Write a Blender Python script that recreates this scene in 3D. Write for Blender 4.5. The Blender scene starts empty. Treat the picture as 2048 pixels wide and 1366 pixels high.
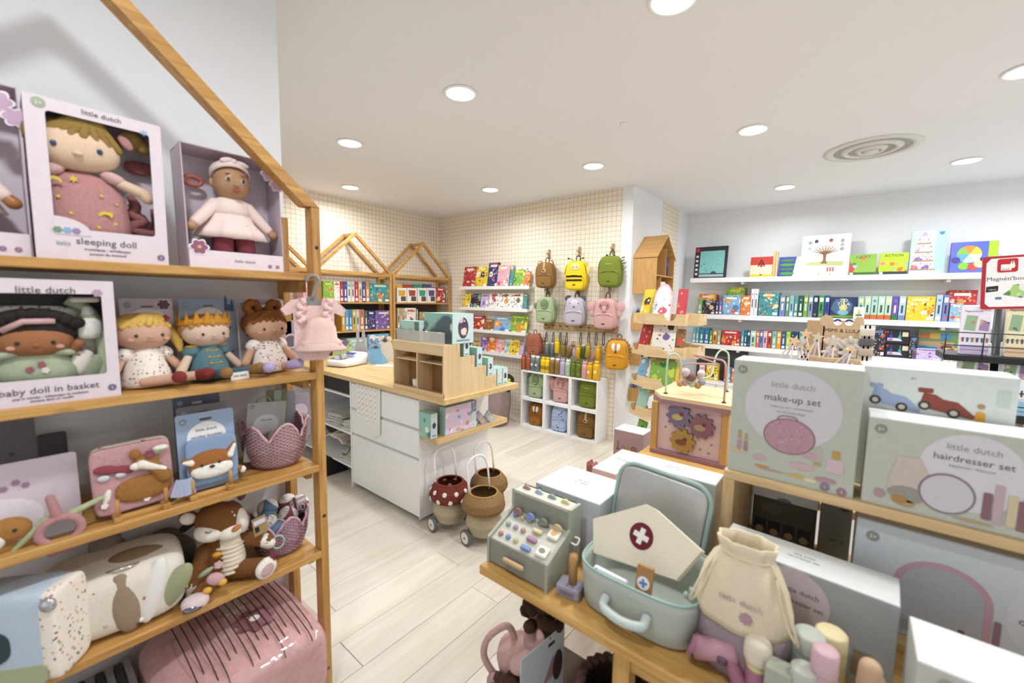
import bpy, math, random
from math import sin, cos, pi, radians
from mathutils import Matrix, Vector, Euler
random.seed(7)
S = bpy.context.scene
COL = S.collection
# ------------------------------------------------------------------ camera
F_PX, YAW, PITCH, ROLL, EYE = 831.1, radians(39.293), radians(5.623), radians(0.967), 1.55
_fw = Vector((-sin(YAW)*cos(PITCH), cos(YAW)*cos(PITCH), -sin(PITCH)))
_rt = Vector((cos(YAW), sin(YAW), 0)); _up = _rt.cross(_fw)
_r2 = cos(ROLL)*_rt + sin(ROLL)*_up; _u2 = -sin(ROLL)*_rt + cos(ROLL)*_up
cam_data = bpy.data.cameras.new('camera'); cam = bpy.data.objects.new('camera', cam_data); COL.objects.link(cam)
cam_data.sensor_width = 36; cam_data.lens = F_PX/2048*36; cam_data.clip_start = 0.02
R3 = Matrix((_r2, _u2, -_fw)).transposed()
cam.matrix_world = Matrix.Translation((0, 0, EYE)) @ R3.to_4x4()
cam_data.dof.use_dof = True; cam_data.dof.focus_distance = 3.4; cam_data.dof.aperture_fstop = 2.0
S.camera = cam
def at(px, py, ax, v):
    """room point where the sight line through a photo pixel meets the plane ax = v (used to measure the room)"""
    d = (px-1024)/F_PX*_r2 - (py-683)/F_PX*_u2 + _fw
    o = Vector((0, 0, EYE)); i = 'xyz'.index(ax); return o + d*((v-o[i])/d[i])
# ------------------------------------------------------------------ world, light, exposure
W = bpy.data.worlds.new('daylight'); S.world = W; W.use_nodes = True
bg = W.node_tree.nodes['Background']; bg.inputs[0].default_value = (0.93, 0.96, 1, 1); bg.inputs[1].default_value = 1.2
S.view_settings.view_transform = 'Standard'; S.view_settings.look = 'None'; S.view_settings.gamma = 1
S.view_settings.use_curve_mapping = False; S.view_settings.exposure = 0.06
CEIL = 2.77
LAMP_W = 12.5
# ------------------------------------------------------------------ colours and materials
def soft(h, k=.8):
    """pull muted tones a little towards grey; vivid ones stay"""
    h = h.lstrip('#'); c = [int(h[i:i+2], 16) for i in (0, 2, 4)]; mx, mn = max(c), min(c)
    if mx == 0 or (mx-mn)/mx > .52: return '#'+h
    g = sum(c)/3; return '#%02x%02x%02x' % tuple(int(round(g+(v-g)*k)) for v in c)
def lin(h):
    h = h.lstrip('#'); r = []
    for i in (0, 2, 4):
        c = int(h[i:i+2], 16)/255; r.append(c/12.92 if c <= .04045 else ((c+.055)/1.055)**2.4)
    return (*r, 1)
MATS = {}
def _new(name):
    m = bpy.data.materials.new(name); m.use_nodes = True; nt = m.node_tree
    return m, nt, nt.nodes['Principled BSDF']
def N(nt, t, **kw):
    n = nt.nodes.new(t)
    for k, v in kw.items():
        if k.startswith('i_'):
            k = k[2:]; n.inputs[int(k) if k.isdigit() else k].default_value = v
        else: setattr(n, k, v)
    return n
def paint(h, rough=.5, metal=0, alpha=1, bump=0, scale=60, var=.06):
    h = soft(h)
    key = ('p', h, rough, metal, alpha, bump, scale)
    if key in MATS: return MATS[key]
    m, nt, b = _new('surface_'+h.strip('#')); L = nt.links.new
    c = lin(h); tc = N(nt, 'ShaderNodeTexCoord')
    nz = N(nt, 'ShaderNodeTexNoise', i_Scale=scale, i_Detail=3)
    L(tc.outputs['Object'], nz.inputs['Vector'])
    mx = N(nt, 'ShaderNodeMix', data_type='RGBA', i_6=tuple(x*(1-var) for x in c[:3])+(1,), i_7=tuple(min(1, x*(1+var)) for x in c[:3])+(1,))
    L(nz.outputs['Fac'], mx.inputs[0]); L(mx.outputs[2], b.inputs['Base Color'])
    b.inputs['Roughness'].default_value = rough; b.inputs['Metallic'].default_value = metal
    if bump:
        bp = N(nt, 'ShaderNodeBump', i_Strength=bump, i_Distance=.004); L(nz.outputs['Fac'], bp.inputs['Height']); L(bp.outputs[0], b.inputs['Normal'])
    if alpha < 1: b.inputs['Alpha'].default_value = alpha
    MATS[key] = m; return m
def plush(h, amount=.8, scale=120): return paint(h, .95, 0, 1, amount, scale, .22)
def cloth(h): return paint(h, .9, 0, 1, .35, 260, .07)
def wood(c1, c2, axis='x', rough=.5, knots=True, gs=1.0):
    key = ('w', c1, c2, axis, rough, knots, gs)
    if key in MATS: return MATS[key]
    m, nt, b = _new('wood_'+axis+c1.strip('#')); L = nt.links.new
    tc = N(nt, 'ShaderNodeTexCoord'); mp = N(nt, 'ShaderNodeMapping')
    sc = [34*gs]*3; sc['xyz'.index(axis)] = 2.2*gs; mp.inputs['Scale'].default_value = sc
    oi = N(nt, 'ShaderNodeObjectInfo'); va = N(nt, 'ShaderNodeVectorMath', operation='SCALE'); cb = N(nt, 'ShaderNodeCombineXYZ')
    for i in range(3): L(oi.outputs['Random'], cb.inputs[i])
    L(cb.outputs[0], va.inputs[0]); va.inputs['Scale'].default_value = 7
    ad = N(nt, 'ShaderNodeVectorMath', operation='ADD'); L(tc.outputs['Object'], ad.inputs[0]); L(va.outputs[0], ad.inputs[1]); L(ad.outputs[0], mp.inputs['Vector'])
    nz = N(nt, 'ShaderNodeTexNoise', i_Scale=1.0, i_Detail=5, i_Roughness=.6, i_Distortion=1.2); L(mp.outputs[0], nz.inputs['Vector'])
    cr = N(nt, 'ShaderNodeValToRGB'); cr.color_ramp.elements[0].position = .32; cr.color_ramp.elements[1].position = .68
    cr.color_ramp.elements[0].color = lin(c1); cr.color_ramp.elements[1].color = lin(c2); L(nz.outputs['Fac'], cr.inputs[0]); out = cr.outputs[0]
    if knots:
        m2 = N(nt, 'ShaderNodeMapping'); s2 = [7]*3; s2['xyz'.index(axis)] = 3.2; m2.inputs['Scale'].default_value = s2; L(ad.outputs[0], m2.inputs['Vector'])
        vo = N(nt, 'ShaderNodeTexVoronoi', i_Scale=1.0); L(m2.outputs[0], vo.inputs['Vector'])
        mr = N(nt, 'ShaderNodeMapRange', i_1=.03, i_2=.1, i_3=.75, i_4=0.0); L(vo.outputs['Distance'], mr.inputs[0])
        mx = N(nt, 'ShaderNodeMix', data_type='RGBA', i_7=lin('#5b3517')); L(mr.outputs[0], mx.inputs[0]); L(out, mx.inputs[6]); out = mx.outputs[2]
    L(out, b.inputs['Base Color']); b.inputs['Roughness'].default_value = rough
    MATS[key] = m; return m
def printed(base, pal, scale=18, thr=.34, rough=.45, soft=False, bump=0):
    """flat printed illustration: scattered blobs of the palette colours on a base colour, laid out anew on every object"""
    key = ('pr', base, tuple(pal), scale, thr, rough, soft)
    if key in MATS: return MATS[key]
    m, nt, b = _new('print_'+base.strip('#')); L = nt.links.new
    tc = N(nt, 'ShaderNodeTexCoord'); oi = N(nt, 'ShaderNodeObjectInfo')
    w = N(nt, 'ShaderNodeMath', operation='MULTIPLY', i_1=57.0); L(oi.outputs['Random'], w.inputs[0])
    dn = N(nt, 'ShaderNodeTexNoise', i_Scale=scale*1.3, i_Detail=2); L(tc.outputs['Object'], dn.inputs['Vector'])
    dv = N(nt, 'ShaderNodeVectorMath', operation='SCALE'); dv.inputs['Scale'].default_value = .55/scale; L(dn.outputs['Color'], dv.inputs[0])
    av = N(nt, 'ShaderNodeVectorMath', operation='ADD'); L(tc.outputs['Object'], av.inputs[0]); L(dv.outputs[0], av.inputs[1])
    vo = N(nt, 'ShaderNodeTexVoronoi', voronoi_dimensions='4D', i_Scale=scale); L(av.outputs[0], vo.inputs['Vector']); L(w.outputs[0], vo.inputs['W'])
    sp = N(nt, 'ShaderNodeSeparateColor'); L(vo.outputs['Color'], sp.inputs[0])
    cr = N(nt, 'ShaderNodeValToRGB'); cr.color_ramp.interpolation = 'CONSTANT'
    el = cr.color_ramp.elements
    while len(el) < len(pal): el.new(.5)
    for i, p in enumerate(pal): el[i].position = i/len(pal); el[i].color = lin(p)
    L(sp.outputs[0], cr.inputs[0])
    mr = N(nt, 'ShaderNodeMapRange', i_1=thr-.05, i_2=thr+.05, i_3=1.0, i_4=0.0); L(vo.outputs['Distance'], mr.inputs[0])
    mx = N(nt, 'ShaderNodeMix', data_type='RGBA', i_6=lin(base)); L(mr.outputs[0], mx.inputs[0]); L(cr.outputs[0], mx.inputs[7])
    if soft:                                   # larger figures and scenery under the small motifs
        v2 = N(nt, 'ShaderNodeTexVoronoi', voronoi_dimensions='4D', i_Scale=scale*.34); L(av.outputs[0], v2.inputs['Vector']); L(w.outputs[0], v2.inputs['W'])
        s2 = N(nt, 'ShaderNodeSeparateColor'); L(v2.outputs['Color'], s2.inputs[0]); c2 = N(nt, 'ShaderNodeValToRGB'); c2.color_ramp.interpolation = 'CONSTANT'; e2 = c2.color_ramp.elements
        q = [base]+list(pal[::-1])+[base]
        while len(e2) < len(q): e2.new(.5)
        for i, p in enumerate(q): e2[i].position = i/len(q); e2[i].color = lin(p)
        L(s2.outputs[1], c2.inputs[0]); m2 = N(nt, 'ShaderNodeMapRange', i_1=.46, i_2=.52, i_3=1.0, i_4=0.0); L(v2.outputs['Distance'], m2.inputs[0])
        x2 = N(nt, 'ShaderNodeMix', data_type='RGBA', i_6=lin(base)); L(m2.outputs[0], x2.inputs[0]); L(c2.outputs[0], x2.inputs[7]); L(x2.outputs[2], mx.inputs[6])
    L(mx.outputs[2], b.inputs['Base Color']); b.inputs['Roughness'].default_value = rough
    MATS[key] = m; return m
def emit(h, s):
    m, nt, b = _new('lamp_glow'); b.inputs['Base Color'].default_value = lin(h); b.inputs['Emission Color'].default_value = lin(h); b.inputs['Emission Strength'].default_value = s; return m
def clear(h='#ffffff', rough=.08, trans=.92):
    key = ('c', h, rough, trans)
    if key in MATS: return MATS[key]
    m, nt, b = _new('clear_film'); L = nt.links.new
    tr = N(nt, 'ShaderNodeBsdfTransparent', i_0=lin(h)); gl = N(nt, 'ShaderNodeBsdfGlossy', i_Roughness=rough)
    nz = N(nt, 'ShaderNodeTexNoise', i_Scale=9, i_Detail=2); bp = N(nt, 'ShaderNodeBump', i_Strength=.25, i_Distance=.01)
    L(nz.outputs['Fac'], bp.inputs['Height']); L(bp.outputs[0], gl.inputs['Normal'])
    mx = N(nt, 'ShaderNodeMixShader', i_0=1-trans); L(tr.outputs[0], mx.inputs[1]); L(gl.outputs[0], mx.inputs[2])
    L(mx.outputs[0], nt.nodes['Material Output'].inputs['Surface']); MATS[key] = m; return m
# ------------------------------------------------------------------ mesh building
class G:
    def __init__(s): s.v = []; s.f = []
    def add(s, vs, fs, M=None):
        o = len(s.v)
        s.v += [tuple(M @ Vector(p)) for p in vs] if M is not None else [tuple(p) for p in vs]
        s.f += [tuple(i+o for i in f) for f in fs]; return s
    def box(s, x0, x1, y0, y1, z0, z1, b=0, M=None):
        if b <= 0:
            vs = [(x, y, z) for x in (x0, x1) for y in (y0, y1) for z in (z0, z1)]
            return s.add(vs, [(0, 1, 3, 2), (4, 6, 7, 5), (0, 4, 5, 1), (2, 3, 7, 6), (0, 2, 6, 4), (1, 5, 7, 3)], M)
        b = min(b, abs(x1-x0)/2.01, abs(y1-y0)/2.01, abs(z1-z0)/2.01)
        c = ((x0+x1)/2, (y0+y1)/2, (z0+z1)/2); h = (abs(x1-x0)/2, abs(y1-y0)/2, abs(z1-z0)/2)
        vs = []; ix = {}
        for sx in (-1, 1):
            for sy in (-1, 1):
                for sz in (-1, 1):
                    for a in range(3):
                        sg = (sx, sy, sz); p = [c[i]+sg[i]*(h[i]-(0 if i == a else b)) for i in range(3)]
                        ix[(sx, sy, sz, a)] = len(vs); vs.append(p)
        fs = []
        for a in range(3):
            u, w = (a+1) % 3, (a+2) % 3
            for sg in (-1, 1):
                q = []
                for (su, sw) in ((-1, -1), (1, -1), (1, 1), (-1, 1)):
                    k = [0, 0, 0]; k[a] = sg; k[u] = su; k[w] = sw; q.append(ix[(*k, a)])
                fs.append(tuple(q if sg > 0 else q[::-1]))
        for a in range(3):
            u, w = (a+1) % 3, (a+2) % 3
            for su in (-1, 1):
                for sw in (-1, 1):
                    k0 = [0]*3; k0[a] = -1; k0[u] = su; k0[w] = sw; k1 = k0[:]; k1[a] = 1
                    q = [ix[(*k0, u)], ix[(*k1, u)], ix[(*k1, w)], ix[(*k0, w)]]
                    fs.append(tuple(q[::-1] if su*sw > 0 else q))
        for sx in (-1, 1):
            for sy in (-1, 1):
                for sz in (-1, 1):
                    q = [ix[(sx, sy, sz, a)] for a in range(3)]; fs.append(tuple(q if sx*sy*sz > 0 else q[::-1]))
        return s.add(vs, fs, M)
    def bx(s, c, d, b=0, M=None): return s.box(c[0]-d[0]/2, c[0]+d[0]/2, c[1]-d[1]/2, c[1]+d[1]/2, c[2]-d[2]/2, c[2]+d[2]/2, b, M)
    def lathe(s, prof, n=20, M=None, cap=True, rf=None):
        vs = []; m = len(prof)
        for j, (r, z) in enumerate(prof):
            for i in range(n):
                a = 2*pi*i/n; q = r if rf is None else rf(r, z, a, j); vs.append((q*cos(a), q*sin(a), z))
        fs = [(j*n+i, j*n+(i+1) % n, (j+1)*n+(i+1) % n, (j+1)*n+i) for j in range(m-1) for i in range(n)]
        if cap:
            fs.append(tuple(range(n))[::-1]); fs.append(tuple((m-1)*n+i for i in range(n)))
        return s.add(vs, fs, M)
    def cyl(s, p0, p1, r0, r1=None, n=14, cap=True):
        p0, p1 = Vector(p0), Vector(p1); d = p1-p0; q = d.to_track_quat('Z', 'Y').to_matrix().to_4x4()
        return s.lathe([(r0, 0), (r0 if r1 is None else r1, d.length)], n, Matrix.Translation(p0) @ q, cap)
    def cap(s, p0, p1, r0, r1=None, n=12):
        """tapered limb with round ends"""
        r1 = r0 if r1 is None else r1; p0, p1 = Vector(p0), Vector(p1); d = p1-p0; L = d.length
        q = d.to_track_quat('Z', 'Y').to_matrix().to_4x4(); pr = []
        for k in range(5): a = -pi/2+pi/2*(k+.25)/4.25; pr.append((r0*cos(a), r0*sin(a)))
        for k in range(5): a = pi/2*k/4.25; pr.append((r1*cos(a), L+r1*sin(a)))
        return s.lathe(pr, n, Matrix.Translation(p0) @ q)
    def sq(s, c, r, e1=1, e2=1, nu=24, nv=14, M=None, warp=None):
        f = lambda w, e: math.copysign(abs(w)**e, w)
        vs = [(0, 0, -r[2])]
        for j in range(1, nv):
            t = -pi/2+pi*j/nv
            for i in range(nu):
                a = 2*pi*i/nu; vs.append((r[0]*f(cos(t), e1)*f(cos(a), e2), r[1]*f(cos(t), e1)*f(sin(a), e2), r[2]*f(sin(t), e1)))
        vs.append((0, 0, r[2])); fs = []; top = len(vs)-1
        for i in range(nu):
            k = (i+1) % nu; fs.append((0, 1+k, 1+i)); o = 1+(nv-2)*nu; fs.append((top, o+i, o+k))
            for j in range(nv-2): fs.append((1+j*nu+i, 1+j*nu+k, 1+(j+1)*nu+k, 1+(j+1)*nu+i))
        if warp: vs = [warp(*p) for p in vs]
        T = Matrix.Translation(c) if M is None else Matrix.Translation(c) @ M
        return s.add(vs, fs, T)
    def ell(s, c, r, rot=None, nu=18, nv=12):
        if not hasattr(r, '__len__'): r = (r, r, r)
        return s.sq(c, r, 1, 1, nu, nv, None if rot is None else Euler([radians(a) for a in rot]).to_matrix().to_4x4())
    def tube(s, pts, r, n=8, closed=False):
        pts = [Vector(p) for p in pts]; m = len(pts); rr = list(r) if hasattr(r, '__len__') else [r]*m
        if 4 <= m <= 11 and not closed:              # round coarse paths
            P, Q = [], []
            for i in range(m-1):
                a, b, c, d = pts[max(i-1, 0)], pts[i], pts[i+1], pts[min(i+2, m-1)]
                for k in range(4):
                    t = k/4; P.append(.5*((2*b)+(c-a)*t+(2*a-5*b+4*c-d)*t*t+(3*b-a-3*c+d)*t**3)); Q.append(rr[i]+(rr[i+1]-rr[i])*t)
            pts, rr = P+[pts[-1]], Q+[rr[-1]]; m = len(pts)
        tg = []
        for i in range(m):
            a = pts[(i-1) % m] if (closed or i > 0) else pts[0]; b = pts[(i+1) % m] if (closed or i < m-1) else pts[-1]; tg.append((b-a).normalized())
        nr = tg[0].orthogonal().normalized(); vs = []
        for i in range(m):
            nr = (nr - tg[i]*nr.dot(tg[i])).normalized(); bn = tg[i].cross(nr)
            for k in range(n):
                a = 2*pi*k/n; vs.append(pts[i]+(nr*cos(a)+bn*sin(a))*rr[i])
        fs = [(i*n+k, i*n+(k+1) % n, ((i+1) % m)*n+(k+1) % n, ((i+1) % m)*n+k) for i in range(m if closed else m-1) for k in range(n)]
        if not closed: fs += [tuple(range(n))[::-1], tuple((m-1)*n+k for k in range(n))]
        return s.add(vs, fs)
    def prism(s, o, y0, y1, M=None, hole=None):
        """outline (x, z) extruded from y0 (back) to y1 (front, smaller y)"""
        n = len(o); vs = [(x, y0, z) for x, z in o]+[(x, y1, z) for x, z in o]
        fs = [(i, (i+1) % n, n+(i+1) % n, n+i) for i in range(n)]
        if hole is None:
            fs += [tuple(range(n))[::-1], tuple(range(n, 2*n))]
        else:
            vs += [(x, y0, z) for x, z in hole]+[(x, y1, z) for x, z in hole]
            fs += [(2*n+(i+1) % n, 2*n+i, 3*n+i, 3*n+(i+1) % n) for i in range(n)]
            fs += [(n+i, n+(i+1) % n, 3*n+(i+1) % n, 3*n+i) for i in range(n)]
            fs += [((i+1) % n, i, 2*n+i, 2*n+(i+1) % n) for i in range(n)]
        return s.add(vs, fs, M)
    def sheet(s, fn, nu, nv, t=0, M=None):
        vs = [Vector(fn(i/nu, j/nv)) for j in range(nv+1) for i in range(nu+1)]; w = nu+1
        fs = [(j*w+i, j*w+i+1, (j+1)*w+i+1, (j+1)*w+i) for j in range(nv) for i in range(nu)]
        return s.add(vs, fs, M)
    def make(s, name, mat, parent=None, smooth=False, M=None, solid=0, sub=0):
        me = bpy.data.meshes.new(name); me.from_pydata(s.v, [], s.f); me.materials.append(mat)
        if smooth:
            for p in me.polygons: p.use_smooth = True
        o = bpy.data.objects.new(name, me); COL.objects.link(o); o.parent = parent
        if M is not None: o.matrix_local = M
        if solid: k = o.modifiers.new('thickness', 'SOLIDIFY'); k.thickness = solid; k.offset = 0
        if sub: k = o.modifiers.new('round', 'SUBSURF'); k.levels = k.render_levels = sub
        me.validate(); return o
def circ(x, z, rx, rz=None, n=20, a0=0): rz = rx if rz is None else rz; return [(x+rx*cos(a0+2*pi*i/n), z+rz*sin(a0+2*pi*i/n)) for i in range(n)]
def rrect(x0, z0, x1, z1, r=.01, k=4):
    o = []
    for cx, cz, a in ((x1-r, z1-r, 0), (x0+r, z1-r, 90), (x0+r, z0+r, 180), (x1-r, z0+r, 270)):
        for i in range(k+1): t = radians(a+90*i/k); o.append((cx+r*cos(t), cz+r*sin(t)))
    return o
def flower(x, z, r, n=6, d=.28, m=48, a0=0): return [(x+r*(1-d+d*abs(cos(n*t/2)))*cos(t+a0), z+r*(1-d+d*abs(cos(n*t/2)))*sin(t+a0)) for t in [2*pi*i/m for i in range(m)]]
def star(x, z, r, n=5, q=.45, a0=pi/2): return [(x+(r if i % 2 == 0 else r*q)*cos(a0+pi*i/n), z+(r if i % 2 == 0 else r*q)*sin(a0+pi*i/n)) for i in range(2*n)]
def cross(x, z, r, w, a=0):
    o = [(w, w), (w, r), (-w, r), (-w, w), (-r, w), (-r, -w), (-w, -w), (-w, -r), (w, -r), (w, -w), (r, -w), (r, w)]
    return [(x+p*cos(a)-q*sin(a), z+p*sin(a)+q*cos(a)) for p, q in o]
_pn = [0]
def plate(parent, name, o, y, mat, t=.0015, hole=None, label=None):
    _pn[0] = (_pn[0]+1) % 9; t += .00003*_pn[0]
    ob = G().prism(o, y, y-t, hole=hole).make(name, mat, parent)
    if label: ob['label'] = label
    return ob
def rot(x=0, y=0, z=0): return Euler((radians(x), radians(y), radians(z))).to_matrix().to_4x4()
def T(x, y, z): return Matrix.Translation((x, y, z))
_txt = {}
def lettering(parent, s, size, x, y, z, mat, M=None, align='CENTER', name='lettering', ext=.0004):
    """raised or printed words on a front (facing -y) surface"""
    key = (s, align)
    if key not in _txt:
        c = bpy.data.curves.new('lettering', 'FONT'); c.body = s; c.align_x = align; c.extrude = .02; c.resolution_u = 2
        o = bpy.data.objects.new('lettering', c); me = bpy.data.meshes.new_from_object(o); bpy.data.objects.remove(o); _txt[key] = me
    me = _txt[key].copy(); me.materials.clear(); me.materials.append(mat)
    me.transform(Matrix.Diagonal((size, size, max(ext, .0003)/.02, 1)))
    o = bpy.data.objects.new(name, me); COL.objects.link(o); o.parent = parent
    L = T(x, y, z) @ rot(90); o.matrix_local = L if M is None else M @ L
    return o
# ------------------------------------------------------------------ scene objects
def tag(o, label, cat, group=None, kind=None):
    if label: o['label'] = label
    if cat: o['category'] = cat
    if group: o['group'] = group
    if kind: o['kind'] = kind
    return o
def thing(name, label, cat, loc=(0, 0, 0), rz=0, group=None, R=None):
    o = bpy.data.objects.new(name, None); COL.objects.link(o); o.empty_display_size = .05
    o.matrix_world = T(*loc) @ (rot(0, 0, rz) if R is None else R)
    return tag(o, label, cat, group)
def struct(o): o['kind'] = 'structure'; return o
def dup(root, loc=None, rz=None, label=None, R=None):
    r = root.copy(); COL.objects.link(r)
    if loc is not None: r.matrix_world = T(*loc) @ (R if R is not None else rot(0, 0, rz or 0))
    if label: r['label'] = label
    for ch in [c for c in root.children]:
        c = ch.copy(); COL.objects.link(c); c.parent = r
        for g in [k for k in ch.children]:
            d = g.copy(); COL.objects.link(d); d.parent = c
    return r
ORD = ['first', 'second', 'third', 'fourth', 'fifth', 'sixth', 'seventh', 'eighth', 'ninth', 'tenth', 'eleventh', 'twelfth', 'thirteenth', 'fourteenth', 'fifteenth',
       'sixteenth', 'seventeenth', 'eighteenth', 'nineteenth', 'twentieth', 'twenty-first', 'twenty-second', 'twenty-third', 'twenty-fourth', 'twenty-fifth', 'twenty-sixth', 'twenty-seventh', 'twenty-eighth', 'twenty-ninth', 'thirtieth']
# common materials
PINE_X, PINE_Z = wood('#a9773a', '#d3a55f', 'x'), wood('#a9773a', '#d3a55f', 'z')
OAK_X = wood('#c9a56b', '#ddc08b', 'x', .4, False, .6)
PLY_X, PLY_Z = wood('#cfae7e', '#e2c99d', 'x', .5, False, .5), wood('#cfae7e', '#e2c99d', 'z', .5, False, .5)
BAMBOO = wood('#b98b4c', '#cfa365', 'z', .5, False, 1.6)
CRATE_X, CRATE_Z = wood('#c8a673', '#e2c899', 'x'), wood('#c8a673', '#e2c899', 'z')
WHITE = paint('#f1f1f1', .4); SATIN = paint('#ececea', .25); BLACK = paint('#1b1b1d', .5); DARK = paint('#2c2b2e', .6)
INK = paint('#5b5b5b', .7); INKL = paint('#9b9797', .7); CREAM = paint('#f2ead8', .7)
GREYP = paint('#8e8a84', .45)

def wicker_mat(c, stakes, dz=.0075):
    """woven cane: dark gaps between over-and-under strands, following angle and height"""
    m, nt, b = _new('wicker_'+c.strip('#')); L = nt.links.new; tc = N(nt, 'ShaderNodeTexCoord'); sp = N(nt, 'ShaderNodeSeparateXYZ'); L(tc.outputs['Object'], sp.inputs[0])
    an = N(nt, 'ShaderNodeMath', operation='ARCTAN2'); L(sp.outputs['Y'], an.inputs[0]); L(sp.outputs['X'], an.inputs[1])
    a1 = N(nt, 'ShaderNodeMath', operation='MULTIPLY', i_1=float(stakes)); L(an.outputs[0], a1.inputs[0]); s1 = N(nt, 'ShaderNodeMath', operation='COSINE'); L(a1.outputs[0], s1.inputs[0])
    z1 = N(nt, 'ShaderNodeMath', operation='MULTIPLY', i_1=pi/dz); L(sp.outputs['Z'], z1.inputs[0]); s2 = N(nt, 'ShaderNodeMath', operation='SINE'); L(z1.outputs[0], s2.inputs[0])
    ab = N(nt, 'ShaderNodeMath', operation='ABSOLUTE'); L(s2.outputs[0], ab.inputs[0])
    pr = N(nt, 'ShaderNodeMath', operation='MULTIPLY'); L(s1.outputs[0], pr.inputs[0]); sg = N(nt, 'ShaderNodeMath', operation='SIGN'); L(s2.outputs[0], sg.inputs[0]); L(sg.outputs[0], pr.inputs[1])
    q = N(nt, 'ShaderNodeMapRange', i_1=-1.0, i_2=.35, i_3=.15, i_4=1.0); L(pr.outputs[0], q.inputs[0])
    q2 = N(nt, 'ShaderNodeMapRange', i_1=.05, i_2=.5, i_3=.25, i_4=1.0); L(ab.outputs[0], q2.inputs[0])
    hh = N(nt, 'ShaderNodeMath', operation='MULTIPLY'); L(q.outputs[0], hh.inputs[0]); L(q2.outputs[0], hh.inputs[1])
    col = lin(soft(c)); mx = N(nt, 'ShaderNodeMix', data_type='RGBA', i_6=tuple(v*.38 for v in col[:3])+(1,), i_7=tuple(min(1, v*1.12) for v in col[:3])+(1,)); L(hh.outputs[0], mx.inputs[0]); L(mx.outputs[2], b.inputs['Base Color'])
    bp = N(nt, 'ShaderNodeBump', i_Strength=.8, i_Distance=.004); L(hh.outputs[0], bp.inputs['Height']); L(bp.outputs[0], b.inputs['Normal']); b.inputs['Roughness'].default_value = .65
    return m
# ================================================================== the room
def wallpaper(axis):
    m, nt, b = _new('grid_wallpaper'); L = nt.links.new; tc = N(nt, 'ShaderNodeTexCoord'); sp = N(nt, 'ShaderNodeSeparateXYZ')
    nz = N(nt, 'ShaderNodeTexNoise', i_Scale=3.0, i_Detail=2); L(tc.outputs['Object'], nz.inputs['Vector'])
    sc = N(nt, 'ShaderNodeVectorMath', operation='SCALE'); sc.inputs['Scale'].default_value = .012; L(nz.outputs['Color'], sc.inputs[0])
    ad = N(nt, 'ShaderNodeVectorMath', operation='ADD'); L(tc.outputs['Object'], ad.inputs[0]); L(sc.outputs[0], ad.inputs[1]); L(ad.outputs[0], sp.inputs[0])
    outs = []
    for o in (sp.outputs['X' if axis == 'x' else 'Y'], sp.outputs['Z']):
        d = N(nt, 'ShaderNodeMath', operation='DIVIDE', i_1=.054); L(o, d.inputs[0])
        fr = N(nt, 'ShaderNodeMath', operation='FRACT'); L(d.outputs[0], fr.inputs[0])
        s = N(nt, 'ShaderNodeMath', operation='SUBTRACT', i_1=.5); L(fr.outputs[0], s.inputs[0])
        a = N(nt, 'ShaderNodeMath', operation='ABSOLUTE'); L(s.outputs[0], a.inputs[0])
        g = N(nt, 'ShaderNodeMapRange', i_1=.455, i_2=.485, i_3=0.0, i_4=1.0); L(a.outputs[0], g.inputs[0]); outs.append(g.outputs[0])
    mxm = N(nt, 'ShaderNodeMath', operation='MAXIMUM'); L(outs[0], mxm.inputs[0]); L(outs[1], mxm.inputs[1])
    mx = N(nt, 'ShaderNodeMix', data_type='RGBA', i_6=lin('#f1e6d3'), i_7=lin('#a39684')); L(mxm.outputs[0], mx.inputs[0]); L(mx.outputs[2], b.inputs['Base Color'])
    b.inputs['Roughness'].default_value = .85; return m
WALLW = paint('#eceef1', .85, scale=8, var=.01)
GX, GY, COLX, FAR, XR, YB = -4.95, 4.26, -1.87, 6.10, 2.3, -2.4
WX, WE = -1.76, 0.72          # white wall behind the toy shelf: its plane and where it ends
struct(G().box(GX-.1, GX, WE-.1, GY+.1, 0, CEIL).make('wall_left', wallpaper('y')))
struct(G().box(GX, COLX-.12, GY, GY+.1, 0, CEIL).make('wall_back', wallpaper('x')))
struct(G().box(COLX-.12, COLX, GY, FAR+.1, 0, CEIL).make('wall_column', WALLW))
struct(G().box(COLX, COLX+.004, 5.11, 5.70, 0, CEIL).make('trim_1', wallpaper('y')))
struct(G().box(COLX, XR+.1, FAR, FAR+.1, 0, CEIL).make('wall_far', WALLW))
struct(G().box(WX-.1, WX, YB, WE, 0, CEIL).make('wall_display', WALLW))
struct(G().box(GX, WX-.1, WE-.1, WE, 0, CEIL).make('wall_return', WALLW))
struct(G().box(XR, XR+.1, YB, FAR, 0, CEIL).make('wall_right', WALLW))
ce = paint('#eceef3', .9, scale=6, var=.01)
struct(G().box(GX-.1, XR+.1, YB-.1, FAR+.1, CEIL, CEIL+.1).make('ceiling', ce))
# shop front behind the photographer: piers, sill and lintel around two wide panes of glass
sf = struct(G().box(WX, XR, YB-.1, YB, 0, .12).box(WX, XR, YB-.1, YB, 2.6, CEIL).box(WX, WX+.08, YB-.1, YB, .12, 2.6).box(XR-.08, XR, YB-.1, YB, .12, 2.6).make('wall_front', WALLW))
for i, (a, b_) in enumerate(((WX+.08, .25), (.25, XR-.08))):
    w = struct(G().prism([(a, .12), (b_, .12), (b_, 2.6), (a, 2.6)], YB-.03, YB-.08, hole=[(a+.05, .17), (b_-.05, .17), (b_-.05, 2.55), (a+.05, 2.55)]).make('window_%d' % (i+1), paint('#d8d8d8', .4)))
    G().box(a+.05, b_-.05, YB-.057, YB-.053, .17, 2.55).make('pane', clear('#ffffff', .02, .96), w)
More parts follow.
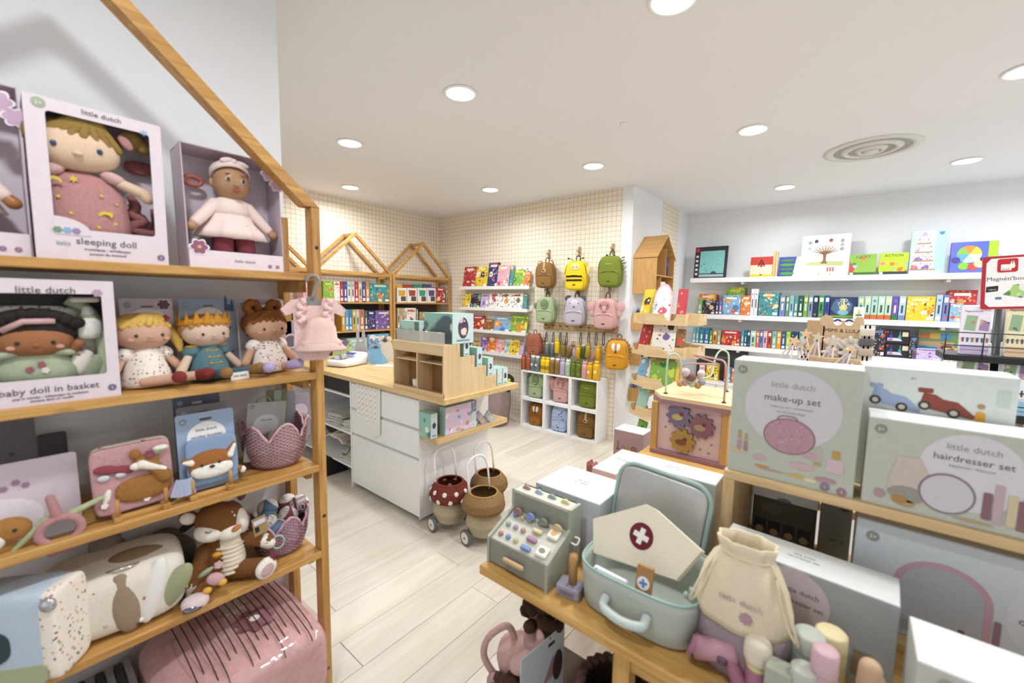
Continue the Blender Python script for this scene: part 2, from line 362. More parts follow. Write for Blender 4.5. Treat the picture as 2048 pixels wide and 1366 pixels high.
# floor: sub-floor and individual boards
base = struct(G().box(GX, XR, YB, FAR, -.1, -.006).make('floor', paint('#b3a999', .8)))
PLK = wood('#cdc4b5', '#ddd5c8', 'y', .38, False, .35)
def plankmat():
    m = PLK; nt = m.node_tree; b = nt.nodes['Principled BSDF']; L = nt.links.new
    src = b.inputs['Base Color'].links[0].from_socket; oi = N(nt, 'ShaderNodeObjectInfo'); hs = N(nt, 'ShaderNodeHueSaturation')
    mr = N(nt, 'ShaderNodeMapRange', i_3=.95, i_4=1.05); L(oi.outputs['Random'], mr.inputs[0]); L(mr.outputs[0], hs.inputs['Value']); L(src, hs.inputs['Color']); L(hs.outputs[0], b.inputs['Base Color'])
plankmat()
PW, PL = .192, 1.38
plank = G().box(0, PW-.0018, 0, PL-.0018, -.006, 0, .0012)
pm = None; nx = int((0.9-GX)/PW)+1
for i in range(nx):
    y = YB + 1.9 - ((i*0.53) % 1)*PL
    x = GX + .003 + i*PW
    while y < FAR-.02:
        y0, y1 = max(y, YB+1.9), min(y+PL-.0025, FAR-.004)
        if y1-y0 > .05 and not (x < WX-.2 and y1 < .6) and not (x+PW < COLX-.1 and y0 > GY):
            if y0 == y and y1 > y+PL-.01:
                if pm is None: o = plank.make('floor_board', PLK, base); pm = o.data
                else: o = bpy.data.objects.new('floor_board', pm); COL.objects.link(o); o.parent = base
                o.location = (x, y, 0)
            else:
                o = G().box(0, PW-.0018, 0, y1-y0, -.006, 0, .0012).make('floor_board', PLK, base); o.location = (x, y0, 0)
        y += PL
struct(G().box(GX+.003+nx*PW, XR, YB, FAR, -.006, 0).make('floor_edge', PLK)).parent = base
# recessed ceiling lamps
glow = emit('#fffaf0', 8); RING = paint('#f4f4f4', .35)
LP = [(-1.90, 1.80, 'nearest the roof rafter of the toy shelf'), (-3.18, 1.82, 'above the counter, left of the big near lamp'), (-.64, 3.41, 'right of centre, left of the round air vent'), (-1.91, 3.45, 'just in front of the backpack wall'),
      (-4.41, 2.52, 'farthest left, near the house shelves'), (-3.21, 3.50, 'in front of the picture book ledges'), (.63, 5.15, 'far right, in front of the game shelves'), (-.65, 5.22, 'small and far, near the far wall above the game shelves'),
      (-.655, 1.79, 'cut by the top edge of the picture'), (.60, 3.40, 'cut by the right edge of the picture')]
for x, y, w in LP + [(.62, 1.79, 'out of view above the display island'), (1.75, 3.4, 'out of view right of the spinner'), (1.75, 1.79, 'out of view far right of the island'), (1.75, 5.15, 'out of view in the far right corner'), (-.655, .0, 'out of view right above the photographer')]:
    t = thing('ceiling_lamp', 'round recessed white ceiling lamp '+(w or 'out of the picture'), 'ceiling lamp', (x, y, CEIL), 0, 'recessed ceiling lamps')
    G().lathe([(.083, 0), (.098, -.001), (.1, -.005), (.094, -.009), (.084, -.009), (.083, 0)], 32, None, False).make('trim_ring', RING, t, True)
    G().lathe([(.083, -.003), (.083, -.006)], 32).make('diffuser', glow, t)
    ld = bpy.data.lights.new('lamp_light', 'AREA'); ld.shape = 'DISK'; ld.size = .16; ld.energy = LAMP_W; ld.color = (.955, .975, 1); ld.spread = radians(165)
    lo = bpy.data.objects.new('lamp_light', ld); COL.objects.link(lo); lo.parent = t; lo.location = (0, 0, -.012)
v = thing('air_vent', 'round white ceiling air vent with concentric rings', 'vent', (.01, 4.35, CEIL))
VM = paint('#dcdad6', .5)
for r0, r1, z in ((.235, .30, -.012), (.145, .19, -.02), (.06, .10, -.026)):
    G().lathe([(r1, 0), (r1, -.006), ((r0+r1)/2, z), (r0, z+.004), (r0, 0)], 40, None, False).make('vent_ring', VM, v, True)
G().lathe([(.235, -.002), (.235, -.003)], 40).make('vent_recess', paint('#a9a7a3', .8), v)
G().lathe([(.05, -.002), (.045, -.03), (.0, -.032)], 24).make('vent_hub', VM, v, True)
sm = thing('smoke_sensor', 'tiny white dot sensor on the ceiling', 'sensor', at(1246, 247, 'z', CEIL))
G().lathe([(.022, 0), (.02, -.01), (.0, -.012)], 16).make('cover', RING, sm, True)
# ================================================================== toy shelf on the left
SX = -1.45                                    # front plane of the unit
def Lp(px, py, x=SX): p = at(px, py, 'x', x); return p.y, p.z
B1, B2, B3, B4 = 1.63, 1.287, .949, .62
un = thing('toy_shelf_unit', 'pine house-shaped toy shelf with open boards and a roof rafter against the white wall', 'shelf unit', (SX, 0, 0), 90)
X0, X1 = -.52, .712
for x in (X0, X1-.028):
    for y, h in ((0, 1.855), (.25, 1.85)):
        G().box(x, x+.028, y, y+.05, 0, h, .002).make('post', PINE_Z, un)
for z in (B1, B2, B3, B4, .2):
    G().box(X0+.002, X1-.028, -.004, .296, z-.024, z, .002).make('shelf_board', PINE_X, un)
    for x in (X0+.028, X1-.05):
        G().box(x, x+.02, .052, .248, z-.064, z-.0245, .001).make('board_cleat', PINE_X, un)
rid = (X0+X1)/2
for sgn in (-1, 1):
    e = X1 if sgn > 0 else X0
    vs = []
    for y in (0, .05): vs += [(e, y, 1.856), (rid, y, 2.416), (rid, y, 2.416-.05), (e-sgn*.05, y, 1.856)]
    g = G().add(vs, [(0, 1, 2, 3), (7, 6, 5, 4), (0, 4, 5, 1), (1, 5, 6, 2), (2, 6, 7, 3), (3, 7, 4, 0)]); g.make('rafter', PINE_X, un)
for z, x in ((1.72, X1-.014), (.75, X1-.014), (.14, X1-.014)):
    o = G().lathe([(.006, 0), (.006, .001)], 14, T(x, 0, z) @ rot(90)).make('screw_hole', paint('#3a2412', .8), un)

LILAC, LILACD = paint('#e3d5de', .45), paint('#b9a6b2', .5)
FLORAL = printed('#efe7da', ['#8a3b4a', '#c98d5b', '#6b7a55', '#b86f7d', '#5b5a78'], 95, .34, .9)
def badge(t, x, z, y, c, r=.012, s='1+'):
    b = plate(t, 'age_badge', circ(x, z, r), y, paint(c, .5), .001)
    lettering(b, s, r*1.0, x, y-.0012, z-r*.35, paint('#f0ece8', .6))
def face(t, c, ry, w, skin, eye='#26262c', nose=True, mouth='#b4635a', y_off=0, eyr=.0055):
    """eyes, nose, blush and mouth on a head centred at c whose front lies ry before it"""
    x, y, z = c
    for s in (-1, 1):
        G().ell((x+s*w*.45, y-ry*.9, z-.004), (eyr*.9, .003, eyr)).make('eye', paint(eye, .2), t, True)
        G().ell((x+s*w*.62, y-ry*.80, z-.017), (.009, .002, .006)).make('blush', plush('#d99a86', .2), t, True)
    if nose: G().ell((x, y-ry*1.0, z-.011), (.0065, .004, .0045)).make('nose', plush(skin, .2), t, True)
    G().tube([(x-.012, y-ry*.95, z-.024), (x, y-ry*.97, z-.027), (x+.012, y-ry*.95, z-.024)], .0011, 6).make('mouth', paint(mouth, .8), t, True)
def rag_doll(name, label, loc, rz, s, skin, hair, dress, hairstyle, sleeve=None, shoe='#7d2f2c', legc=None, sitting=True, lean=-6, legs=((.02, -.12), (.05, -.11)), turn=0):
    t = thing(name, label, 'doll', loc, R=rot(0, 0, rz+turn) @ rot(lean) @ Matrix.Scale(s, 4))
    sk, hm = plush(skin, .25, 300), plush(hair, .7, 160); sl = sleeve or dress
    G().lathe([(.004, .0), (.066, .001), (.074, .012), (.066, .05), (.05, .1), (.036, .128), (.02, .138)], 22).make('dress', dress, t, True)
    for sg in (-1, 1):
        G().ell((sg*.052, -.004, .112), (.03, .026, .024), (0, sg*25, 0)).make('sleeve', sl, t, True)
        G().cap((sg*.058, -.006, .105), (sg*.098, -.022, .045), .0125, .016).make('arm', sk, t, True)
    for sg, (fx, fy) in zip((-1, 1), legs):
        a = Vector((sg*.026, -.055, .018)); b = Vector((sg*fx*1.0, fy, .022))
        G().cap(a, b, .017, .016).make('leg', plush(legc or skin, .3, 260), t, True)
        G().cap(b, b+Vector((sg*.014, -.032, .004)), .019, .021).make('shoe', plush(shoe, .6), t, True)
    c = (0, -.012, .182)
    G().sq(c, (.078, .056, .057), .95, .95, 28, 18).make('head', sk, t, True)
    face(t, (0, -.012, .176), .056, .078, skin)
    hg = G().sq((0, .006, .196), (.083, .062, .056), .95, .95, 28, 18, warp=lambda x, y, z: (x, y, max(z, -.028 if y > 0 else -.0-.25*abs(x)+.012)))
    hg.make('hair', hm, t, True)
    # fringe strands
    f = G()
    for k in range(7):
        a = -.062+k*.0205; f.cap((a*.35+.012, -.048, .236), (a, -.064+abs(a)*.35, .208-.11*abs(a)), .012, .009)
    f.make('fringe', hm, t, True)
    if hairstyle == 'tails':
        for sg in (-1, 1):
            g = G().cap((sg*.076, .0, .19), (sg*.098, -.006, .15), .02, .017).cap((sg*.098, -.006, .15), (sg*.102, -.012, .115), .017, .009)
            g.make('pigtail', hm, t, True)
        p = G().prism(flower(.05, .228, .013, 5), -.049, -.056).make('hair_flower', plush('#8c2f3b', .4), t)
    if hairstyle == 'crown':
        cr = G()
        for k in range(10):
            a = pi+pi*(k-4.5)/8.0; x, y = .086*sin(a), .064*cos(a)+.0
            cr.add([(x*1-.016*cos(a), y-.002, .212), (x+.016*cos(a), y-.002, .212), (x, y-.004, .262)], [(0, 1, 2), (2, 1, 0)])
        G().lathe([(.080, .205), (.087, .215), (.086, .226), (.079, .23)], 28, Matrix.Diagonal((1, .78, 1, 1)), False).make('crown_band', plush('#c98a2c', .5), t, True)
        cr.make('crown', plush('#c98a2c', .5), t, False, solid=.005)
    if hairstyle == 'buns':
        g = G()
        rr = random.Random(3)
        for sg in (-1, 1):
            for k in range(9):
                a = k*2.4; g.ell((sg*.042+.024*cos(a), .004+.018*sin(a*1.7), .262+.02*sin(a)), (.016, .015, .016), None, 10, 8)
        g.make('hair_buns', hm, t, True)
        G().ell((.062, -.03, .242), (.014, .008, .01)).ell((.04, -.034, .24), (.014, .008, .01)).make('hair_ribbon', plush('#b99bd0', .3), t, True)
    return t
def hang_card(name, label, loc, rz, w, h, c, arc, lean=7, cat='toy packaging', icon=None, ic='#6d3a4d', words='little dutch', badge_c='#7f9aa6', turn=0):
    t = thing(name, label, cat, loc, R=rot(0, 0, rz+turn) @ rot(-lean))
    slot = rrect(-.014, h-.028, .014, h-.02, .003, 4); o = rrect(-w/2, 0, w/2, h, .006, 4)
    G().prism(o, 0, -.0018, hole=slot).make('card', paint(c, .5), t)
    arch = [(-.048, h*.55), (.048, h*.55)] + [(.048*cos(a), h*.7+.048*sin(a)) for a in [pi*i/12 for i in range(13)]]
    plate(t, 'title_arch', arch, -.002, paint(arc, .5), .0008)
    lettering(t, words, .0135, 0, -.003, h*.72, INK)
    badge(t, -w/2+.018, h-.02, -.002, badge_c, .0085)
    if icon == 'flower':
        plate(t, 'printed_flower', flower(w/2-.022, h-.018, .02, 6), -.002, paint('#efe4ea', .5), .001)
        plate(t, 'printed_flower', flower(w/2-.022, h-.018, .016, 6), -.0032, paint(ic, .5), .0008)
    if icon == 'castle':
        x, z = w/2-.02, h-.012; plate(t, 'printed_castle', [(x-.013, z-.03), (x+.013, z-.03), (x+.013, z), (x+.009, z+.012), (x+.005, z), (x+.005, z-.006), (x-.004, z-.006), (x-.004, z+.01), (x-.0085, z+.024), (x-.013, z+.01)], -.002, paint('#34546f', .5), .001)
    for dx, dz in ((-w*.34, h*.5), (w*.36, h*.62), (w*.38, h*.3), (-w*.4, h*.2)):
        plate(t, 'printed_star', star(dx, dz, .006), -.002, paint(ic, .5), .0006)
    return t
# ---- second board: seated rag dolls with their cards
CARDX = -1.64
for (pl, pr, pt, nm, lb, c, ar, ic, icc) in ((236, 344, 596, 'doll_card', 'lilac hanging card behind the blonde rag doll', '#cdbecb', '#e6e0e4', 'flower', '#6d3a4d'),
        (356, 470, 596, 'doll_card', 'slate blue hanging card behind the crowned rag doll', '#8ea3bd', '#dfe0e4', 'castle', '#34546f'),
        (474, 566, 597, 'doll_card', 'lilac hanging card behind the brown-haired rag doll', '#cdbecb', '#d9d2dc', 'flower', '#6d3a4d')):
    y0, z1 = Lp(pl, pt, CARDX); y1, _ = Lp(pr, pt, CARDX)
    hang_card(nm, lb, (CARDX+.02, (y0+y1)/2, B2), 90, y1-y0, z1-B2, c, ar, 5, icon=ic, ic=icc)
DX = -1.555
def dy(px, x=DX): return Lp(px, 700, x)[0]
rag_doll('rag_doll', 'blonde rag doll with pigtails in a floral dress sitting on the second board', (DX, dy(290), B2), 90, .84, '#dba888', '#d9b45a', FLORAL, 'tails', None, '#7d2f2c', legs=((-.05, -.115), (.115, -.095)), turn=10)
t = rag_doll('rag_doll', 'rag doll with a golden crown and teal coat sitting on the second board', (DX, dy(416), B2), 90, .82, '#e2bea4', '#b58a52', cloth('#4f7c86'), 'crown', cloth('#4f7c86'), '#8f6a3d', '#3f5f6d', legs=((-.0, -.115), (.105, -.10)), turn=12)
for k in range(3):
    for sg in (-1, 1): G().ell((sg*.017, -.060+k*.009, .062+k*.024), (.005, .003, .005)).make('gold_button', paint('#c79a3a', .3, .5), t, True)
    G().tube([(-.017, -.063+k*.009, .062+k*.024), (.017, -.063+k*.009, .062+k*.024)], .0015, 6).make('gold_braid', paint('#c79a3a', .5), t)
for sg in (-1, 1): G().ell((sg*.05, -.006, .13), (.022, .02, .006)).make('epaulette', plush('#c98a2c', .5), t, True)
rag_doll('rag_doll', 'brown-haired rag doll with curly buns and lilac shoes sitting on the second board', (DX-.02, dy(541), B2), 90, .86, '#d7a27c', '#8b5424', printed('#f0e6dc', ['#8a3b4a', '#5b4a78', '#b8784d', '#a04f60'], 110, .36, .9), 'buns', None, '#b79fd0', legs=((.06, -.11), (.03, -.105)), turn=8)
tt = thing('fabric_tag', 'small white fabric tag lying by the crowned rag doll', 'tag', (SX-.03, dy(478, SX-.03), B2+.001), 90+14)
G().box(-.028, .028, 0, .002, 0, .024, 0).make('tag', paint('#ece9e6', .8), tt); lettering(tt, 'little dutch', .009, 0, -.0005, .01, INK)
bk = thing('toy_card', 'lilac round-windowed card standing behind the brown-haired doll by the post', 'toy packaging', (-1.70, dy(585, -1.70), B2), 90)
G().box(-.05, .045, 0, .02, 0, .17, .002).make('card', LILACD, bk)
plate(bk, 'window', circ(-.005, .09, .03), -.0005, paint('#e2dbe3', .5)); plate(bk, 'picture', circ(-.005, .09, .022), -.0022, paint('#7d6b80', .5))
# ---- window boxes with dolls
def window_box(name, label, loc, rz, w, h, d, win, c='#e3d3db', lean=0, words=(), hanging=None, inner='#dcd3dc', lip=True, sidec='#b59fae'):
    """open-fronted carton: front panel with a rounded window, four sides and a printed back"""
    t = thing(name, label, 'toy box', loc, R=rot(0, 0, rz) @ rot(-lean))
    x0, z0, x1, z1 = win; ho = rrect(x0, z0, x1, z1, .008, 5)
    oo = rrect(-w/2, 0, w/2, h, .001, 5)
    G().prism(oo, .002, 0, hole=ho).make('front_panel', paint(c, .4), t)
    g = G().box(-w/2, -w/2+.003, .002, d, 0, h).box(w/2-.003, w/2, .002, d, 0, h).box(-w/2, w/2, .002, d, 0, .003).box(-w/2, w/2, .002, d, h-.003, h)
    g.make('carton_sides', paint(sidec, .5), t)
    G().box(-w/2, w/2, d-.003, d, 0, h).make('backing', printed(inner, ['#8da0b8', '#9fa9b5', '#b7a0ac'], 55, .09), t)
    for s, size, x, z in words: lettering(t, s, size, x, -.0008, z, INK)
    return t
XF = -1.475
# sleeping doll
y0, y1 = Lp(72, 500, XF)[0], Lp(336, 500, XF)[0]; w = y1-y0; h = Lp(58, 185, XF)[1]-B1; yc = (y0+y1)/2
wx0, wx1 = Lp(96, 300, XF)[0]-yc, Lp(305, 380, XF)[0]-yc; wz0, wz1 = .075, Lp(200, 246, XF)[1]-B1
bx1 = window_box('doll_box', 'large pale lilac window box with a sleeping rag doll on the top board', (XF, yc, B1), 90, w, h, .11, (wx0, wz0, wx1, wz1),
    words=(('little dutch', .0165, Lp(203, 232, XF)[0]-yc, Lp(203, 238, XF)[1]-B1), ('sleeping doll', .0225, Lp(216, 497, XF)[0]-yc, .04), ('muziekpop - schlafpuppe', .0085, Lp(216, 497, XF)[0]-yc, .026), ('poupee de sommeil', .0085, Lp(216, 497, XF)[0]-yc, .015)))
plate(bx1, 'arched_print', [(wx0-.001, .06), (wx0+.06, .06)]+[(wx0+.06*cos(a), .068+.034*sin(a)) for a in [pi*.5*i/8 for i in range(9)]]+[(wx0-.001, .1)], -.0003, paint('#e3d3db', .4), .001)
for dx, c in ((.014, '#6c9a76'), (.03, '#7fa9dc'), (.045, '#9a7fb0')): plate(bx1, 'printed_flower', flower(wx0-.01+dx, .07, .008, 6), -.002, paint(c, .5), .0006)
plate(bx1, 'printed_snowflake', star(w/2-.035, h-.028, .009, 6, .4), -.0003, paint('#8fb4e4', .5), .0008)
badge(bx1, -w/2+.024, h-.016, -.0003, '#9db08f', .0115, '2+'); badge(bx1, w/2-.016, .02, -.0003, '#7a6b94', .008, '2')
lettering(bx1, 'baby', .013, wx0+.012, -.002, .036, paint('#9aa6b8', .7))
def boxed_doll(t): pass
dl = thing('sleeping_doll', 'rag doll with dark blonde hair in a dusty pink velvet sleeping gown', 'doll', (XF-.055, yc-.03, B1+.058), R=rot(0, 0, 90) @ Matrix.Scale(.93, 4))
sk = plush('#e6c3a0', .25, 300); hr = plush('#94783f', .8, 110)
gown = plush('#bd7f7d', .25, 140)
G().lathe([(.02, -.05), (.088, -.045), (.094, .04), (.085, .12), (.055, .165), (.02, .18)], 26, Matrix.Diagonal((1, .5, 1, 1))).make('gown', gown, dl, True)
for k, (x, z, r) in enumerate(((-.05, .0, .006), (.03, -.005, .007), (-.02, .15, .011), (.045, .07, .009), (.02, .03, .006), (-.05, .1, .006), (.0, .12, .005), (.03, .115, .005), (-.03, .06, .006), (.055, .045, .006), (.06, .1, .004), (-.04, .04, .005))):
    yy = -.046*math.sqrt(max(.05, 1-(x/.092)**2))*(1 if z < .12 else .8); plate(dl, 'gold_star', star(x, z, r, 6, .45), yy, paint('#d9c04a', .5), .002)
for x, z, r in ((-.055, .135, .014), (.035, .06, .015)):
    mo = [(x+r*cos(a), z+r*sin(a)) for a in [pi*.05+pi*.9*i/10 for i in range(11)]]+[(x+r*.72*cos(a), z-.003+r*.62*sin(a)) for a in [pi*.95-pi*.9*i/10 for i in range(11)]]
    plate(dl, 'gold_moon', mo, -.043, paint('#d9c04a', .5), .003)
G().sq((-.01, -.015, .232), (.088, .044, .056), .9, .95, 28, 18).make('head', sk, dl, True)
for sg in (-1, 1):
    G().ell((-.01+sg*.042, -.056, .228), (.006, .003, .0075)).make('eye', paint('#2f3f63', .2), dl, True)
G().ell((-.01, -.06, .212), (.01, .006, .006)).make('nose', sk, dl, True)
G().sq((-.01, .0, .258), (.096, .05, .05), .9, .95, 28, 16, warp=lambda x, y, z: (x, y, max(z, .3*abs(x)*-1+.002) if y < 0 else max(z, -.06))).make('hair', hr, dl, True)
f = G()
for k in range(8): a = -.085+k*.023; f.cap((.01+a*.3, -.036, .3), (a-.004, -.05+abs(a)*.25, .262-.22*abs(a)), .014, .01)
f.make('fringe', hr, dl, True)
G().ell((-.082, -.0, .30), (.02, .018, .022)).make('hair_bun', hr, dl, True); G().ell((.105, -.01, .29), (.03, .02, .026)).make('hair_bun', hr, dl, True); G().ell((.13, -.01, .275), (.018, .018, .02)).make('hair_bun', hr, dl, True)
G().ell((.088, -.035, .272), (.012, .008, .022), (0, -35, 0)).make('hair_ribbon', gown, dl, True)
for sg in (-1, 1): G().ell((sg*.06, -.02, .17), (.03, .016, .016), (0, sg*20, 0)).make('ruffle', plush('#d6a7a1', .3), dl, True)
G().cap((.075, -.02, .16), (.122, -.025, .14), .014, .017).cap((.122, -.025, .14), (.13, -.025, .13), .017, .017).make('arm', sk, dl, True)
for nm, lb, (px, py), c, r in (('eye_mask', 'dusty pink sleeping mask in the sleeping doll box', (278, 337), '#a65a5a', (.03, .006, .018)), ('folded_cape', 'dusty pink twisted velvet cloth in the sleeping doll box', (283, 430), '#a8605f', None)):
    yy, zz = Lp(px, py, XF-.09); t = thing(nm, lb, 'doll accessory', (XF-.09, yy, zz), 90)
    if r: G().sq((0, 0, 0), r, .8, 1).make('mask', plush(c, .3), t, True)
    else: G().tube([(-.022, 0, .045), (-.012, -.01, .02), (-.02, -.012, -.005), (.0, -.016, -.018), (-.024, -.012, -.04), (.0, -.01, -.052), (.03, 0, -.045), (.028, 0, .02)], [.009, .012, .013, .014, .013, .014, .012, .009], 10).make('cloth', plush(c, .3), t, True)
# baby doll in an open box
XB = -1.50
y0, y1 = Lp(378, 530, XB)[0], Lp(569, 530, XB)[0]; w = y1-y0; yc = (y0+y1)/2; h = Lp(354, 278, XB-.02)[1]-B1
def open_doll_box(name, label, loc, w, h, mirror=1, lean=4, turn=0):
    t = thing(name, label, 'toy box', loc, R=rot(0, 0, 90+turn) @ rot(-lean)); d = .105; m = paint('#c9b4c2', .45)
    G().prism([(-w/2, 0), (w/2, 0), (w/2, .055), (-w/2, .055)], .002, 0).make('front_panel', paint('#e6d8e0', .4), t)
    G().box(-w/2, -w/2+.003, 0, d, 0, h).make('side_panel', m, t); G().box(w/2-.003, w/2, 0, d, 0, h).make('side_panel', m, t)
    G().box(-w/2, w/2, 0, d, h-.003, h).make('top_panel', m, t); G().box(-w/2, w/2, 0, d, 0, .003).make('bottom_panel', m, t); G().box(-w/2, w/2, d-.003, d, 0, h).make('backing', paint('#d8cbd8', .45), t)
    lettering(t, 'little dutch', .0135, .015, -.0008, .024, INKL)
    badge(t, w/2-.045, .018, -.0003, '#8a6fa0', .006, '1'); badge(t, w/2-.022, .018, -.0003, '#a06a8c', .006, '1')
    for r, c in ((.026, '#f0e6ec'), (.021, '#9a4f78')): plate(t, 'printed_flower', flower(-w/2+.028, .062, r, 6), -.0004 if r > .025 else -.0016, paint(c, .5), .001)
    plate(t, 'flower_centre', circ(-w/2+.028, .062, .005), -.003, paint('#d9b05a', .5), .0008)
    for dx, dz, r in ((w/2-.03, h-.04, .026), (w/2-.008, h-.07, .024)):
        plate(t, 'printed_flower', flower(dx, dz, r, 6), -.0004, paint('#f0e6ec', .5), .001); plate(t, 'printed_flower', flower(dx, dz, r*.8, 6), -.0016, paint('#cba0c4', .5), .001)
    return t
def baby_doll(name, label, loc, s, skin, turn=0, hood=True):
    t = thing(name, label, 'doll', loc, R=rot(0, 0, 90+turn) @ Matrix.Scale(s, 4)); sk = paint(skin, .4); top = printed('#efd9d2', ['#a9776d', '#c79a8f', '#b58a86'], 60, .13, .9); pants = plush('#7a3440', .3)
    for sg in (-1, 1):
        G().cap((sg*.03, -.005, .1), (sg*.035, -.012, -.005), .033, .03).make('trouser_leg', pants, t, True)
        a, b = Vector((sg*.05, 0, .185)), Vector((sg*.105, -.012, .12))
        G().cap(a, b, .02, .017).make('sleeve', top, t, True)
        G().cap(b, b+Vector((sg*.016, -.005, -.018)), .012, .015).make('hand', sk, t, True)
    G().cap((.085, 0, .02), (.10, -.02, -.02), .016, .018).make('foot', sk, t, True)
    G().lathe([(.05, .148), (.056, .17), (.05, .2), (.025, .214)], 24, Matrix.Diagonal((1.1, .62, 1, 1))).make('blouse', top, t, True)
    def rf(r, z, a, j): return r*(1+.09*sin(9*a)*(1 if j < 2 else .2))
    G().lathe([(.1, .075), (.088, .1), (.066, .13), (.054, .155)], 54, Matrix.Diagonal((1.05, .6, 1, 1)), True, rf).make('ruffled_skirt', top, t, True)
    G().sq((0, -.006, .262), (.053, .05, .058), 1, 1, 28, 20, warp=lambda x, y, z: (x*(1.06 if z < -.01 else 1), y, z)).make('head', sk, t, True)
    for sg in (-1, 1):
        G().ell((sg*.022, -.052, .263), (.008, .004, .006)).make('eye_white', paint('#e9e4df', .3), t, True)
        G().ell((sg*.022, -.0555, .263), (.0055, .002, .0058)).make('eye', paint('#2c3440', .1), t, True)
        G().ell((sg*.024, -.052, .281), (.009, .002, .002), (0, sg*10, 0)).make('eyebrow', paint('#7a5238', .8), t, True)
        G().ell((sg*.055, .0, .255), (.007, .008, .014)).make('ear', sk, t, True)
    G().ell((0, -.06, .247), (.008, .007, .006)).make('nose', sk, t, True)
    G().ell((0, -.055, .229), (.011, .005, .006)).make('mouth', paint('#9c4a3a', .4), t, True)
    hb = cloth('#efd5d2')
    G().lathe([(.0565, -.012), (.0585, 0), (.0565, .012)], 28, T(0, .002, .292) @ rot(-28) @ Matrix.Diagonal((.97, .95, 1, 1)), False).make('headband', hb, t, True, solid=.004)
    G().ell((-.02, -.04, .326), (.02, .009, .009), (0, -15, 0)).ell((.024, -.04, .322), (.022, .009, .008), (0, 12, 0)).ell((0, -.044, .325), (.008, .008, .009)).make('bow', hb, t, True)
    return t
open_doll_box('doll_box', 'open lilac box with a bald baby doll at the right end of the top board', (XB, yc, B1), w, h)
baby_doll('baby_doll', 'bald brown baby doll with a pink headband in an open lilac box', (XB-.055, yc+.0, B1+.03), .93, '#bd8a5e')
yy, zz = Lp(385, 362, XB-.09); t = thing('pacifier', 'terracotta ring pacifier in the open baby doll box', 'doll accessory', (XB-.09, yy, zz), 90)
G().tube([(.022*cos(a), -.004, .013*sin(a)) for a in [2*pi*i/20 for i in range(20)]], .0065, 8, True).make('ring', paint('#b0604c', .4), t, True)
ylo = Lp(66, 500, XB)[0]; t = open_doll_box('doll_box', 'lilac baby doll box cut off by the left picture edge on the top board', (XB, ylo-w/2, B1), w, h+.03, turn=0)
baby_doll('baby_doll', 'baby doll showing only a sleeve, hand and foot at the left picture edge', (XB-.055, ylo-w/2-.005, B1+.03), .95, '#a9713f')
# ---- baby doll in basket box on the second board
XG = -1.462
y1 = Lp(236, 700, XG)[0]; w = .40; yc = y1-w/2; h = Lp(222, 563, XG)[1]-B2
wx1, wz1 = Lp(203, 600, XG)[0]-yc, Lp(150, 588, XG)[1]-B2; wz0 = Lp(100, 757, XG)[1]-B2
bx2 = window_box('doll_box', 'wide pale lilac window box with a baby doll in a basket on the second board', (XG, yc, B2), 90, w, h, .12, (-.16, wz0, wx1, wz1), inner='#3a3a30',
    words=(('little dutch', .022, Lp(92, 575, XG)[0]-yc, h-.032), ('baby doll in basket', .0215, Lp(103, 772, XG)[0]-yc, .028), ('pop in mandje - babypuppe im korbchen', .0075, Lp(103, 772, XG)[0]-yc, .017), ('poupee dans un couffin', .0075, Lp(103, 772, XG)[0]-yc, .009)))
plate(bx2, 'printed_flower', flower(w/2-.03, h-.03, .01, 6), -.0003, paint('#b694ad', .5), .0008); badge(bx2, w/2-.016, .024, -.0003, '#6f5f94', .008, '2')
yd = Lp(66, 650, XG-.07)[0]
t = thing('basket_doll', 'dark-haired rag doll in a sage green dress inside the basket box', 'doll', (XG-.06, yd, B2+.036), R=rot(0, 0, 90) @ Matrix.Scale(.84, 4)); sk = plush('#a06a45', .25, 300); hr = plush('#2a211e', .9, 130)
G().lathe([(.03, 0), (.085, .01), (.085, .05), (.06, .09), (.03, .11)], 24, Matrix.Diagonal((1, .5, 1, 1))).make('dress', cloth('#a9b592'), t, True)
G().sq((0, -.012, .135), (.078, .044, .046), .9, .95).make('head', sk, t, True); face(t, (0, -.012, .134), .044, .074, '#a06a45', eyr=.006)
G().sq((0, .002, .165), (.098, .05, .06), .9, .95, warp=lambda x, y, z: (x, y, max(z, -.09) if y > 0 else max(z, -.01-.2*abs(x)))).make('hair', hr, t, True)
f = G()
for k in range(9): a = -.085+k*.021; f.ell((a, -.03, .175+.035*cos(a*16)), (.02, .02, .018))
f.make('curls', hr, t, True)
G().tube([(-.06, -.04, .165), (-.02, -.05, .19), (.04, -.045, .19)], .008, 8).make('headband', plush('#d6a4a4', .3), t, True)
for dx, dz, c in ((-.015, .055, '#a85565'), (.008, .068, '#a85565'), (.014, .05, '#e4dcd2')): plate(t, 'stitched_flower', flower(dx, dz, .009, 5), -.042, plush(c, .2), .003)
for sg in (-1, 1): G().ell((sg*.05, -.02, .1), (.03, .014, .012), (0, sg*15, 0)).make('collar', cloth('#b5bf9e'), t, True)
G().cap((.07, -.01, .1), (.085, -.02, .12), .012, .014).make('arm', sk, t, True)
t = thing('doll_carrier', 'sage green quilted doll carrier around the dark-haired doll', 'doll accessory', (XG-.075, yd, B2+.012), 90)
G().tube([(-.12, 0, .12), (-.105, -.015, .02), (-.05, -.025, 0), (.06, -.025, 0), (.112, -.02, .03), (.118, -.01, .12), (.1, 0, .2), (.06, 0, .235)], [.014]*8, 10).make('rim', cloth('#b4c296'), t, True)
G().sq((0, .015, .1), (.115, .02, .12), .6, .8).make('lining', FLORAL, t, True)
yb, zb = Lp(178, 650, XG-.05); t = thing('toy_bottle', 'white knitted toy milk bottle in the basket box', 'toy bottle', (XG-.055, yb, zb-.035), 90)
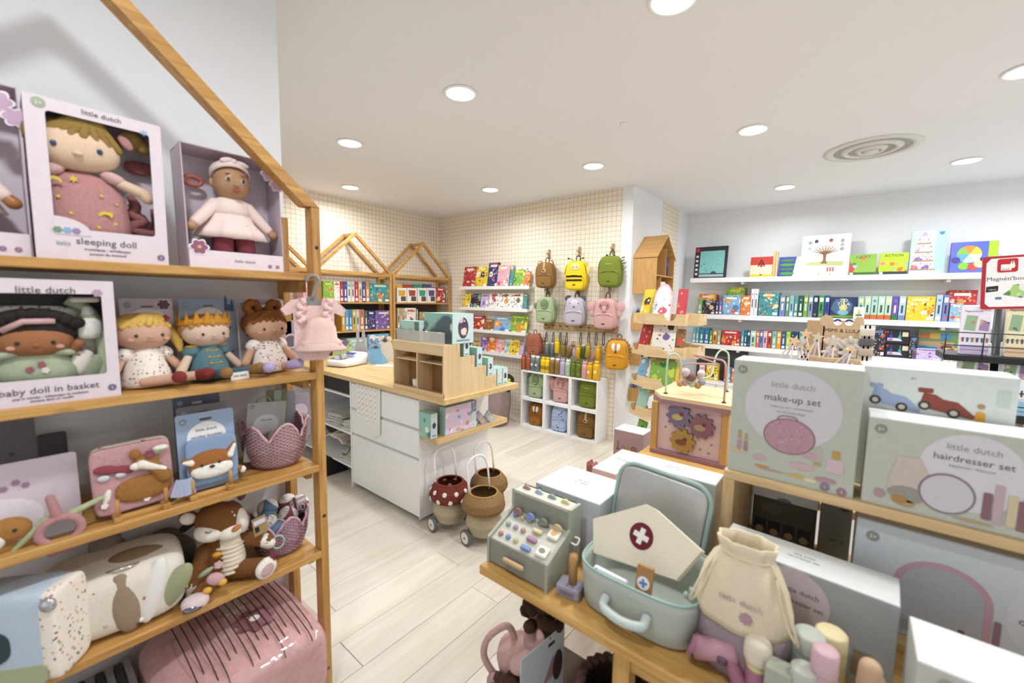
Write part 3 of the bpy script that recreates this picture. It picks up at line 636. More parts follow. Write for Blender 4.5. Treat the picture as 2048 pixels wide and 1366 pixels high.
G().lathe([(.005, 0), (.021, .002), (.024, .015), (.024, .045), (.018, .054)], 18).make('bottle', plush('#ece8df', .3), t, True)
G().lathe([(.019, .054), (.019, .06)], 18).make('collar', plush('#b5c08c', .3), t, True); G().lathe([(.016, .06), (.012, .07), (.009, .08), (.002, .083)], 14).make('teat', plush('#ece8df', .3), t, True)
yb, zb = Lp(170, 600, XG-.05); t = thing('toy_clip', 'cream crescent felt toy above the toy bottle', 'doll accessory', (XG-.05, yb, zb), 90)
G().cap((-.02, 0, 0), (.02, 0, .001), .007, .007).make('body', plush('#e6dcc4', .3), t, True)
for px, py, mm, nm, lb in ((160, 725, FLORAL, 'doll_blanket', 'floral folded doll blanket in the basket box'), (190, 735, cloth('#9fb088'), 'doll_bag', 'sage green folded doll pouch in the basket box')):
    yb, zb = Lp(px, py, XG-.06); t = thing(nm, lb, 'doll accessory', (XG-.06, yb, zb), 90)
    G().sq((0, 0, 0), (.02, .014, .036), .7, .8, M=rot(0, 25, 0)).make('cloth', mm, t, True)
# ---- dress and hat on a hanger, hooked on the post
yh = (X1-.014); hx = SX+.012
zt, zb = Lp(636, 560, hx+.01)[1], Lp(630, 690, hx+.01)[1]
HS = Matrix.Scale(1.14, 4); t = thing('hanger', 'grey card doll-clothes hanger hooked over the shelf board end', 'hanger', (hx, yh-.022, zt), R=rot(0, 0, 68) @ HS)
hk = [(.0+.016*cos(a), -.002, -.003+.016*sin(a)) for a in [pi*1.05-pi*1.35*i/14 for i in range(15)]]+[(.0, -.002, -.045), (-.004, -.002, -.06)]
G().tube(hk, .0055, 8).make('hook', GREYP, t, True); G().prism([(-.03, -.085), (.03, -.085), (.014, -.05), (-.016, -.05)], 0, -.004).make('shoulder', GREYP, t)
t = thing('doll_romper', 'pale pink floral doll romper with frills on a grey hanger', 'doll clothes', (hx, yh-.022, zt-.01), R=rot(0, 0, 68) @ HS)
RM = printed('#ecc9c4', ['#cf9ba0', '#f3ddd6', '#c98a92'], 190, .3, .95)
hz = zt-zb
o = [(-.026, -.045), (-.06, -.052), (-.088, -.078), (-.075, -.098), (-.056, -.09), (-.054, -.15), (-.056, -.185), (-.03, -hz-.01), (.03, -hz-.01), (.06, -.185), (.056, -.15), (.056, -.09), (.078, -.1), (.09, -.08), (.06, -.05), (.026, -.045), (.02, -.068), (-.02, -.068)]
gg = G().prism(o, .012, -.012); gg.make('romper', RM, t)
def frill(x): return [(x+.008*sin(k*1.9), -.016-.004*cos(k*2.2), -.05-k*.0075) for k in range(10)]
for x in (-.035, .036): G().tube(frill(x), [.006+.004*sin(k*1.3)**2 for k in range(10)], 8).make('frill', RM, t, True)
t = thing('doll_hat', 'plain pale pink doll sun hat hanging in front of the romper', 'doll clothes', (hx+.03, yh-.014, zt-.222), R=rot(0, 0, 68) @ HS)
HM = cloth('#efc4b6')
G().lathe([(.062, -.004), (.056, .012), (.046, .02), (.042, .055), (.028, .078), (.004, .084)], 30, Matrix.Diagonal((1, .42, 1, 1)), True, lambda r, z, a, j: r*(1+.03*sin(7*a))).make('crown', HM, t, True)
G().lathe([(.052, .008), (.07, -.012), (.068, -.018), (.05, .002)], 30, Matrix.Diagonal((1, .5, 1, 1)), False, lambda r, z, a, j: r*(1+.035*sin(6*a+1))).make('brim', HM, t, True)
# ---- wicker weave helper: a basket wall with staggered strands, optional scalloped rim
def wicker(prof, nth=72, rim=None, amp=.004, rows=34, M=None, squash=1.0, stakes=26, D=False):
    """prof: list of (t, r, z) knots, t 0..1"""
    def samp(t):
        for (a, b) in zip(prof, prof[1:]):
            if t <= b[0]: k = (t-a[0])/(b[0]-a[0]); k2 = k; return a[1]+(b[1]-a[1])*k2, a[2]+(b[2]-a[2])*k2
        return prof[-1][1], prof[-1][2]
    vs = []; n = stakes*4
    for j in range(rows+1):
        t = j/rows
        for i in range(n):
            a = 2*pi*i/n; tt = t*(1 if rim is None else rim(a)); r, z = samp(tt)
            wv = amp*cos(stakes*a + (pi if j % 2 else 0)); r += wv
            x, y = r*cos(a), r*sin(a)*squash
            if D and y > .55*r: y = .55*r
            vs.append((x, y, z))
    fs = [(j*n+i, j*n+(i+1) % n, (j+1)*n+(i+1) % n, (j+1)*n+i) for j in range(rows) for i in range(n)]
    fs.append(tuple(range(n))[::-1]); g = G().add(vs, fs, M); g.top = vs[-n:]; return g
def plush_eye(t, c, r=.006): G().ell(c, (r, r*.6, r)).make('eye', paint('#19171a', .15), t, True)
# ---- third board
t = thing('toy_card', 'large lilac card holding a fox rattle and mirror toy on the third board', 'toy packaging', (-1.53, -.03, B3), R=rot(0, 0, 90) @ rot(-6))
G().prism(rrect(-.125, 0, .125, .19, .008), .002, 0).make('card', paint('#d9c7d4', .5), t)
for x, z in ((.02, .14), (.035, .13), (.0, .13)): plate(t, 'printed_flower', flower(x, z, .008, 6), -.0002, paint('#a67d97', .5), .0008)
plate(t, 'title_arch', [(-.12, .02), (.06, .02)]+[(-.03+.09*cos(a), .06+.05*sin(a)) for a in [pi*i/10 for i in range(11)]], -.0002, paint('#e7dfe6', .5), .0006)
st = thing('card_stand', 'small wooden display stand under the lilac toy card', 'stand', (SX-.03, -.09, B3), 90)
G().box(-.06, .12, 0, .016, 0, .012, .002).make('rail', PINE_X, st); G().box(-.06, -.045, -.012, .0, 0, .03, .002).make('peg', PINE_Z, st); G().box(.1, .112, -.012, .0, 0, .03, .002).make('peg', PINE_Z, st)
y, z = Lp(121, 1060, -1.47); t = thing('mirror_toy', 'dusty pink ring baby mirror toy hanging from the lilac card', 'baby toy', (-1.472, y, z), 90)
rg = plush('#bb8180', .25)
G().tube([(.036*cos(a), -.004, .033*sin(a)) for a in [2*pi*i/28 for i in range(28)]], .0095, 10, True).make('ring', rg, t, True)
G().prism(circ(0, 0, .03, .028, 28), .004, .0).make('mirror', paint('#8c8590', .04, 1), t)
G().cap((-.012, .0, .085), (-.004, -.002, .04), .009, .011).make('strap', rg, t, True)
G().cap((-.016, .003, -.045), (.02, .003, -.045), .016, .014).make('crinkle_base', plush('#9c5f62', .4), t, True)
for sg, c in ((-1, '#a9b27e'), (1, '#b3b987')): G().cap((sg*.022, .002, .034), (sg*.075, .004, .052 if sg > 0 else -.02), .009, .006).make('leaf_arm', plush(c, .3), t, True)
y, z = Lp(16, 1062, -1.48); t = thing('fox_rattle', 'brown and cream fox rattle beside the mirror toy', 'baby toy', (-1.482, y, z), 90)
G().sq((0, 0, 0), (.038, .02, .03)).make('head', plush('#a4733c'), t, True); G().ell((-.03, -.012, -.016), (.026, .014, .022)).make('cheek', plush('#ece2d2', .4), t, True); G().ell((-.024, -.002, .024), (.014, .01, .016)).make('ear', plush('#e9dfcf', .4), t, True)
plush_eye(t, (.01, -.02, .004), .004)
for (a, b, c, d, col, lb) in ((75, 134, 872, .965, '#4b4852', 'dark slate card leaning on the wall behind the lilac toy card'), (-40, 68, 835, .965, '#77737a', 'tall grey card leaning on the wall at the left picture edge')):
    y0, z1 = Lp(a, c, -1.71); y1, _ = Lp(b, c, -1.71); t = thing('toy_card', lb, 'toy packaging', (-1.71, (y0+y1)/2, B3), R=rot(0, 0, 90) @ rot(-3))
    G().prism(rrect(-(y1-y0)/2, 0, (y1-y0)/2, z1-B3, .006), .002, 0).make('card', paint(col, .6), t)
    plate(t, 'printed_star', star(0, (z1-B3)*.6, .008), -.0002, paint('#5d5763', .6), .0006)
# fabric deer book on its stand
def easel(label, loc, w):
    t = thing('book_easel', label, 'stand', loc, 90)
    G().box(-w/2, w/2, 0, .014, 0, .012, .002).make('rail', PINE_X, t)
    for x in (-w/2, w/2):
        G().box(x-.009, x+.009, -.014, .03, 0, .016, .002).make('foot', PINE_X, t)
        G().cyl((x, -.006, .014), (x, -.007, .062), .0048, .0048, 10).make('peg', PINE_Z, t, True)
    return t
easel('small wooden easel holding the pink deer book', (-1.466, .205, B3), .1)
t = thing('fabric_book', 'dusty pink velvet fabric book with a lying deer on the cover', 'book', (-1.487, .198, B3+.016), R=rot(0, 0, 90) @ rot(-7) @ rot(0, -1, 0)); pv = plush('#c78f93', .25)
G().sq((0, .006, .088), (.083, .012, .088), .22, .25, 32, 16).make('cover', pv, t, True)
G().sq((.004, .026, .092), (.084, .012, .09), .25, .3).make('pages', FLORAL, t, True)
br = plush('#9a6a34', .6); cr = plush('#efe6d8', .3)
G().sq((.018, -.008, .052), (.06, .008, .034), .8, .9).make('deer_body', br, t, True)
G().cap((.062, -.008, .07), (.034, -.009, .118), .019, .015).make('deer_neck', br, t, True)
G().sq((.028, -.012, .124), (.028, .009, .02), 1, 1, M=rot(0, -15, 0)).make('deer_head', br, t, True)
G().cap((.016, -.02, .118), (.062, -.017, .092), .012, .007).make('deer_throat', cr, t, True)
G().ell((.004, -.02, .116), (.013, .007, .01)).make('deer_muzzle', cr, t, True)
G().ell((.006, -.014, .148), (.012, .007, .014)).make('deer_ear', br, t, True); G().ell((.054, -.016, .146), (.02, .006, .009), (0, -20, 0)).make('leaf', plush('#9aa687', .3), t, True); G().ell((.06, -.016, .152), (.018, .006, .008)).make('white_ear', cr, t, True)
G().prism(flower(.036, .14, .012, 6), -.016, -.024).make('flower', plush('#8c4657', .3), t)
G().ell((-.052, -.01, .122), (.026, .006, .012), (0, 12, 0)).make('red_mushroom', plush('#8c434c', .3), t, True); G().ell((-.02, -.01, .113), (.022, .006, .012), (0, 20, 0)).make('red_mushroom', plush('#8c434c', .3), t, True)
for x in (-.06, -.026): G().ell((x, -.01, .102), (.012, .005, .008)).make('mushroom_stem', plush('#c8cfd4', .3), t, True)
for x, z in ((-.064, .03), (.06, .05), (.02, .02)): plate(t, 'stitched_flower', flower(x, z, .008, 5), -.008, paint('#f0e6e0', .8), .004)
G().ell((-.058, -.006, .05), (.008, .006, .02), (0, 20, 0)).make('deer_tail', cr, t, True)
# stroller booklet
easel('small wooden easel holding the blue fox booklet card', (-1.468, .365, B3), .095)
cd = thing('booklet_card', 'blue hanging card printed stroller booklet behind a plush fox face', 'toy packaging', (-1.495, .37, B3+.012), R=rot(0, 0, 90) @ rot(-5))
w, h = .148, .235; G().prism(rrect(-w/2, 0, w/2, h, .007, 4), .002, 0, hole=rrect(-.016, h-.026, .016, h-.018, .003, 4)).make('card', paint('#8fa9cc', .5), cd)
plate(cd, 'title_arch', [(-.05, .125), (.05, .125), (.05, .16)]+[(.05*cos(a), .16+.045*sin(a)) for a in [pi*i/12 for i in range(13)]]+[(-.05, .16)], -.0002, paint('#eceaea', .5), .0008)
lettering(cd, 'little dutch', .0125, 0, -.0014, .178, INK); lettering(cd, 'stroller booklet', .0125, 0, -.0014, .158, INK); lettering(cd, 'buggyboekje - livret poussette', .0048, 0, -.0014, .149, INKL)
badge(cd, -w/2+.018, h-.022, -.0002, '#6f8c8e', .009, '0+')
t = thing('fox_booklet', 'plush fox face booklet with cream cheeks on a blue pad', 'baby toy', (-1.478, .368, B3+.042), R=rot(0, 0, 90) @ rot(-6)); fb = plush('#9b6330')
G().sq((.008, .004, .06), (.066, .009, .07), .25, .3).make('blue_pad', cloth('#7f9cc4'), t, True)
G().sq((0, -.006, .052), (.056, .018, .04), .85, .95).make('head', fb, t, True); G().sq((.002, -.012, .034), (.054, .016, .024), .85, .95).make('cheeks', plush('#f0e9dd', .4), t, True)
for sg in (-1, 1):
    a, b = Vector((sg*.044, 0, .066)), Vector((sg*.066, -.004, .098 if sg > 0 else .074)); G().cap(a, b, .016, .005).make('ear', fb, t, True); G().cap(a+Vector((sg*.006, -.013, .0)), b+Vector((sg*-.001, -.006, -.004)), .0095, .004).make('inner_ear', plush('#f0e9dd', .4), t, True)
    plush_eye(t, (sg*.022-.004, -.026, .054), .0042)
G().ell((-.002, -.028, .046), (.007, .005, .0045)).make('nose', paint('#2a1c1a', .4), t, True)
G().ell((.075, .004, .012), (.012, .01, .01)).make('tail_tip', plush('#9b6330'), t, True); G().ell((.085, .002, .006), (.009, .009, .011)).make('tail_end', plush('#f0e9dd', .4), t, True)
t = thing('price_tags', 'fan of four lilac blue hang tags beside the plush fox', 'tag', (-1.462, .292, B3+.07), 90)
for k in range(4): G().box(-.013, .013, 0, .0008, -.05, .0, 0, M=T(k*.004, -k*.001, 0) @ rot(0, 18-k*9, 0)).make('tag', paint('#a9b7d8' if k % 2 else '#b4b6da', .5), t)
for (a, b, c, col, x, lb) in ((345, 440, 797, '#5f6684', -1.63, 'dark blue card at the back behind the fox booklet'), (352, 455, 817, '#8a8786', -1.58, 'grey card between the dark blue card and the fox booklet')):
    y0, z1 = Lp(a, c, x); y1, _ = Lp(b, c, x); hang_card('toy_card', lb, (x+.012, (y0+y1)/2, B3), 90, y1-y0, z1-B3, col, col, 4, words=' ')
# scalloped pink baskets
def pink_basket(label, loc, c, r, h, n=6, a0=0):
    t = thing('wicker_basket', label, 'basket', loc, 90)
    rim = lambda a: .70+.30*abs(cos(n*(a+a0)/2))
    g = wicker([(0, r*.62, .0), (.15, r*.8, h*.1), (.5, r*.97, h*.42), (.8, r*1.02, h*.74), (1, r*1.06, h)], rim=rim, amp=.0026, rows=36, stakes=30)
    o = g.make('woven_wall', wicker_mat(c, 30, .006), t, True, solid=.004)
    G().tube(g.top, .0045, 7, True).make('rim_braid', paint(c, .6), t, True)
    return t
PK = '#dba6ad'
bl = (-1.585, .592, B3); pink_basket('pink scalloped wicker basket with toy cards on the third board', bl, PK, .102, .165, 6, .55)
def loose_card(label, px, py_t, wpx, x, col, zb, lean=0, bar=None):
    y0, z1 = Lp(px, py_t, x); y1, _ = Lp(px+wpx, py_t, x); w = y1-y0; t = thing('toy_card', label, 'toy packaging', (x, (y0+y1)/2, zb), R=rot(0, 0, 90) @ rot(0, lean, 0))
    G().prism(rrect(-w/2, 0, w/2, z1-zb, .005), .002, 0, ).make('card', paint(col, .5), t)
    if bar: plate(t, 'printed_band', rrect(-w*.15, .01, w*.2, z1-zb-.004, .002), -.0002, paint(bar, .5), .0006)
    return t, w, z1-zb
t, w, h = loose_card('grey bunny card standing in the pink basket', 481, 812, 80, -1.565, '#a5a3a2', B3+.03, 6)
plate(t, 'title_arch', circ(0, h*.62, .042, .034), -.0002, paint('#c3c3c8', .5), .0006); badge(t, -w/2+.014, h-.014, -.0002, '#7f8684', .007)
lettering(t, 'little dutch', .008, 0, -.0012, h*.68, INK)
for dx in (-.035, .012): G().ell((dx, -.014, h*.42), (.008, .006, .022), (0, -20 if dx < 0 else 8, 0)).make('bunny_ear', plush('#a89a80', .5), t, True)
loose_card('olive card with a mint stripe standing in the pink basket', 528, 782, 42, -1.60, '#83805f', B3+.03, 2, '#9fb7a6')
loose_card('narrow grey lilac card standing in the pink basket', 566, 784, 24, -1.63, '#85828f', B3+.03, 0)
t, w, h = loose_card('lilac card with a donut picture standing in the pink basket', 583, 790, 36, -1.66, '#a39aa6', B3+.05, 0)
plate(t, 'title_disc', circ(-.005, h*.6, .03), -.0002, paint('#cfcad6', .5), .0006); plate(t, 'printed_donut', circ(.0, h*.42, .022), -.0012, paint('#c8a79e', .5), .0008); plate(t, 'donut_hole', circ(.0, h*.42, .012), -.0024, paint('#5b3a38', .5), .0006)
y, z = Lp(527, 803, -1.58); t = thing('teether_ring', 'sage green ring teether hooked over cards in the pink basket', 'baby toy', (-1.58, y, z), 90)
G().tube([(.022*cos(a), 0, .016*sin(a)) for a in [2*pi*i/20 for i in range(20)]], .003, 7, True).make('ring', paint('#8ea384', .4), t, True)
# ---- fourth board
t = thing('blanket_pack', 'cream rolled forest-print baby blanket in a clear pack on the fourth board', 'textile pack', (-1.585, .152, B4), R=rot(0, 0, 90-8))
cm = cloth('#e6dccb'); W2, D2, H2 = .155, .115, .092
G().sq((0, 0, H2), (W2, D2, H2), .45, .42, 40, 24).make('blanket', cm, t, True)
def patch(nm, mat, c, r, rt=(0, 0, 0)): G().ell(c, r, rt).make(nm, mat, t, True)
patch('brown_band', cloth('#a18468'), (.02, -.104, .09), (.036, .016, .085), (-3, -6, 0)); patch('brown_band', cloth('#9c7c58'), (.06, -.02, .172), (.075, .05, .016), (0, 6, 0))
patch('grey_leaf', printed('#b9b1ab', ['#d6cfc6', '#c7bfb8'], 150, .3, .9), (-.075, -.104, .1), (.034, .014, .05), (-3, 20, 0))
G().prism(star(-.03, .125, .028, 5, .5, 1.9), -.092, -.112).make('gold_star', cloth('#a87c3c'), t)
patch('green_leaf', cloth('#a3a67a'), (.118, -.098, .08), (.032, .02, .085), (0, 35, -25))
patch('striped_panel', printed('#e9e6e2', ['#c9cdd0'], 220, .2, .9), (.08, -.104, .1), (.026, .015, .09), (-3, 14, -4))
for x, z, c in ((-.06, .03, '#4b5a58'), (.04, .025, '#4b5a58'), (.06, .09, '#b07a45'), (-.02, .05, '#c9bba6'), (.05, .03, '#efe9e2')): patch('stitched_motif', cloth(c), (x, -.112, z), (.006, .004, .007))
G().tube([(.02+.04*cos(a), -.05-.045*sin(a), .165+.02*abs(sin(a))) for a in [pi*i/14 for i in range(15)]], .0045, 8).make('carry_handle', clear('#efe9df', .15, .45), t, True)
G().box(.05, .09, -.085, -.075, .155, .165, .002).make('sewn_label', paint('#eee9e0', .8), t)
t = thing('cushion_pack', 'pale blue cushion pack with a navy patch and floral side at the bottom left corner', 'textile pack', (-1.47, -.055, B4), R=rot(0, 0, 90-38))
G().sq((0, .05, .115), (.10, .055, .115), .28, .28, 32, 18).make('cushion', cloth('#b9cbdc'), t, True)
G().sq((.088, .05, .115), (.02, .054, .112), .3, .3).make('floral_side', FLORAL, t, True)
plate(t, 'navy_patch', rrect(-.05, .07, .02, .15, .03), -.002, cloth('#33454f'), .006); plate(t, 'green_band', rrect(-.09, .01, .085, .055, .01), -.002, cloth('#aeb78a'), .005)
G().ell((.095, .0, .2), (.016, .012, .018)).make('silver_tag', paint('#b9b9bd', .2, .6), t, True)
# deer plush
t = thing('deer_plush', 'brown and cream seated deer plush with activity toys on the fourth board', 'plush toy', (-1.545, .408, B4), R=rot(0, 0, 90-12) @ rot(-4)); db = plush('#7a4e24', 1, 140); dc = plush('#ece3d3', .5)
G().sq((0, .0, .075), (.062, .055, .085), .95, .95).make('body', db, t, True)
G().lathe([(.02, .0), (.043, .012), (.05, .05), (.044, .1), (.03, .13)], 30, T(.014, -.022, .018) @ Matrix.Diagonal((.9, .75, 1, 1)), True, None).make('ribbed_belly', printed('#e8ddc6', ['#d9ccb2'], 140, .22, .95), t, True)
for k in range(7): G().tube([(.014+.039*cos(a), -.024+.033*sin(a), .035+k*.014) for a in [pi+pi*i/12 for i in range(13)]], .0042, 6).make('belly_rib', cloth('#e6dac2'), t, True)
G().sq((-.005, -.012, .205), (.068, .056, .058), .95, .95, M=rot(0, 14, 0)).make('head', db, t, True)
G().sq((-.035, -.034, .18), (.042, .038, .03), .95, .95, M=rot(0, 14, 0)).make('cheek', dc, t, True); G().sq((.046, -.026, .19), (.024, .036, .044), .95, .95, M=rot(0, -10, 0)).make('cheek', dc, t, True)
G().sq((.016, -.046, .168), (.034, .03, .025), .95, .95).make('muzzle', dc, t, True); G().ell((.032, -.07, .182), (.016, .01, .008), (0, -25, 0)).make('nose', plush('#b9793f', .3), t, True)
G().tube([(-.048, -.068, .196), (-.04, -.072, .191), (-.031, -.071, .195)], .0014, 6).make('closed_eye', paint('#3a3330', .8), t, True)
for x, z in ((.0, .228), (.012, .235), (.024, .23), (.006, .214), (.02, .214), (.03, .22), (.014, .222)): G().ell((x, -.064+abs(z-.2)*.35, z), (.0034, .002, .005)).make('white_spot', dc, t, True)
G().ell((-.085, .0, .228), (.028, .012, .022), (0, 30, 0)).make('ear', db, t, True); G().ell((-.088, -.008, .229), (.022, .009, .018), (0, 30, 0)).make('inner_ear', dc, t, True)
G().ell((.058, .0, .268), (.014, .01, .024), (0, 12, 0)).make('ear', plush('#7d4a4a', .6), t, True); G().ell((.022, -.01, .266), (.026, .012, .011), (0, -18, 0)).make('flower_crown', FLORAL, t, True)
G().cap((-.05, -.01, .11), (-.082, -.045, .03), .026, .024).make('arm', db, t, True); G().cap((-.082, -.045, .03), (-.085, -.055, .016), .024, .02).make('hoof', dc, t, True)
G().cap((.052, -.01, .12), (.118, -.04, .1), .026, .022).make('arm', db, t, True); G().cap((.112, -.038, .102), (.124, -.044, .092), .023, .02).make('hoof', dc, t, True)
G().cap((.03, -.03, .03), (.098, -.075, .035), .03, .026).make('leg', db, t, True); G().sq((.105, -.098, .035), (.034, .016, .032), .9, .9, M=rot(0, -30, 25)).make('foot', dc, t, True); G().sq((.108, -.113, .034), (.022, .004, .018), .9, .9, M=rot(0, -30, 25)).make('foot_pad', plush('#c69d9d', .3), t, True)
G().cap((-.03, -.03, .03), (-.07, -.1, .02), .028, .024).make('leg', db, t, True); G().sq((-.082, -.128, .02), (.034, .03, .02), .9, .9).make('foot', plush('#dcc3c6', .4), t, True); G().ell((-.088, -.15, .014), (.024, .012, .011)).make('mirror_dome', paint('#7f7a86', .08, .8), t, True)
G().ell((-.03, -.115, .062), (.024, .014, .018), (0, 25, 0)).make('toy_wing', plush('#cf9aa2', .3), t, True); G().ell((-.052, -.125, .04), (.012, .01, .01)).make('yellow_bell', paint('#d6a63a', .4), t, True); G().ell((-.014, -.125, .05), (.012, .01, .01)).make('yellow_bell', paint('#d6a63a', .4), t, True)
G().ell((-.052, -.085, .078), (.022, .006, .008), (0, -25, 0)).make('leaf', plush('#9db08c', .3), t, True); G().prism(flower(-.02, .085, .012, 5), -.074, -.08).make('felt_flower', plush('#e3b7bd', .3), t); G().ell((-.022, -.07, .115), (.012, .006, .008)).make('orange_leaf', plush('#d9952f', .3), t, True)
G().tube([(.15+.018*cos(a), -.052, .088+.022*sin(a)) for a in [2*pi*i/20 for i in range(20)]], .003, 7, True).make('ring', paint('#a9bba0', .4), t, True); G().box(.118, .132, -.1, -.097, .05, .085, .001).make('ribbon', paint('#7c2f3d', .8), t)
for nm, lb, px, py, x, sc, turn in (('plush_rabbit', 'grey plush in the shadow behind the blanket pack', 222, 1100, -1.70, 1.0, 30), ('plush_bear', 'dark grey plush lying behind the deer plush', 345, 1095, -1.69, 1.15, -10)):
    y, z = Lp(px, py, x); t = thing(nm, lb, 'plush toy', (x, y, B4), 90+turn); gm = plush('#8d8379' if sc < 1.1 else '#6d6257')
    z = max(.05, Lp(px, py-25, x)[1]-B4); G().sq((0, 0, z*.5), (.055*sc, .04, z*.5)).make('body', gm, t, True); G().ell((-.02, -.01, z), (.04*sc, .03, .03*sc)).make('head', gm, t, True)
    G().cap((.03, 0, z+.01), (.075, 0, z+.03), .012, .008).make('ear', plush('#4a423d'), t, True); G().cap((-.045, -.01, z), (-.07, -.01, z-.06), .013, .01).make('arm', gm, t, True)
pink_basket('pink scalloped wicker basket with fabric balls on the fourth board', (-1.585, .595, B4), '#d5a0b4', .092, .15, 6, .5)
bm = [printed('#e9e3dc', ['#46536b', '#7a4350', '#5b6a80'], 130, .36, .9), cloth('#5e7fa3'), cloth('#8a4552')]
for k, (x, y, z, r, lb) in enumerate(((-1.56, .545, .755, .033, 'blue and floral fabric ball at the left of the lower basket'), (-1.54, .57, .72, .034, 'blue and floral fabric ball at the front of the lower basket'), (-1.62, .57, .77, .034, 'blue and floral fabric ball at the back of the lower basket'),
        (-1.57, .62, .74, .034, 'maroon and floral fabric ball at the front of the lower basket'), (-1.62, .64, .765, .033, 'maroon and floral fabric ball by the hang tag in the lower basket'), (-1.58, .665, .765, .033, 'maroon and floral fabric ball nearest the post'), (-1.585, .6, .69, .036, 'maroon and floral fabric ball deep in the lower basket'))):
    t = thing('fabric_ball', lb, 'ball', (x, y, z), R=rot(20*k, 35*k, 15*k), group='fabric balls in the lower basket')
    G().ell((0, 0, 0), (r, r, r), None, 20, 14).make('ball', bm[1 if k < 3 else 2], t, True)
    for a in range(3):
        q = rot(0, 0, 120*a) @ rot(0, 90, 0); G().lathe([(r*1.03*sin(b), r*1.03*cos(b)) for b in [.95-.95*j/6 for j in range(7)]], 16, q, False).make('floral_segment', bm[0], t, True)
for nm, lb, px, py, x, c, c2, w, h in (('hang_tag', 'kraft hang tag on the lower basket', 523, 1050, -1.47, '#a98a55', '#d9d5e4', .042, .062), ('hang_tag', 'lilac hang tag with a plastic hook on the fabric balls', 605, 1005, -1.55, '#c9aeb9', '#efefef', .036, .05)):
    y, z = Lp(px, py, x); t = thing(nm, lb, 'tag', (x, y, z-h/2), R=rot(0, 0, 90) @ rot(0, -8, 0)); G().box(-w/2, w/2, 0, .001, 0, h).make('card', paint(c, .6), t); plate(t, 'sticker', rrect(-w*.4, h*.6, w*.42, h*.85, .002), -.0002, paint(c2, .5), .0006)
    if 'kraft' in lb: plate(t, 'black_print', [(-w*.4, h*.2), (-w*.1, h*.2), (-w*.1, h*.5), (-w*.4, h*.5)], -.0002, BLACK, .0006)
    else: G().tube([(.0+.008*cos(a), -.003, .01+.012*sin(a)) for a in [2*pi*i/14 for i in range(14)]], .0016, 6, True).make('plastic_hook', paint('#f2f2f2', .3), t, True)
# ---- beneath the shelf: wrapped plaid and striped textile
t = thing('wrapped_plaid', 'large dusty pink plush plaid in clear film with black cords under the shelf', 'textile pack', (-1.49, .41, .2), 90)
pk = plush('#dcaeac', .25, 60)
G().sq((0, 0, .13), (.225, .225, .13), .35, .32, 40, 22, warp=lambda x, y, z: (x, y, z+.02*cos(x*9)*(1 if z > 0 else 0))).make('plaid', pk, t, True)
G().sq((0, 0, .132), (.236, .236, .139), .38, .3, 40, 22, warp=lambda x, y, z: (x+.006*sin(y*40), y+.006*sin(x*35+z*30), z+.02*cos(x*9)*(1 if z > 0 else 0)+.004*sin(x*50)*sin(y*45))).make('clear_film', clear('#fbf4f4', .06, .9), t, True)
ck = paint('#2e2326', .8)
for k in range(16):
    x = -.135+k*.0205; G().tube([(x, .14, .272+.012*cos(x*9)), (x, 0, .276+.016*cos(x*9)), (x, -.15+.03*sin(k*1.7), .262+.016*cos(x*9)), (x, -.19+.03*sin(k*1.7), .245)], .0017, 5).make('black_cord', ck, t)
M1 = T(.06, -.06, .277) @ rot(-90)
for c, r, x, n in (('#9a616b', .06, .05, 7), ('#e8d9d2', .016, .05, 12), ('#e8d9d2', .042, .02, 8)):
    zz = .283 if r > .05 else (.287 if r < .02 else .281); yy = .09 if r == .042 else -.03
    G().prism(flower(x, yy, r, n), 0, -.002, M=T(0, 0, zz) @ rot(-90)).make('felt_flower', plush(c, .3), t)
plate(t, 'stitched_logo', circ(-.16, .09, .018), -.232, paint('#7d4f57', .8), .002, hole=circ(-.16, .09, .012))
t = thing('striped_textile', 'folded black and white striped textile beside the wrapped plaid', 'textile pack', (-1.52, .06, .2), 90)
for k in range(12): G().box(-.12+k*.02, -.102+k*.02, -.1, .15, 0, .22, .003).make('stripe_fold', cloth('#8e8b8c' if k % 2 else '#3b393c'), t)
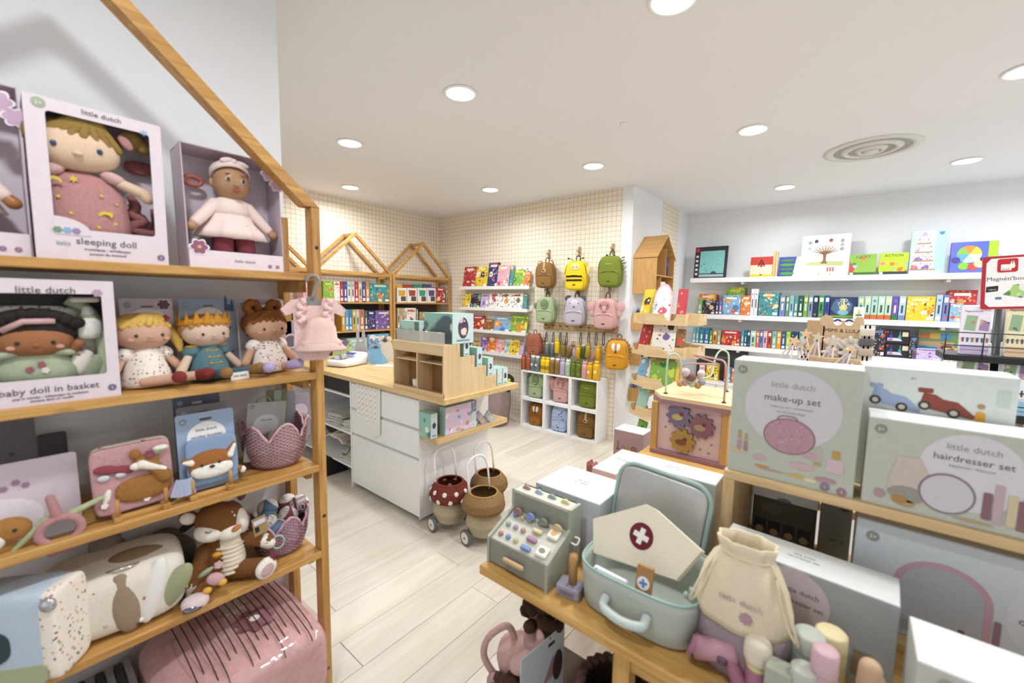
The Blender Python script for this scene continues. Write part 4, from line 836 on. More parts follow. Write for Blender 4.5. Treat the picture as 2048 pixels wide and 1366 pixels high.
# ================================================================== books and game boxes: one builder
def pt(px, py, ax, v):
    p = at(px, py, ax, v); return (p.y if ax == 'x' else p.x), p.z
PRC = {}
def pic(base, pal, scale=22, thr=.36):
    return printed(base, pal, scale, thr, .4, True)
PALS = {'jungle': ('#7fae4a', ['#c9d64a', '#3f7d3a', '#e08a3a', '#f1d95a']), 'night': ('#27366b', ['#e9e4d6', '#5b78b8', '#c94a4a', '#3b4f93']), 'candy': ('#e9a7b4', ['#f3e3d6', '#c24d6a', '#7fb8c4', '#f0c75a']),
        'sky': ('#7fb4d8', ['#f2f2ee', '#e7a24a', '#4a7fb0', '#c9544a']), 'white': ('#f0ebe2', ['#d8574a', '#4a7d57', '#e3a83a', '#4a5f93']), 'wood': ('#8d6238', ['#d9b678', '#5b3c22', '#b98a4c', '#c94a3a']),
        'teal': ('#3f8f93', ['#e9d9a0', '#d9744a', '#7fc4b8', '#2c5f6b']), 'red': ('#b2343c', ['#f0e0cf', '#e38a4a', '#7a1f2a', '#f0c75a']), 'black': ('#232630', ['#5b78b8', '#c94a4a', '#7fae8a', '#d9c9a0']),
        'purple': ('#7a5fa3', ['#e9d9ee', '#c9a0d8', '#4a3f7d', '#f0c75a']), 'lilac': ('#c9b6dc', ['#8a6fb0', '#f0e9f2', '#e3a7b8', '#7fa0c4']), 'mint': ('#a9d0c4', ['#e9f0ea', '#5f9a8c', '#e3b48a', '#7fa6c4']),
        'yellow': ('#e3c332', ['#f4e9a0', '#3a3528', '#c98a2a', '#f2f0e0']), 'orange': ('#d9743a', ['#f3e0cf', '#e3b23a', '#a8402a', '#f0c75a']), 'kraft': ('#c9a878', ['#8a6238', '#f0e6d4', '#a87f4a', '#5b4a38']), 'dots': ('#f3efe8', ['#c2473f', '#3f7d4a', '#2f2f38', '#e0a03a', '#7a5fa3'])}
def item(ax, val, zb, px0, px1, pyt, kind, look, label, cat='game box', name=None, d=.05, group=None, lean=0, py_ref=None, zh=None, yaw=0):
    """a book or box whose front stands on plane ax = val between two measured edges, base on zb"""
    pr = py_ref if py_ref is not None else pyt+20
    a, z1 = pt(px0, pyt, ax, val); a = pt(px0, pr, ax, val)[0]; b = pt(px1, pr, ax, val)[0]; z1 = (pt((px0+px1)/2, pyt, ax, val)[1]) if zh is None else zb+zh
    w, h = abs(b-a), max(z1-zb, .03); m = (a+b)/2
    loc = (val, m, zb) if ax == 'x' else (m, val, zb)
    nm = name or ('game_box' if 'box' in cat else 'book')
    t = thing(nm, label, cat, loc, R=rot(0, 0, (90 if ax == 'x' else 0)+yaw) @ rot(-lean), group=group)
    w2 = w/2-.0008
    if kind == 's':                                    # spine out
        G().box(-w2, w2, 0, d, 0, h, .0015).make('body', paint(look, .45), t)
        k = int(abs(hash_(label))*997) % 4
        lc = ['#efe9da', '#f2f0ea', '#e9d9a8', '#dfe6ea'][k]
        G().box(-w2*.66, w2*.66, -.0008, 0, h*(.06 if k % 2 else .72), h*(.2 if k % 2 else .9)).make('spine_label', paint(lc, .5), t)
        G().box(-w2*.3, w2*.3, -.0008, 0, h*.3, h*.62).make('spine_title', paint(['#f4efe2', '#2c2f3a', '#f2e6c4', '#e9eef0'][(k+1) % 4] if sum(lin(look)[:3]) < 1.2 else '#4a4640', .5), t)
        if k != 2: G().prism(circ(0, h*(.8 if k % 2 else .14), w2*.5, w2*.5, 10), 0, -.001).make('spine_picture', paint(['#d9744a', '#7fae4a', '#c24d6a', '#5b78b8'][k], .5), t)
    elif kind == 'c':                                  # cover out
        base, pal = PALS[look]
        G().box(-w2, w2, 0, d, 0, h, .0015).make('body', paint(base, .45), t)
        sc = 7.5/max(w, .05)
        G().box(-w2+.004, w2-.004, -.0008, 0, .004, h-.004).make('cover_picture', pic(base, pal, min(75, sc), .42), t)
        G().box(-w2*.6, w2*.55, -.0016, -.0008, h*.82, h*.91).make('title_panel', paint(pal[0], .5), t)
        if w > .1: G().box(w2*.45, w2*.9, -.0016, -.0008, h*.05, h*.16).make('maker_mark', paint('#f0ede6', .5), t)
    t['w'] = w; t['h'] = h
    return t
def hash_(s):
    v = 0
    for c in s: v = (v*31+ord(c)) % 10007
    return v/10007
# ================================================================== house shelves on the patterned wall
HX = -4.65
ROWS = (1.83, 1.50, 1.155, .81, .47, .13)
def house_shelf(y0, y1, label):
    t = thing('house_shelf', label, 'shelf unit', (HX, y0, 0), 90); w = y1-y0
    for x in (0, w-.035):
        for y in (0, .26): G().box(x, x+.035, y, y+.035, 0, 1.865, .002).make('post', PINE_Z, t)
        G().box(x+.006, x+.03, .035, .26, 1.8, 1.86).make('side_rail', PINE_X, t)
    for y in (0, .26): G().box(.035, w-.035, y, y+.035, 1.825, 1.865, .002).make('eave_beam', PINE_X, t)
    for z in ROWS[1:]: G().box(.001, w-.001, .002, .294, z-.02, z, .001).make('shelf_board', PINE_X, t)
    for y in (0, .26):
        for sg in (-1, 1):
            e = 0 if sg < 0 else w; vs = []
            for yy in (y, y+.035): vs += [(e, yy, 1.866), (w/2, yy, 2.335), (w/2, yy, 2.29), (e-sg*.047, yy, 1.866)]
            G().add(vs, [(0, 1, 2, 3), (7, 6, 5, 4), (0, 4, 5, 1), (1, 5, 6, 2), (2, 6, 7, 3), (3, 7, 4, 0)]).make('rafter', PINE_X, t)
    G().box(w/2-.016, w/2+.016, .035, .26, 2.29, 2.322).make('ridge_beam', wood('#a9773a', '#d3a55f', 'y'), t)
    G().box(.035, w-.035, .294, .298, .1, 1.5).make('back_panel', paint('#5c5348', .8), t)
    return t
house_shelf(3.225, 4.225, 'pine house-shaped shelf with two roof gables nearest the room corner')
house_shelf(2.21, 3.215, 'pine house-shaped shelf with books left of the corner one')
house_shelf(1.195, 2.2, 'pine house-shaped shelf mostly hidden behind the toy shelf post')
BX = HX-.02
def hrow(zb, rows, where, d=.16):
    for k, (a, b, yt, kd, lk, lb) in enumerate(rows): item('x', BX-(.02 if kd == 's' else .01), zb, a, b, yt, kd, lk, lb+' '+where, 'book' if kd == 's' else 'game box', 'story_book' if kd == 's' else 'puzzle_box', d, group='books on the house shelves')
cols8 = ['#b5303a', '#3d4f9a', '#cfe0c9', '#d9c0d0', '#b5303a', '#e0b48a', '#3d4f9a', '#d98a4a']
hrow(1.50, [(646, 668, 562, 'c', 'jungle', 'green animal picture box at the left end of the upper row'), (668, 680, 563, 'c', 'white', 'narrow white picture box beside the red spine in the upper row')] +
     [(680+k*7.4, 687.2+k*7.4, 563, 's', c, ORD[k].capitalize().lower()+' narrow spine from the left, %s,' % n) for k, (c, n) in enumerate(zip(cols8, ('dark red', 'deep blue', 'pale green', 'pale pink', 'red', 'peach', 'royal blue', 'orange')))] +
     [(740, 781, 567, 'c', 'teal', 'teal monkey picture box at the right end of the upper row')], 'of middle house shelf')
cols6 = ['#d9a44a', '#5fa9d0', '#4a84b8', '#d9b23a', '#b8cdd0', '#c97a4a']
hrow(1.155, [(683.5+k*7.2, 690.5+k*7.2, 619, 's', c, ORD[k]+' spine from the left, %s,' % n) for k, (c, n) in enumerate(zip(cols6[:5], ('amber', 'sky blue', 'mid blue', 'golden', 'pale grey')))] + [(719.5, 729, 619, 's', '#c97a4a', 'wide orange spine'), (729.5, 736, 621, 's', '#4f5a6b', 'slate grey spine'),
     (736, 750, 621, 'c', 'night', 'dark blue picture box'), (751, 783, 621, 'c', 'purple', 'purple puzzle box at the right end')], 'on second row of middle house shelf')
hrow(.81, [(694, 735, 676, 'c', 'mint', 'green red-car board game behind the bunny box'), (736, 778, 668, 'c', 'sky', 'blue bird picture board behind the cream dog box'), (779, 787, 690, 's', '#3f6b57', 'dark green box at the right end')], 'on third row of middle house shelf')
hrow(1.50, [(646-40, 646-4, 563, 'c', 'candy', 'pink picture box partly behind the hanging romper')], 'on the hidden house shelf')
for k, (a, b, c, n) in enumerate(((794, 813.5, '#d9a43a', 'yellow'), (814.5, 834, '#a8483c', 'red'), (835.5, 853.5, '#3f9a7a', 'green'), (854.5, 871.5, '#5b4a9a', 'violet'))):
    t = item('x', BX-.01, 1.50, a, b, 576, 'x', '', 'white box with a %s tub picture in the upper row of the corner house shelf' % n, 'game box', 'dough_box', .09, 'tub boxes on the corner house shelf'); w, h = t['w'], t['h']
    G().box(-w/2+.001, w/2-.001, 0, .09, 0, h, .001).make('body', paint('#eeebe4', .5), t); G().box(-w/2+.001, w/2-.001, .09, .12, h*.75, h*1.25).make('rear_flap', paint(c, .5), t)
    plate(t, 'tub_picture', [(-w*.3, h*.45), (w*.3, h*.45), (w*.36, h*.85), (-w*.36, h*.85)], -.0002, paint(c, .5), .0008); plate(t, 'print', rrect(-w*.1, h*.1, w*.4, h*.42, .004), -.0002, paint('#5b5148', .6), .0008)
hrow(1.50, [(872, 890, 575, 'c', 'red', 'coral red tall box'), (891, 900, 578, 's', '#8a8a92', 'grey book by the right post')], 'in upper row of corner house shelf')
hrow(1.155, [(795+k*5, 799.6+k*5, 616, 's', c, ORD[k]+' beige spine from the left') for k, c in enumerate(('#d9c4a0', '#c9a878', '#d0b890'))] + [(810, 832, 616, 'c', 'white', 'cream box with animal pictures'), (833, 836, 618, 's', '#a9a48a', 'thin olive spine')] +
     [(840+k*5, 844.6+k*5, 624, 's', '#cfae7c', ORD[k]+' kraft spine right of the animal box') for k in range(3)], 'on second row of corner house shelf')
hrow(.81, [(796+k*5, 800+k*5, 664, 's', c, ORD[k]+' dark spine from the left') for k, c in enumerate(('#5b4438', '#6b5348', '#3f4a5b', '#7a5b3a'))], 'on third row of corner house shelf')
# ================================================================== counter
CY = 1.73
WT = .93
u = thing('drawer_cabinet', 'white handleless three-drawer shop counter cabinet', 'counter', (-3.085, CY, 0)); cw = .867
G().box(0, cw, .02, .69, .03, .893, .001).make('carcass', WHITE, u); G().box(.05, cw-.05, .08, .62, 0, .03).make('plinth', paint('#9a9a98', .6), u)
zs = [at(836, 1041, 'y', CY).z, at(836, 918, 'y', CY).z, at(836, 859, 'y', CY).z, .885]; zs[0] = .04
for a, b in zip(zs, zs[1:]):
    d_ = G().box(.002, cw-.002, 0, .019, a+.003, b-.016, .002).make('drawer_front', SATIN, u); G().box(.002, cw-.002, .008, .019, b-.0165, b-.003).make('grip_recess', paint('#c9c8c4', .5), d_)
G().box(cw-.001, cw+.003, 0, .69, .03, .893, .001).make('end_panel', WHITE, u)
o_ = thing('open_counter_shelf', 'white open counter shelf unit with papers beside the drawers', 'counter', (-4.3, CY, 0)); ow = 1.214
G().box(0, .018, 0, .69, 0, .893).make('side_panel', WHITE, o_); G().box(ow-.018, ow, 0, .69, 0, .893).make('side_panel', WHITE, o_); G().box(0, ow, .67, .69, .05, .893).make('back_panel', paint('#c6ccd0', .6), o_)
SH = [at(680, 903, 'y', CY).z-.16, at(690, 863, 'y', CY).z, at(690, 790, 'y', CY).z]; SH[0] = .16
for z in SH: G().box(.018, ow-.018, .01, .67, z-.016, z, .001).make('shelf', WHITE, o_)
G().box(.3, ow-.02, .03, .6, SH[2]+.002, .89, .002).make('cash_drawer', BLACK, o_); G().cyl((.72, .03, SH[2]+.06), (.72, .01, SH[2]+.06), .014, .014, 14).make('lock', paint('#b9b9b9', .3, .8), o_, True)
wt = thing('worktop', 'pale oak counter worktop with overhanging end', 'worktop', (-4.3, 1.69, 0)); G().box(0, 2.385, 0, .735, .894, WT, .002).make('board', OAK_X, wt)
lg = thing('counter_ledge', 'pale oak ledge on the end panel of the counter', 'shelf', (-2.214, 1.75, 0)); G().box(0, .168, 0, .71, .595, .632, .002).make('board', wood('#c9a56b', '#ddc08b', 'y', .4, False, .6), lg)
# papers and clutter on the open shelves
rr = random.Random(5)
def stack(label, px, py, n, z, w=.2, dep=.26, nm='paper_stack'):
    p = at(px, py, 'y', CY+.06); t = thing(nm, label, 'paper', (p.x, CY+.05, z), 6)
    for k in range(n): G().box(-w/2, w/2, 0, dep, 0, .006, .001, M=T(rr.uniform(-.02, .02), rr.uniform(-.01, .01), k*.0075) @ rot(rr.uniform(-1, 1), rr.uniform(-2, 2), rr.uniform(-9, 9))).make('sheet', paint(rr.choice(['#e6e2da', '#d6d0c4', '#bdb6a8', '#ece9e4']), .7), t)
stack('messy stack of paper bags on the middle counter shelf', 672, 850, 13, SH[1], .2); stack('second messy paper stack nearest the drawers', 697, 858, 8, SH[1], .14)
stack('crumpled paper stack on the lowest counter shelf', 700, 925, 9, SH[0], .2)
t = thing('grid_cloth', 'folded white grid-patterned cloth on the lowest counter shelf', 'cloth', (at(680, 915, 'y', CY+.1).x, CY+.04, SH[0]+.075))
def gc(u, v): return (-.15+.3*u, .3*v, .05+.05*sin(3*u+v*2)+.012*sin(9*u)*cos(7*v))
G().sheet(gc, 14, 14).make('cloth', wallpaper('x'), t, True, solid=.006)
t = thing('dark_bag', 'dark folded bag behind the grid cloth under the counter', 'bag', (at(668, 885, 'y', CY+.2).x, CY+.26, SH[0]+.08)); G().sq((0, 0, .09), (.14, .1, .09), .7, .7).make('bag', cloth('#2d2d31'), t, True)
p = at(672, 950, 'y', CY+.1); t = thing('black_bin', 'small black box on the floor under the counter', 'box', (at(655, 950, 'y', CY-.0).x, CY-.05, 0)); G().box(-.11, .08, 0, .2, 0, .15, .004).make('body', BLACK, t); G().box(-.1, .07, .01, .19, .15, .153).make('lid', DARK, t)
t = thing('power_cable', 'thin black cable hanging below the open counter shelf', 'cable', (at(690, 920, 'y', CY).x, CY+.01, .24)); G().tube([(.09, 0, .1), (.05, -.01, .03), (.0, -.01, .0), (-.04, 0, .0)], .004, 6).make('cable', BLACK, t, True)
# felt banner hanging from the worktop
bn = thing('felt_banner', 'white felt pennant with rows of small triangles on the drawer front', 'banner', (at(738, 800, 'y', CY).x, CY-.006, .89)); wv = .165
G().prism([(-wv, -.01), (wv*1.0, -.01), (wv*.95, -.36), (.06, -.40), (-.05, -.33), (-wv, -.24)], 0, -.003).make('felt', cloth('#ebe7de'), bn)
for r_ in range(7):
    for c_ in range(5):
        x, z = -.13+c_*.058, -.035-r_*.042
        if r_ == 6 and c_ != 2: continue
        b_ = G().prism(circ(x, z, .022, .022, 10), -.003, -.006).make('petal', paint('#f4f1ea', .8), bn); plate(b_, 'triangle', [(x-.008, z+.007), (x+.008, z+.007), (x, z-.009)], -.006, paint('#a9a49a', .7), .001)
# things on the worktop
p = at(675, 733, 'z', WT); t = thing('card_terminal', 'white payment terminal with keypad and blue display on the counter', 'payment terminal', (p.x, p.y+.03, WT), 18); tw = .115
def tf(y): return .035+.05*max(0, (y-.05)/.2)
G().sq((0, .09, .032), (.125, .17, .032), .4, .45, 32, 12, warp=lambda x, y, z: (x, y, z+(.055*max(0, y/.17) if z > -.02 else 0))).make('housing', paint('#e9e9ec', .3), t, True)
MK = T(-.005, 0, .068) @ rot(14)
k_ = G().box(-.08, .045, -.035, .085, 0, .006, .002, M=MK).make('keypad', paint('#8f8f8c', .5), t)
for r_ in range(4):
    for c_ in range(4): G().box(-.074+c_*.03, -.05+c_*.03, -.028+r_*.028, -.006+r_*.028, .006, .010, .001, M=MK).make('key', paint('#bdbdb8' if (r_+c_) % 3 else '#6f6f6c', .5), k_)
G().box(-.03, .06, .105, .15, .0, .008, .002, M=MK).make('display', paint('#2f3f9c', .2), t)
def paper_animal(nm, lb, px, py, c, kind, s=1, turn=0):
    p = at(px, py, 'z', WT); t = thing(nm, lb, 'gift box', (p.x, p.y+.05, WT), turn); m = paint(c, .6)
    G().prism([(-.06*s, 0), (.06*s, 0), (.06*s, .05*s), (.05*s, .12*s), (.03*s, .15*s), (-.03*s, .15*s), (-.05*s, .12*s), (-.06*s, .05*s)], .0, -.004).make('front_panel', m, t)
    G().add([(-.06*s, 0, 0), (.06*s, 0, 0), (.06*s, .12*s, 0), (-.06*s, .12*s, 0), (-.06*s, 0, .09*s), (.06*s, 0, .09*s)], [(0, 1, 5, 4), (1, 2, 5), (2, 3, 4, 5), (3, 0, 4), (0, 3, 2, 1)]).make('wedge_body', m, t)
    if kind == 'bunny':
        for sg in (-1, 1): G().prism(circ(sg*.026*s, .195*s, .014*s, .055*s, 16), 0, -.004, M=rot(0, 0, 0)).make('ear', m, t)
    else:
        for sg in (-1, 1): G().prism(circ(sg*.03*s, .155*s, .02*s, .022*s, 16), 0, -.004).make('ear', m, t)
        plate(t, 'nose', circ(.0, .145*s, .018*s, .014*s), -.005, paint('#6b4a2c', .6), .001)
    return t
paper_animal('bunny_box', 'grey bunny-eared gift box behind the payment terminal', 713, 724, '#b7b2b4', 'bunny', 1.3, 20)
paper_animal('dog_box', 'bright blue folded animal gift box on the counter', 743, 729, '#6fb2e0', 'dog', 1.1, 30)
paper_animal('dog_box', 'cream folded dog gift box on the counter', 762, 722, '#e6d6bd', 'dog', 1.4, 34)
p = at(770, 731, 'z', WT); t = thing('flyer', 'white flyer lying flat in front of the cream dog box', 'paper', (p.x, p.y, WT+.0005), 35); G().box(-.09, .09, -.05, .05, 0, .0015).make('sheet', paint('#efedec', .6), t)
p = at(662, 713, 'z', WT); t = thing('picture_book', 'green leafy picture book leaning at the left end of the counter', 'book', (p.x, p.y+.1, WT), R=rot(0, 0, 25) @ rot(-18)); G().box(-.1, .1, 0, .02, 0, .17, .002).make('cover', pic('#b9c98a', ['#5f8a3f', '#8a5fa0', '#e9e6d0', '#4a7d57'], 24, .45), t); G().box(-.11, .11, .001, .03, -.001, .006).make('bottom_edge', DARK, t)
p = at(688, 690, 'z', WT); t = thing('price_display', 'tilted lilac grey price card standing behind the terminal', 'sign', (p.x+.05, p.y-.02, WT+.1), R=rot(0, 0, 20) @ rot(-10) @ rot(0, 32, 0)); G().box(-.07, .07, 0, .004, 0, .2, .002).make('panel', paint('#b9b9c6', .3), t)
for k, w_ in enumerate((.09, .07, .1, .06)): plate(t, 'printed_line', rrect(-.05, .03+k*.035, -.05+w_, .045+k*.035, .002), -.0002, paint('#4a4a52' if k % 2 == 0 else '#7d7d88', .6), .0006)
G().cyl((0, .02, -.1), (0, .01, .02), .012, .012, 10).make('stem', DARK, t)
# stepped plywood display
A = at(806, 771, 'z', WT); B_ = at(886, 799, 'z', WT); C_ = at(980, 772, 'z', WT)
rs = thing('stepped_display', 'plywood stepped display riser with two open compartments on the counter end', 'display stand', (A.x, B_.y+.005, WT)); rw = B_.x-A.x; rd = C_.y-B_.y-.01; rh = at(816, 683, 'y', B_.y).z-WT
st_z = [rh, rh*.74, rh*.5, rh*.26]; st_y = [rd*.28, rd*.55, rd*.78, rd]
prof = [(0, 0), (rd, 0), (rd, st_z[3]*.35)]
for k in (3, 2, 1, 0):
    prof += [(st_y[k], st_z[k]), (st_y[k-1] if k else 0, st_z[k])]
for x in (0, rw-.012): G().prism([(a, b) for a, b in prof], 0, -.012, M=T(x, 0, 0) @ rot(0, 0, 90) if False else Matrix(((0, -1, 0, x), (1, 0, 0, 0), (0, 0, 1, 0), (0, 0, 0, 1)))).make('stepped_side', PLY_Z, rs)
G().box(rw/2-.006, rw/2+.006, 0, st_y[0], 0, rh*.86).make('divider', PLY_Z, rs)
G().box(-.002, rw+.002, -.004, .008, rh*.8, rh, .001).make('top_rail', PLY_X, rs); G().box(0, rw, -.004, .006, 0, .03, .001).make('base_rail', PLY_X, rs)
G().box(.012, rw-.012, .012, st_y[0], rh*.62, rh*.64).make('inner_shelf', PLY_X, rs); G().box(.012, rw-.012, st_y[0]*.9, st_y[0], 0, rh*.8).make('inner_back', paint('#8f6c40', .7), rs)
for k in range(4):
    y0 = st_y[k-1] if k else .008
    G().box(.012, rw-.012, y0, st_y[k], st_z[k]-.012, st_z[k]-.001).make('tread', PLY_X, rs); G().box(rw-.001, rw+.003, st_y[k]-.03, st_y[k]-.012, st_z[k]-.05, st_z[k]+.006).make('tab', PLY_Z, rs)
G().box(.01, rw-.02, .02, .03, rh, rh*1.23, .002).make('acrylic_header', clear('#f4f0e4', .1, .55), rs)
p = rs.location; t = thing('small_white_cup', 'small white paper cup in the left compartment of the stepped display', 'cup', (p.x+rw*.38, p.y+.05, WT+.008)); G().lathe([(.026, 0), (.032, .07)], 16, Matrix.Diagonal((1, 1, 1, 1))).make('cup', paint('#e6e3de', .5), t, True)
MINT = '#a9d3c6'
def mint_box(label, loc, rz, w, d, h, pic_front=True, front=None):
    t = thing('figure_box', label, 'toy box', loc, rz); G().box(-w/2, w/2, -d/2, d/2, 0, h, .001).make('body', paint('#8fbfae', .45), t)
    G().box(w/2, w/2+.001, -d/2+.003, d/2-.003, .003, h-.003).make('side_print', paint('#c6e2e4', .45), t)
    e = G().lathe([(d*.24, 0), (d*.24, .0015)], 18, T(w/2+.001, 0, h*.52) @ rot(0, 90, 0) @ Matrix.Diagonal((1.5, 1, 1, 1))).make('oval_picture', pic('#4a3a55', ['#d9b8c4', '#8a6fa0', '#e9d9c0'], 45, .4), t)
    G().box(w/2+.001, w/2+.0018, -d*.3, d*.3, h*.08, h*.14).make('title', paint('#7d9aa0', .6), t)
    if front: G().box(-w/2+.004, w/2-.004, -d/2-.001, -d/2, .004, h-.004).make('front_print', pic(front, ['#5f7a6b', '#c9a0b0', '#e9e4d6', '#4a5f6b'], 2.2/w, .4), t)
    return t
X_ = p.x
a, b = at(868, 690, 'x', X_+rw), at(940, 690, 'x', X_+rw)
mint_box('large mint green doll playset box on top of the stepped display', (X_+rw*.72, p.y+.175, WT+rh+.0), 0, rw*.52, .19, .195, front='#8fbfae')
mint_box('small flat mint box beside the large playset box on the stepped display', (X_+rw*.25, p.y+.08, WT+rh), 0, rw*.4, .08, .135, front='#a9d3c6')
q = 0
for k in (1, 2, 3):
    y0, y1 = st_y[k-1], st_y[k]
    for j, fx in enumerate((.82, .5)): mint_box('slim mint figure box on the %s step of the display, %s' % (ORD[k-1], 'front' if j == 0 else 'behind the front one'), (X_+rw*fx, p.y+(y0+y1)/2+.012, WT+st_z[k]), 0, rw*.28, .055, .13)
for j, px in enumerate((985, 997, 1008)):
    c = at(px, 776, 'x', -1.98); mint_box('mint figure box on the worktop corner, %s from the display' % ORD[j], (-2.03, c.y, WT), 0, .12, .058, .125, front='#8fbfae' if j == 0 else None)
# on the ledge
LX = -2.125; LZ = .632
def ledge_y(px, py=860): return at(px, py, 'x', LX+.06).y
mint_box('tall narrow mint box standing on the counter ledge by the panel', (LX-.02, ledge_y(872), LZ), 0, .12, .06, .17, front='#8fbfae')
t = item('x', LX+.06, LZ, 890, 953, 808, 'x', '', 'mint princess party picture box standing on the counter ledge', 'toy box', 'puzzle_box', .055); w, h = t['w'], t['h']
G().box(-w/2, w/2, 0, .055, 0, h, .001).make('body', paint('#9cc9bd', .45), t); G().box(-w/2+.004, w/2*.62, -.001, 0, .004, h-.004).make('cover_picture', pic('#dfc6e0', ['#b7d3e6', '#f0e6d6', '#c98aa0', '#e3c36a', '#8a7fb8'], 22, .42), t)
G().box(w/2*.64, w/2-.004, -.001, 0, .004, h-.004).make('side_panel_print', pic('#cfe3e2', ['#8a7fb8', '#d9a0b0', '#5b6f80'], 26, .33), t); plate(t, 'maker_mark', circ(-w*.1, h*.12, .018, .01), -.0012, paint('#c9a84a', .4), .001)
for k, (px, c, lb) in enumerate(((962, '#8a6f9c', 'dark lilac card pack leaning on the ledge next to the picture box'), (972, '#a68fc0', 'second lilac card pack leaning on the ledge'), (986, '#8fb6cc', 'light blue card pack leaning at the end of the ledge'))):
    t = thing('card_pack', lb, 'card pack', (LX+.04+.012*k, ledge_y(px, 850), LZ), R=rot(0, 0, 90) @ rot(-14) @ rot(0, -38, 0)); G().box(-.03, .03, 0, .012, 0, .12-.012*k, .001).make('pack', paint(c, .4), t); plate(t, 'picture', rrect(-.02, .02, .02, .08, .004), -.0002, pic('#c9b89a', ['#5b5148', '#e9dcc4'], 40, .35), .0008)
# ================================================================== wheeled mushroom baskets by the counter end
def mushroom(label, x, y, cap_c, stem_c, dots, turn, s=1):
    t = thing('mushroom_trolley', label, 'basket trolley', (x, y, 0), R=rot(0, 0, turn) @ Matrix.Scale(s, 4)); cm, sm_ = paint(cap_c, .65, 0, 1, .25, 220), paint(stem_c, .65, 0, 1, .25, 220)
    g = wicker([(0, .09, .055), (.2, .125, .085), (.55, .138, .16), (1, .118, .245)], amp=.0035, rows=28, stakes=30); g.make('stem_weave', wicker_mat(stem_c, 30, .007), t, True, solid=.004)
    g = wicker([(0, .105, .235), (.12, .15, .25), (.35, .168, .285), (.6, .158, .335), (.82, .128, .375), (1, .108, .392)], amp=.0035, rows=28, stakes=34); g.make('cap_weave', wicker_mat(cap_c, 34, .007), t, True, solid=.004)
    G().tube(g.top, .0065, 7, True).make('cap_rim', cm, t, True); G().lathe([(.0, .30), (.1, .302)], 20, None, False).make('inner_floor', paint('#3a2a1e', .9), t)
    if dots:
        for k, (a, z, r) in enumerate([(-4.3+k*.62, .338, .152) for k in range(10)]+[(-4.0+k*.62, .278, .163) for k in range(10)]):
            G().lathe([(.001, .009), (.014, .008), (.02, .003), (.018, -.004)], 12, T(r*cos(a), r*sin(a), z) @ Matrix.Rotation(a, 4, 'Z') @ rot(0, 90-(30 if z > .3 else -5), 0)).make('white_dot', paint('#e9ded2', .7), t, True)
    wh = paint('#e6e2dc', .35)
    hp = [(-.1, .05, .37), (-.102, .065, .47), (-.1, .08, .56)]+[(-.1*cos(a), .09, .56+.1*sin(a)) for a in [pi*i/10 for i in range(1, 10)]]+[(.1, .08, .56), (.102, .065, .47), (.1, .05, .37)]
    G().tube(hp, .0085, 8).make('handle', wh, t, True)
    for sg in (-1, 1):
        w_ = G().lathe([(.028, -.012), (.058, -.013), (.062, -.008), (.062, .008), (.058, .013), (.028, .012)], 28, T(sg*.155, .02, .062) @ rot(0, 90, 0)).make('tyre', paint('#5f6668', .7), t, True)
        G().lathe([(.001, -.0145), (.044, -.0145), (.046, 0), (.044, .0145), (.001, .0145)], 24, T(sg*.155, .02, .062) @ rot(0, 90, 0)).make('wheel_disc', paint('#e3d9cc', .5), w_, False); G().cyl((sg*.138, .02, .062), (sg*.173, .02, .062), .009, .009, 10).make('hub', paint('#8e9092', .3, .8), w_, True)
    G().cyl((-.15, .02, .062), (.15, .02, .062), .006).make('axle', paint('#9a9a9a', .4, .6), t, True); G().tube([(-.02, -.085, .09), (-.015, -.09, .004), (.015, -.09, .004), (.02, -.085, .09)], .004, 7).make('front_foot', paint('#b99a68', .5), t, True)
    return t
mushroom('red mushroom basket trolley with white dots at the counter end', -2.04, 1.85, '#8a3524', '#e0cfa4', True, 82, .82)
mushroom('brown mushroom basket trolley with a pale stem in front', -1.757, 1.885, '#a98350', '#e0cca2', False, 82, .82)
mushroom('plain brown mushroom basket trolley hidden behind the front one', -1.94, 2.135, '#a57d4a', '#c9a56c', False, 82, .8)
# ================================================================== picture-book ledges on the back wall
LY = 4.15
def b2(x, y): return 900+x/3.795, 360+y/3.795
LZs = (1.725, 1.437, 1.137, .842)
for k, z in enumerate(LZs):
    t = thing('picture_ledge', 'white book ledge on the patterned wall, %s from the top' % ORD[k], 'shelf', (-4.37, LY, z), 0, 'book ledges'); w = 1.235 - k*.02
    G().box(0, w, 0, GY-LY-.002, -.02, 0, .001).make('base', WHITE, t); G().box(0, w, -.006, 0, -.03, .012, .001).make('front_lip', WHITE, t); G().box(0, w, GY-LY-.012, GY-LY-.002, 0, .05, .001).make('back_rail', WHITE, t)
def led(z, rows, where, dy0=.035):
    for (x0, x1, yt, lk, lb, dy_) in rows:
        a, y = b2(x0, yt); b, _ = b2(x1, yt); item('y', LY+.03+dy_, z, a, b, y, 'c', lk, lb+' '+where, 'book', 'picture_book', .012, 'books on the wall ledges', 9)
led(LZs[0], [(95, 188, 655, 'red', 'crimson and orange patterned book', .0), (187, 276, 652, 'yellow', 'cream and yellow portrait book', .0), (276, 362, 622, 'night', 'tall navy book with white shapes', .02), (352, 440, 640, 'candy', 'pink and green patchwork book', .0), (436, 476, 642, 'teal', 'teal book with yellow animals', .022),
     (490, 612, 608, 'dots', 'tall white book with insects', .04), (478, 560, 676, 'jungle', 'round rainbow peacock book', .0), (558, 604, 690, 'orange', 'small coral book', .002)], 'on the top wall ledge')
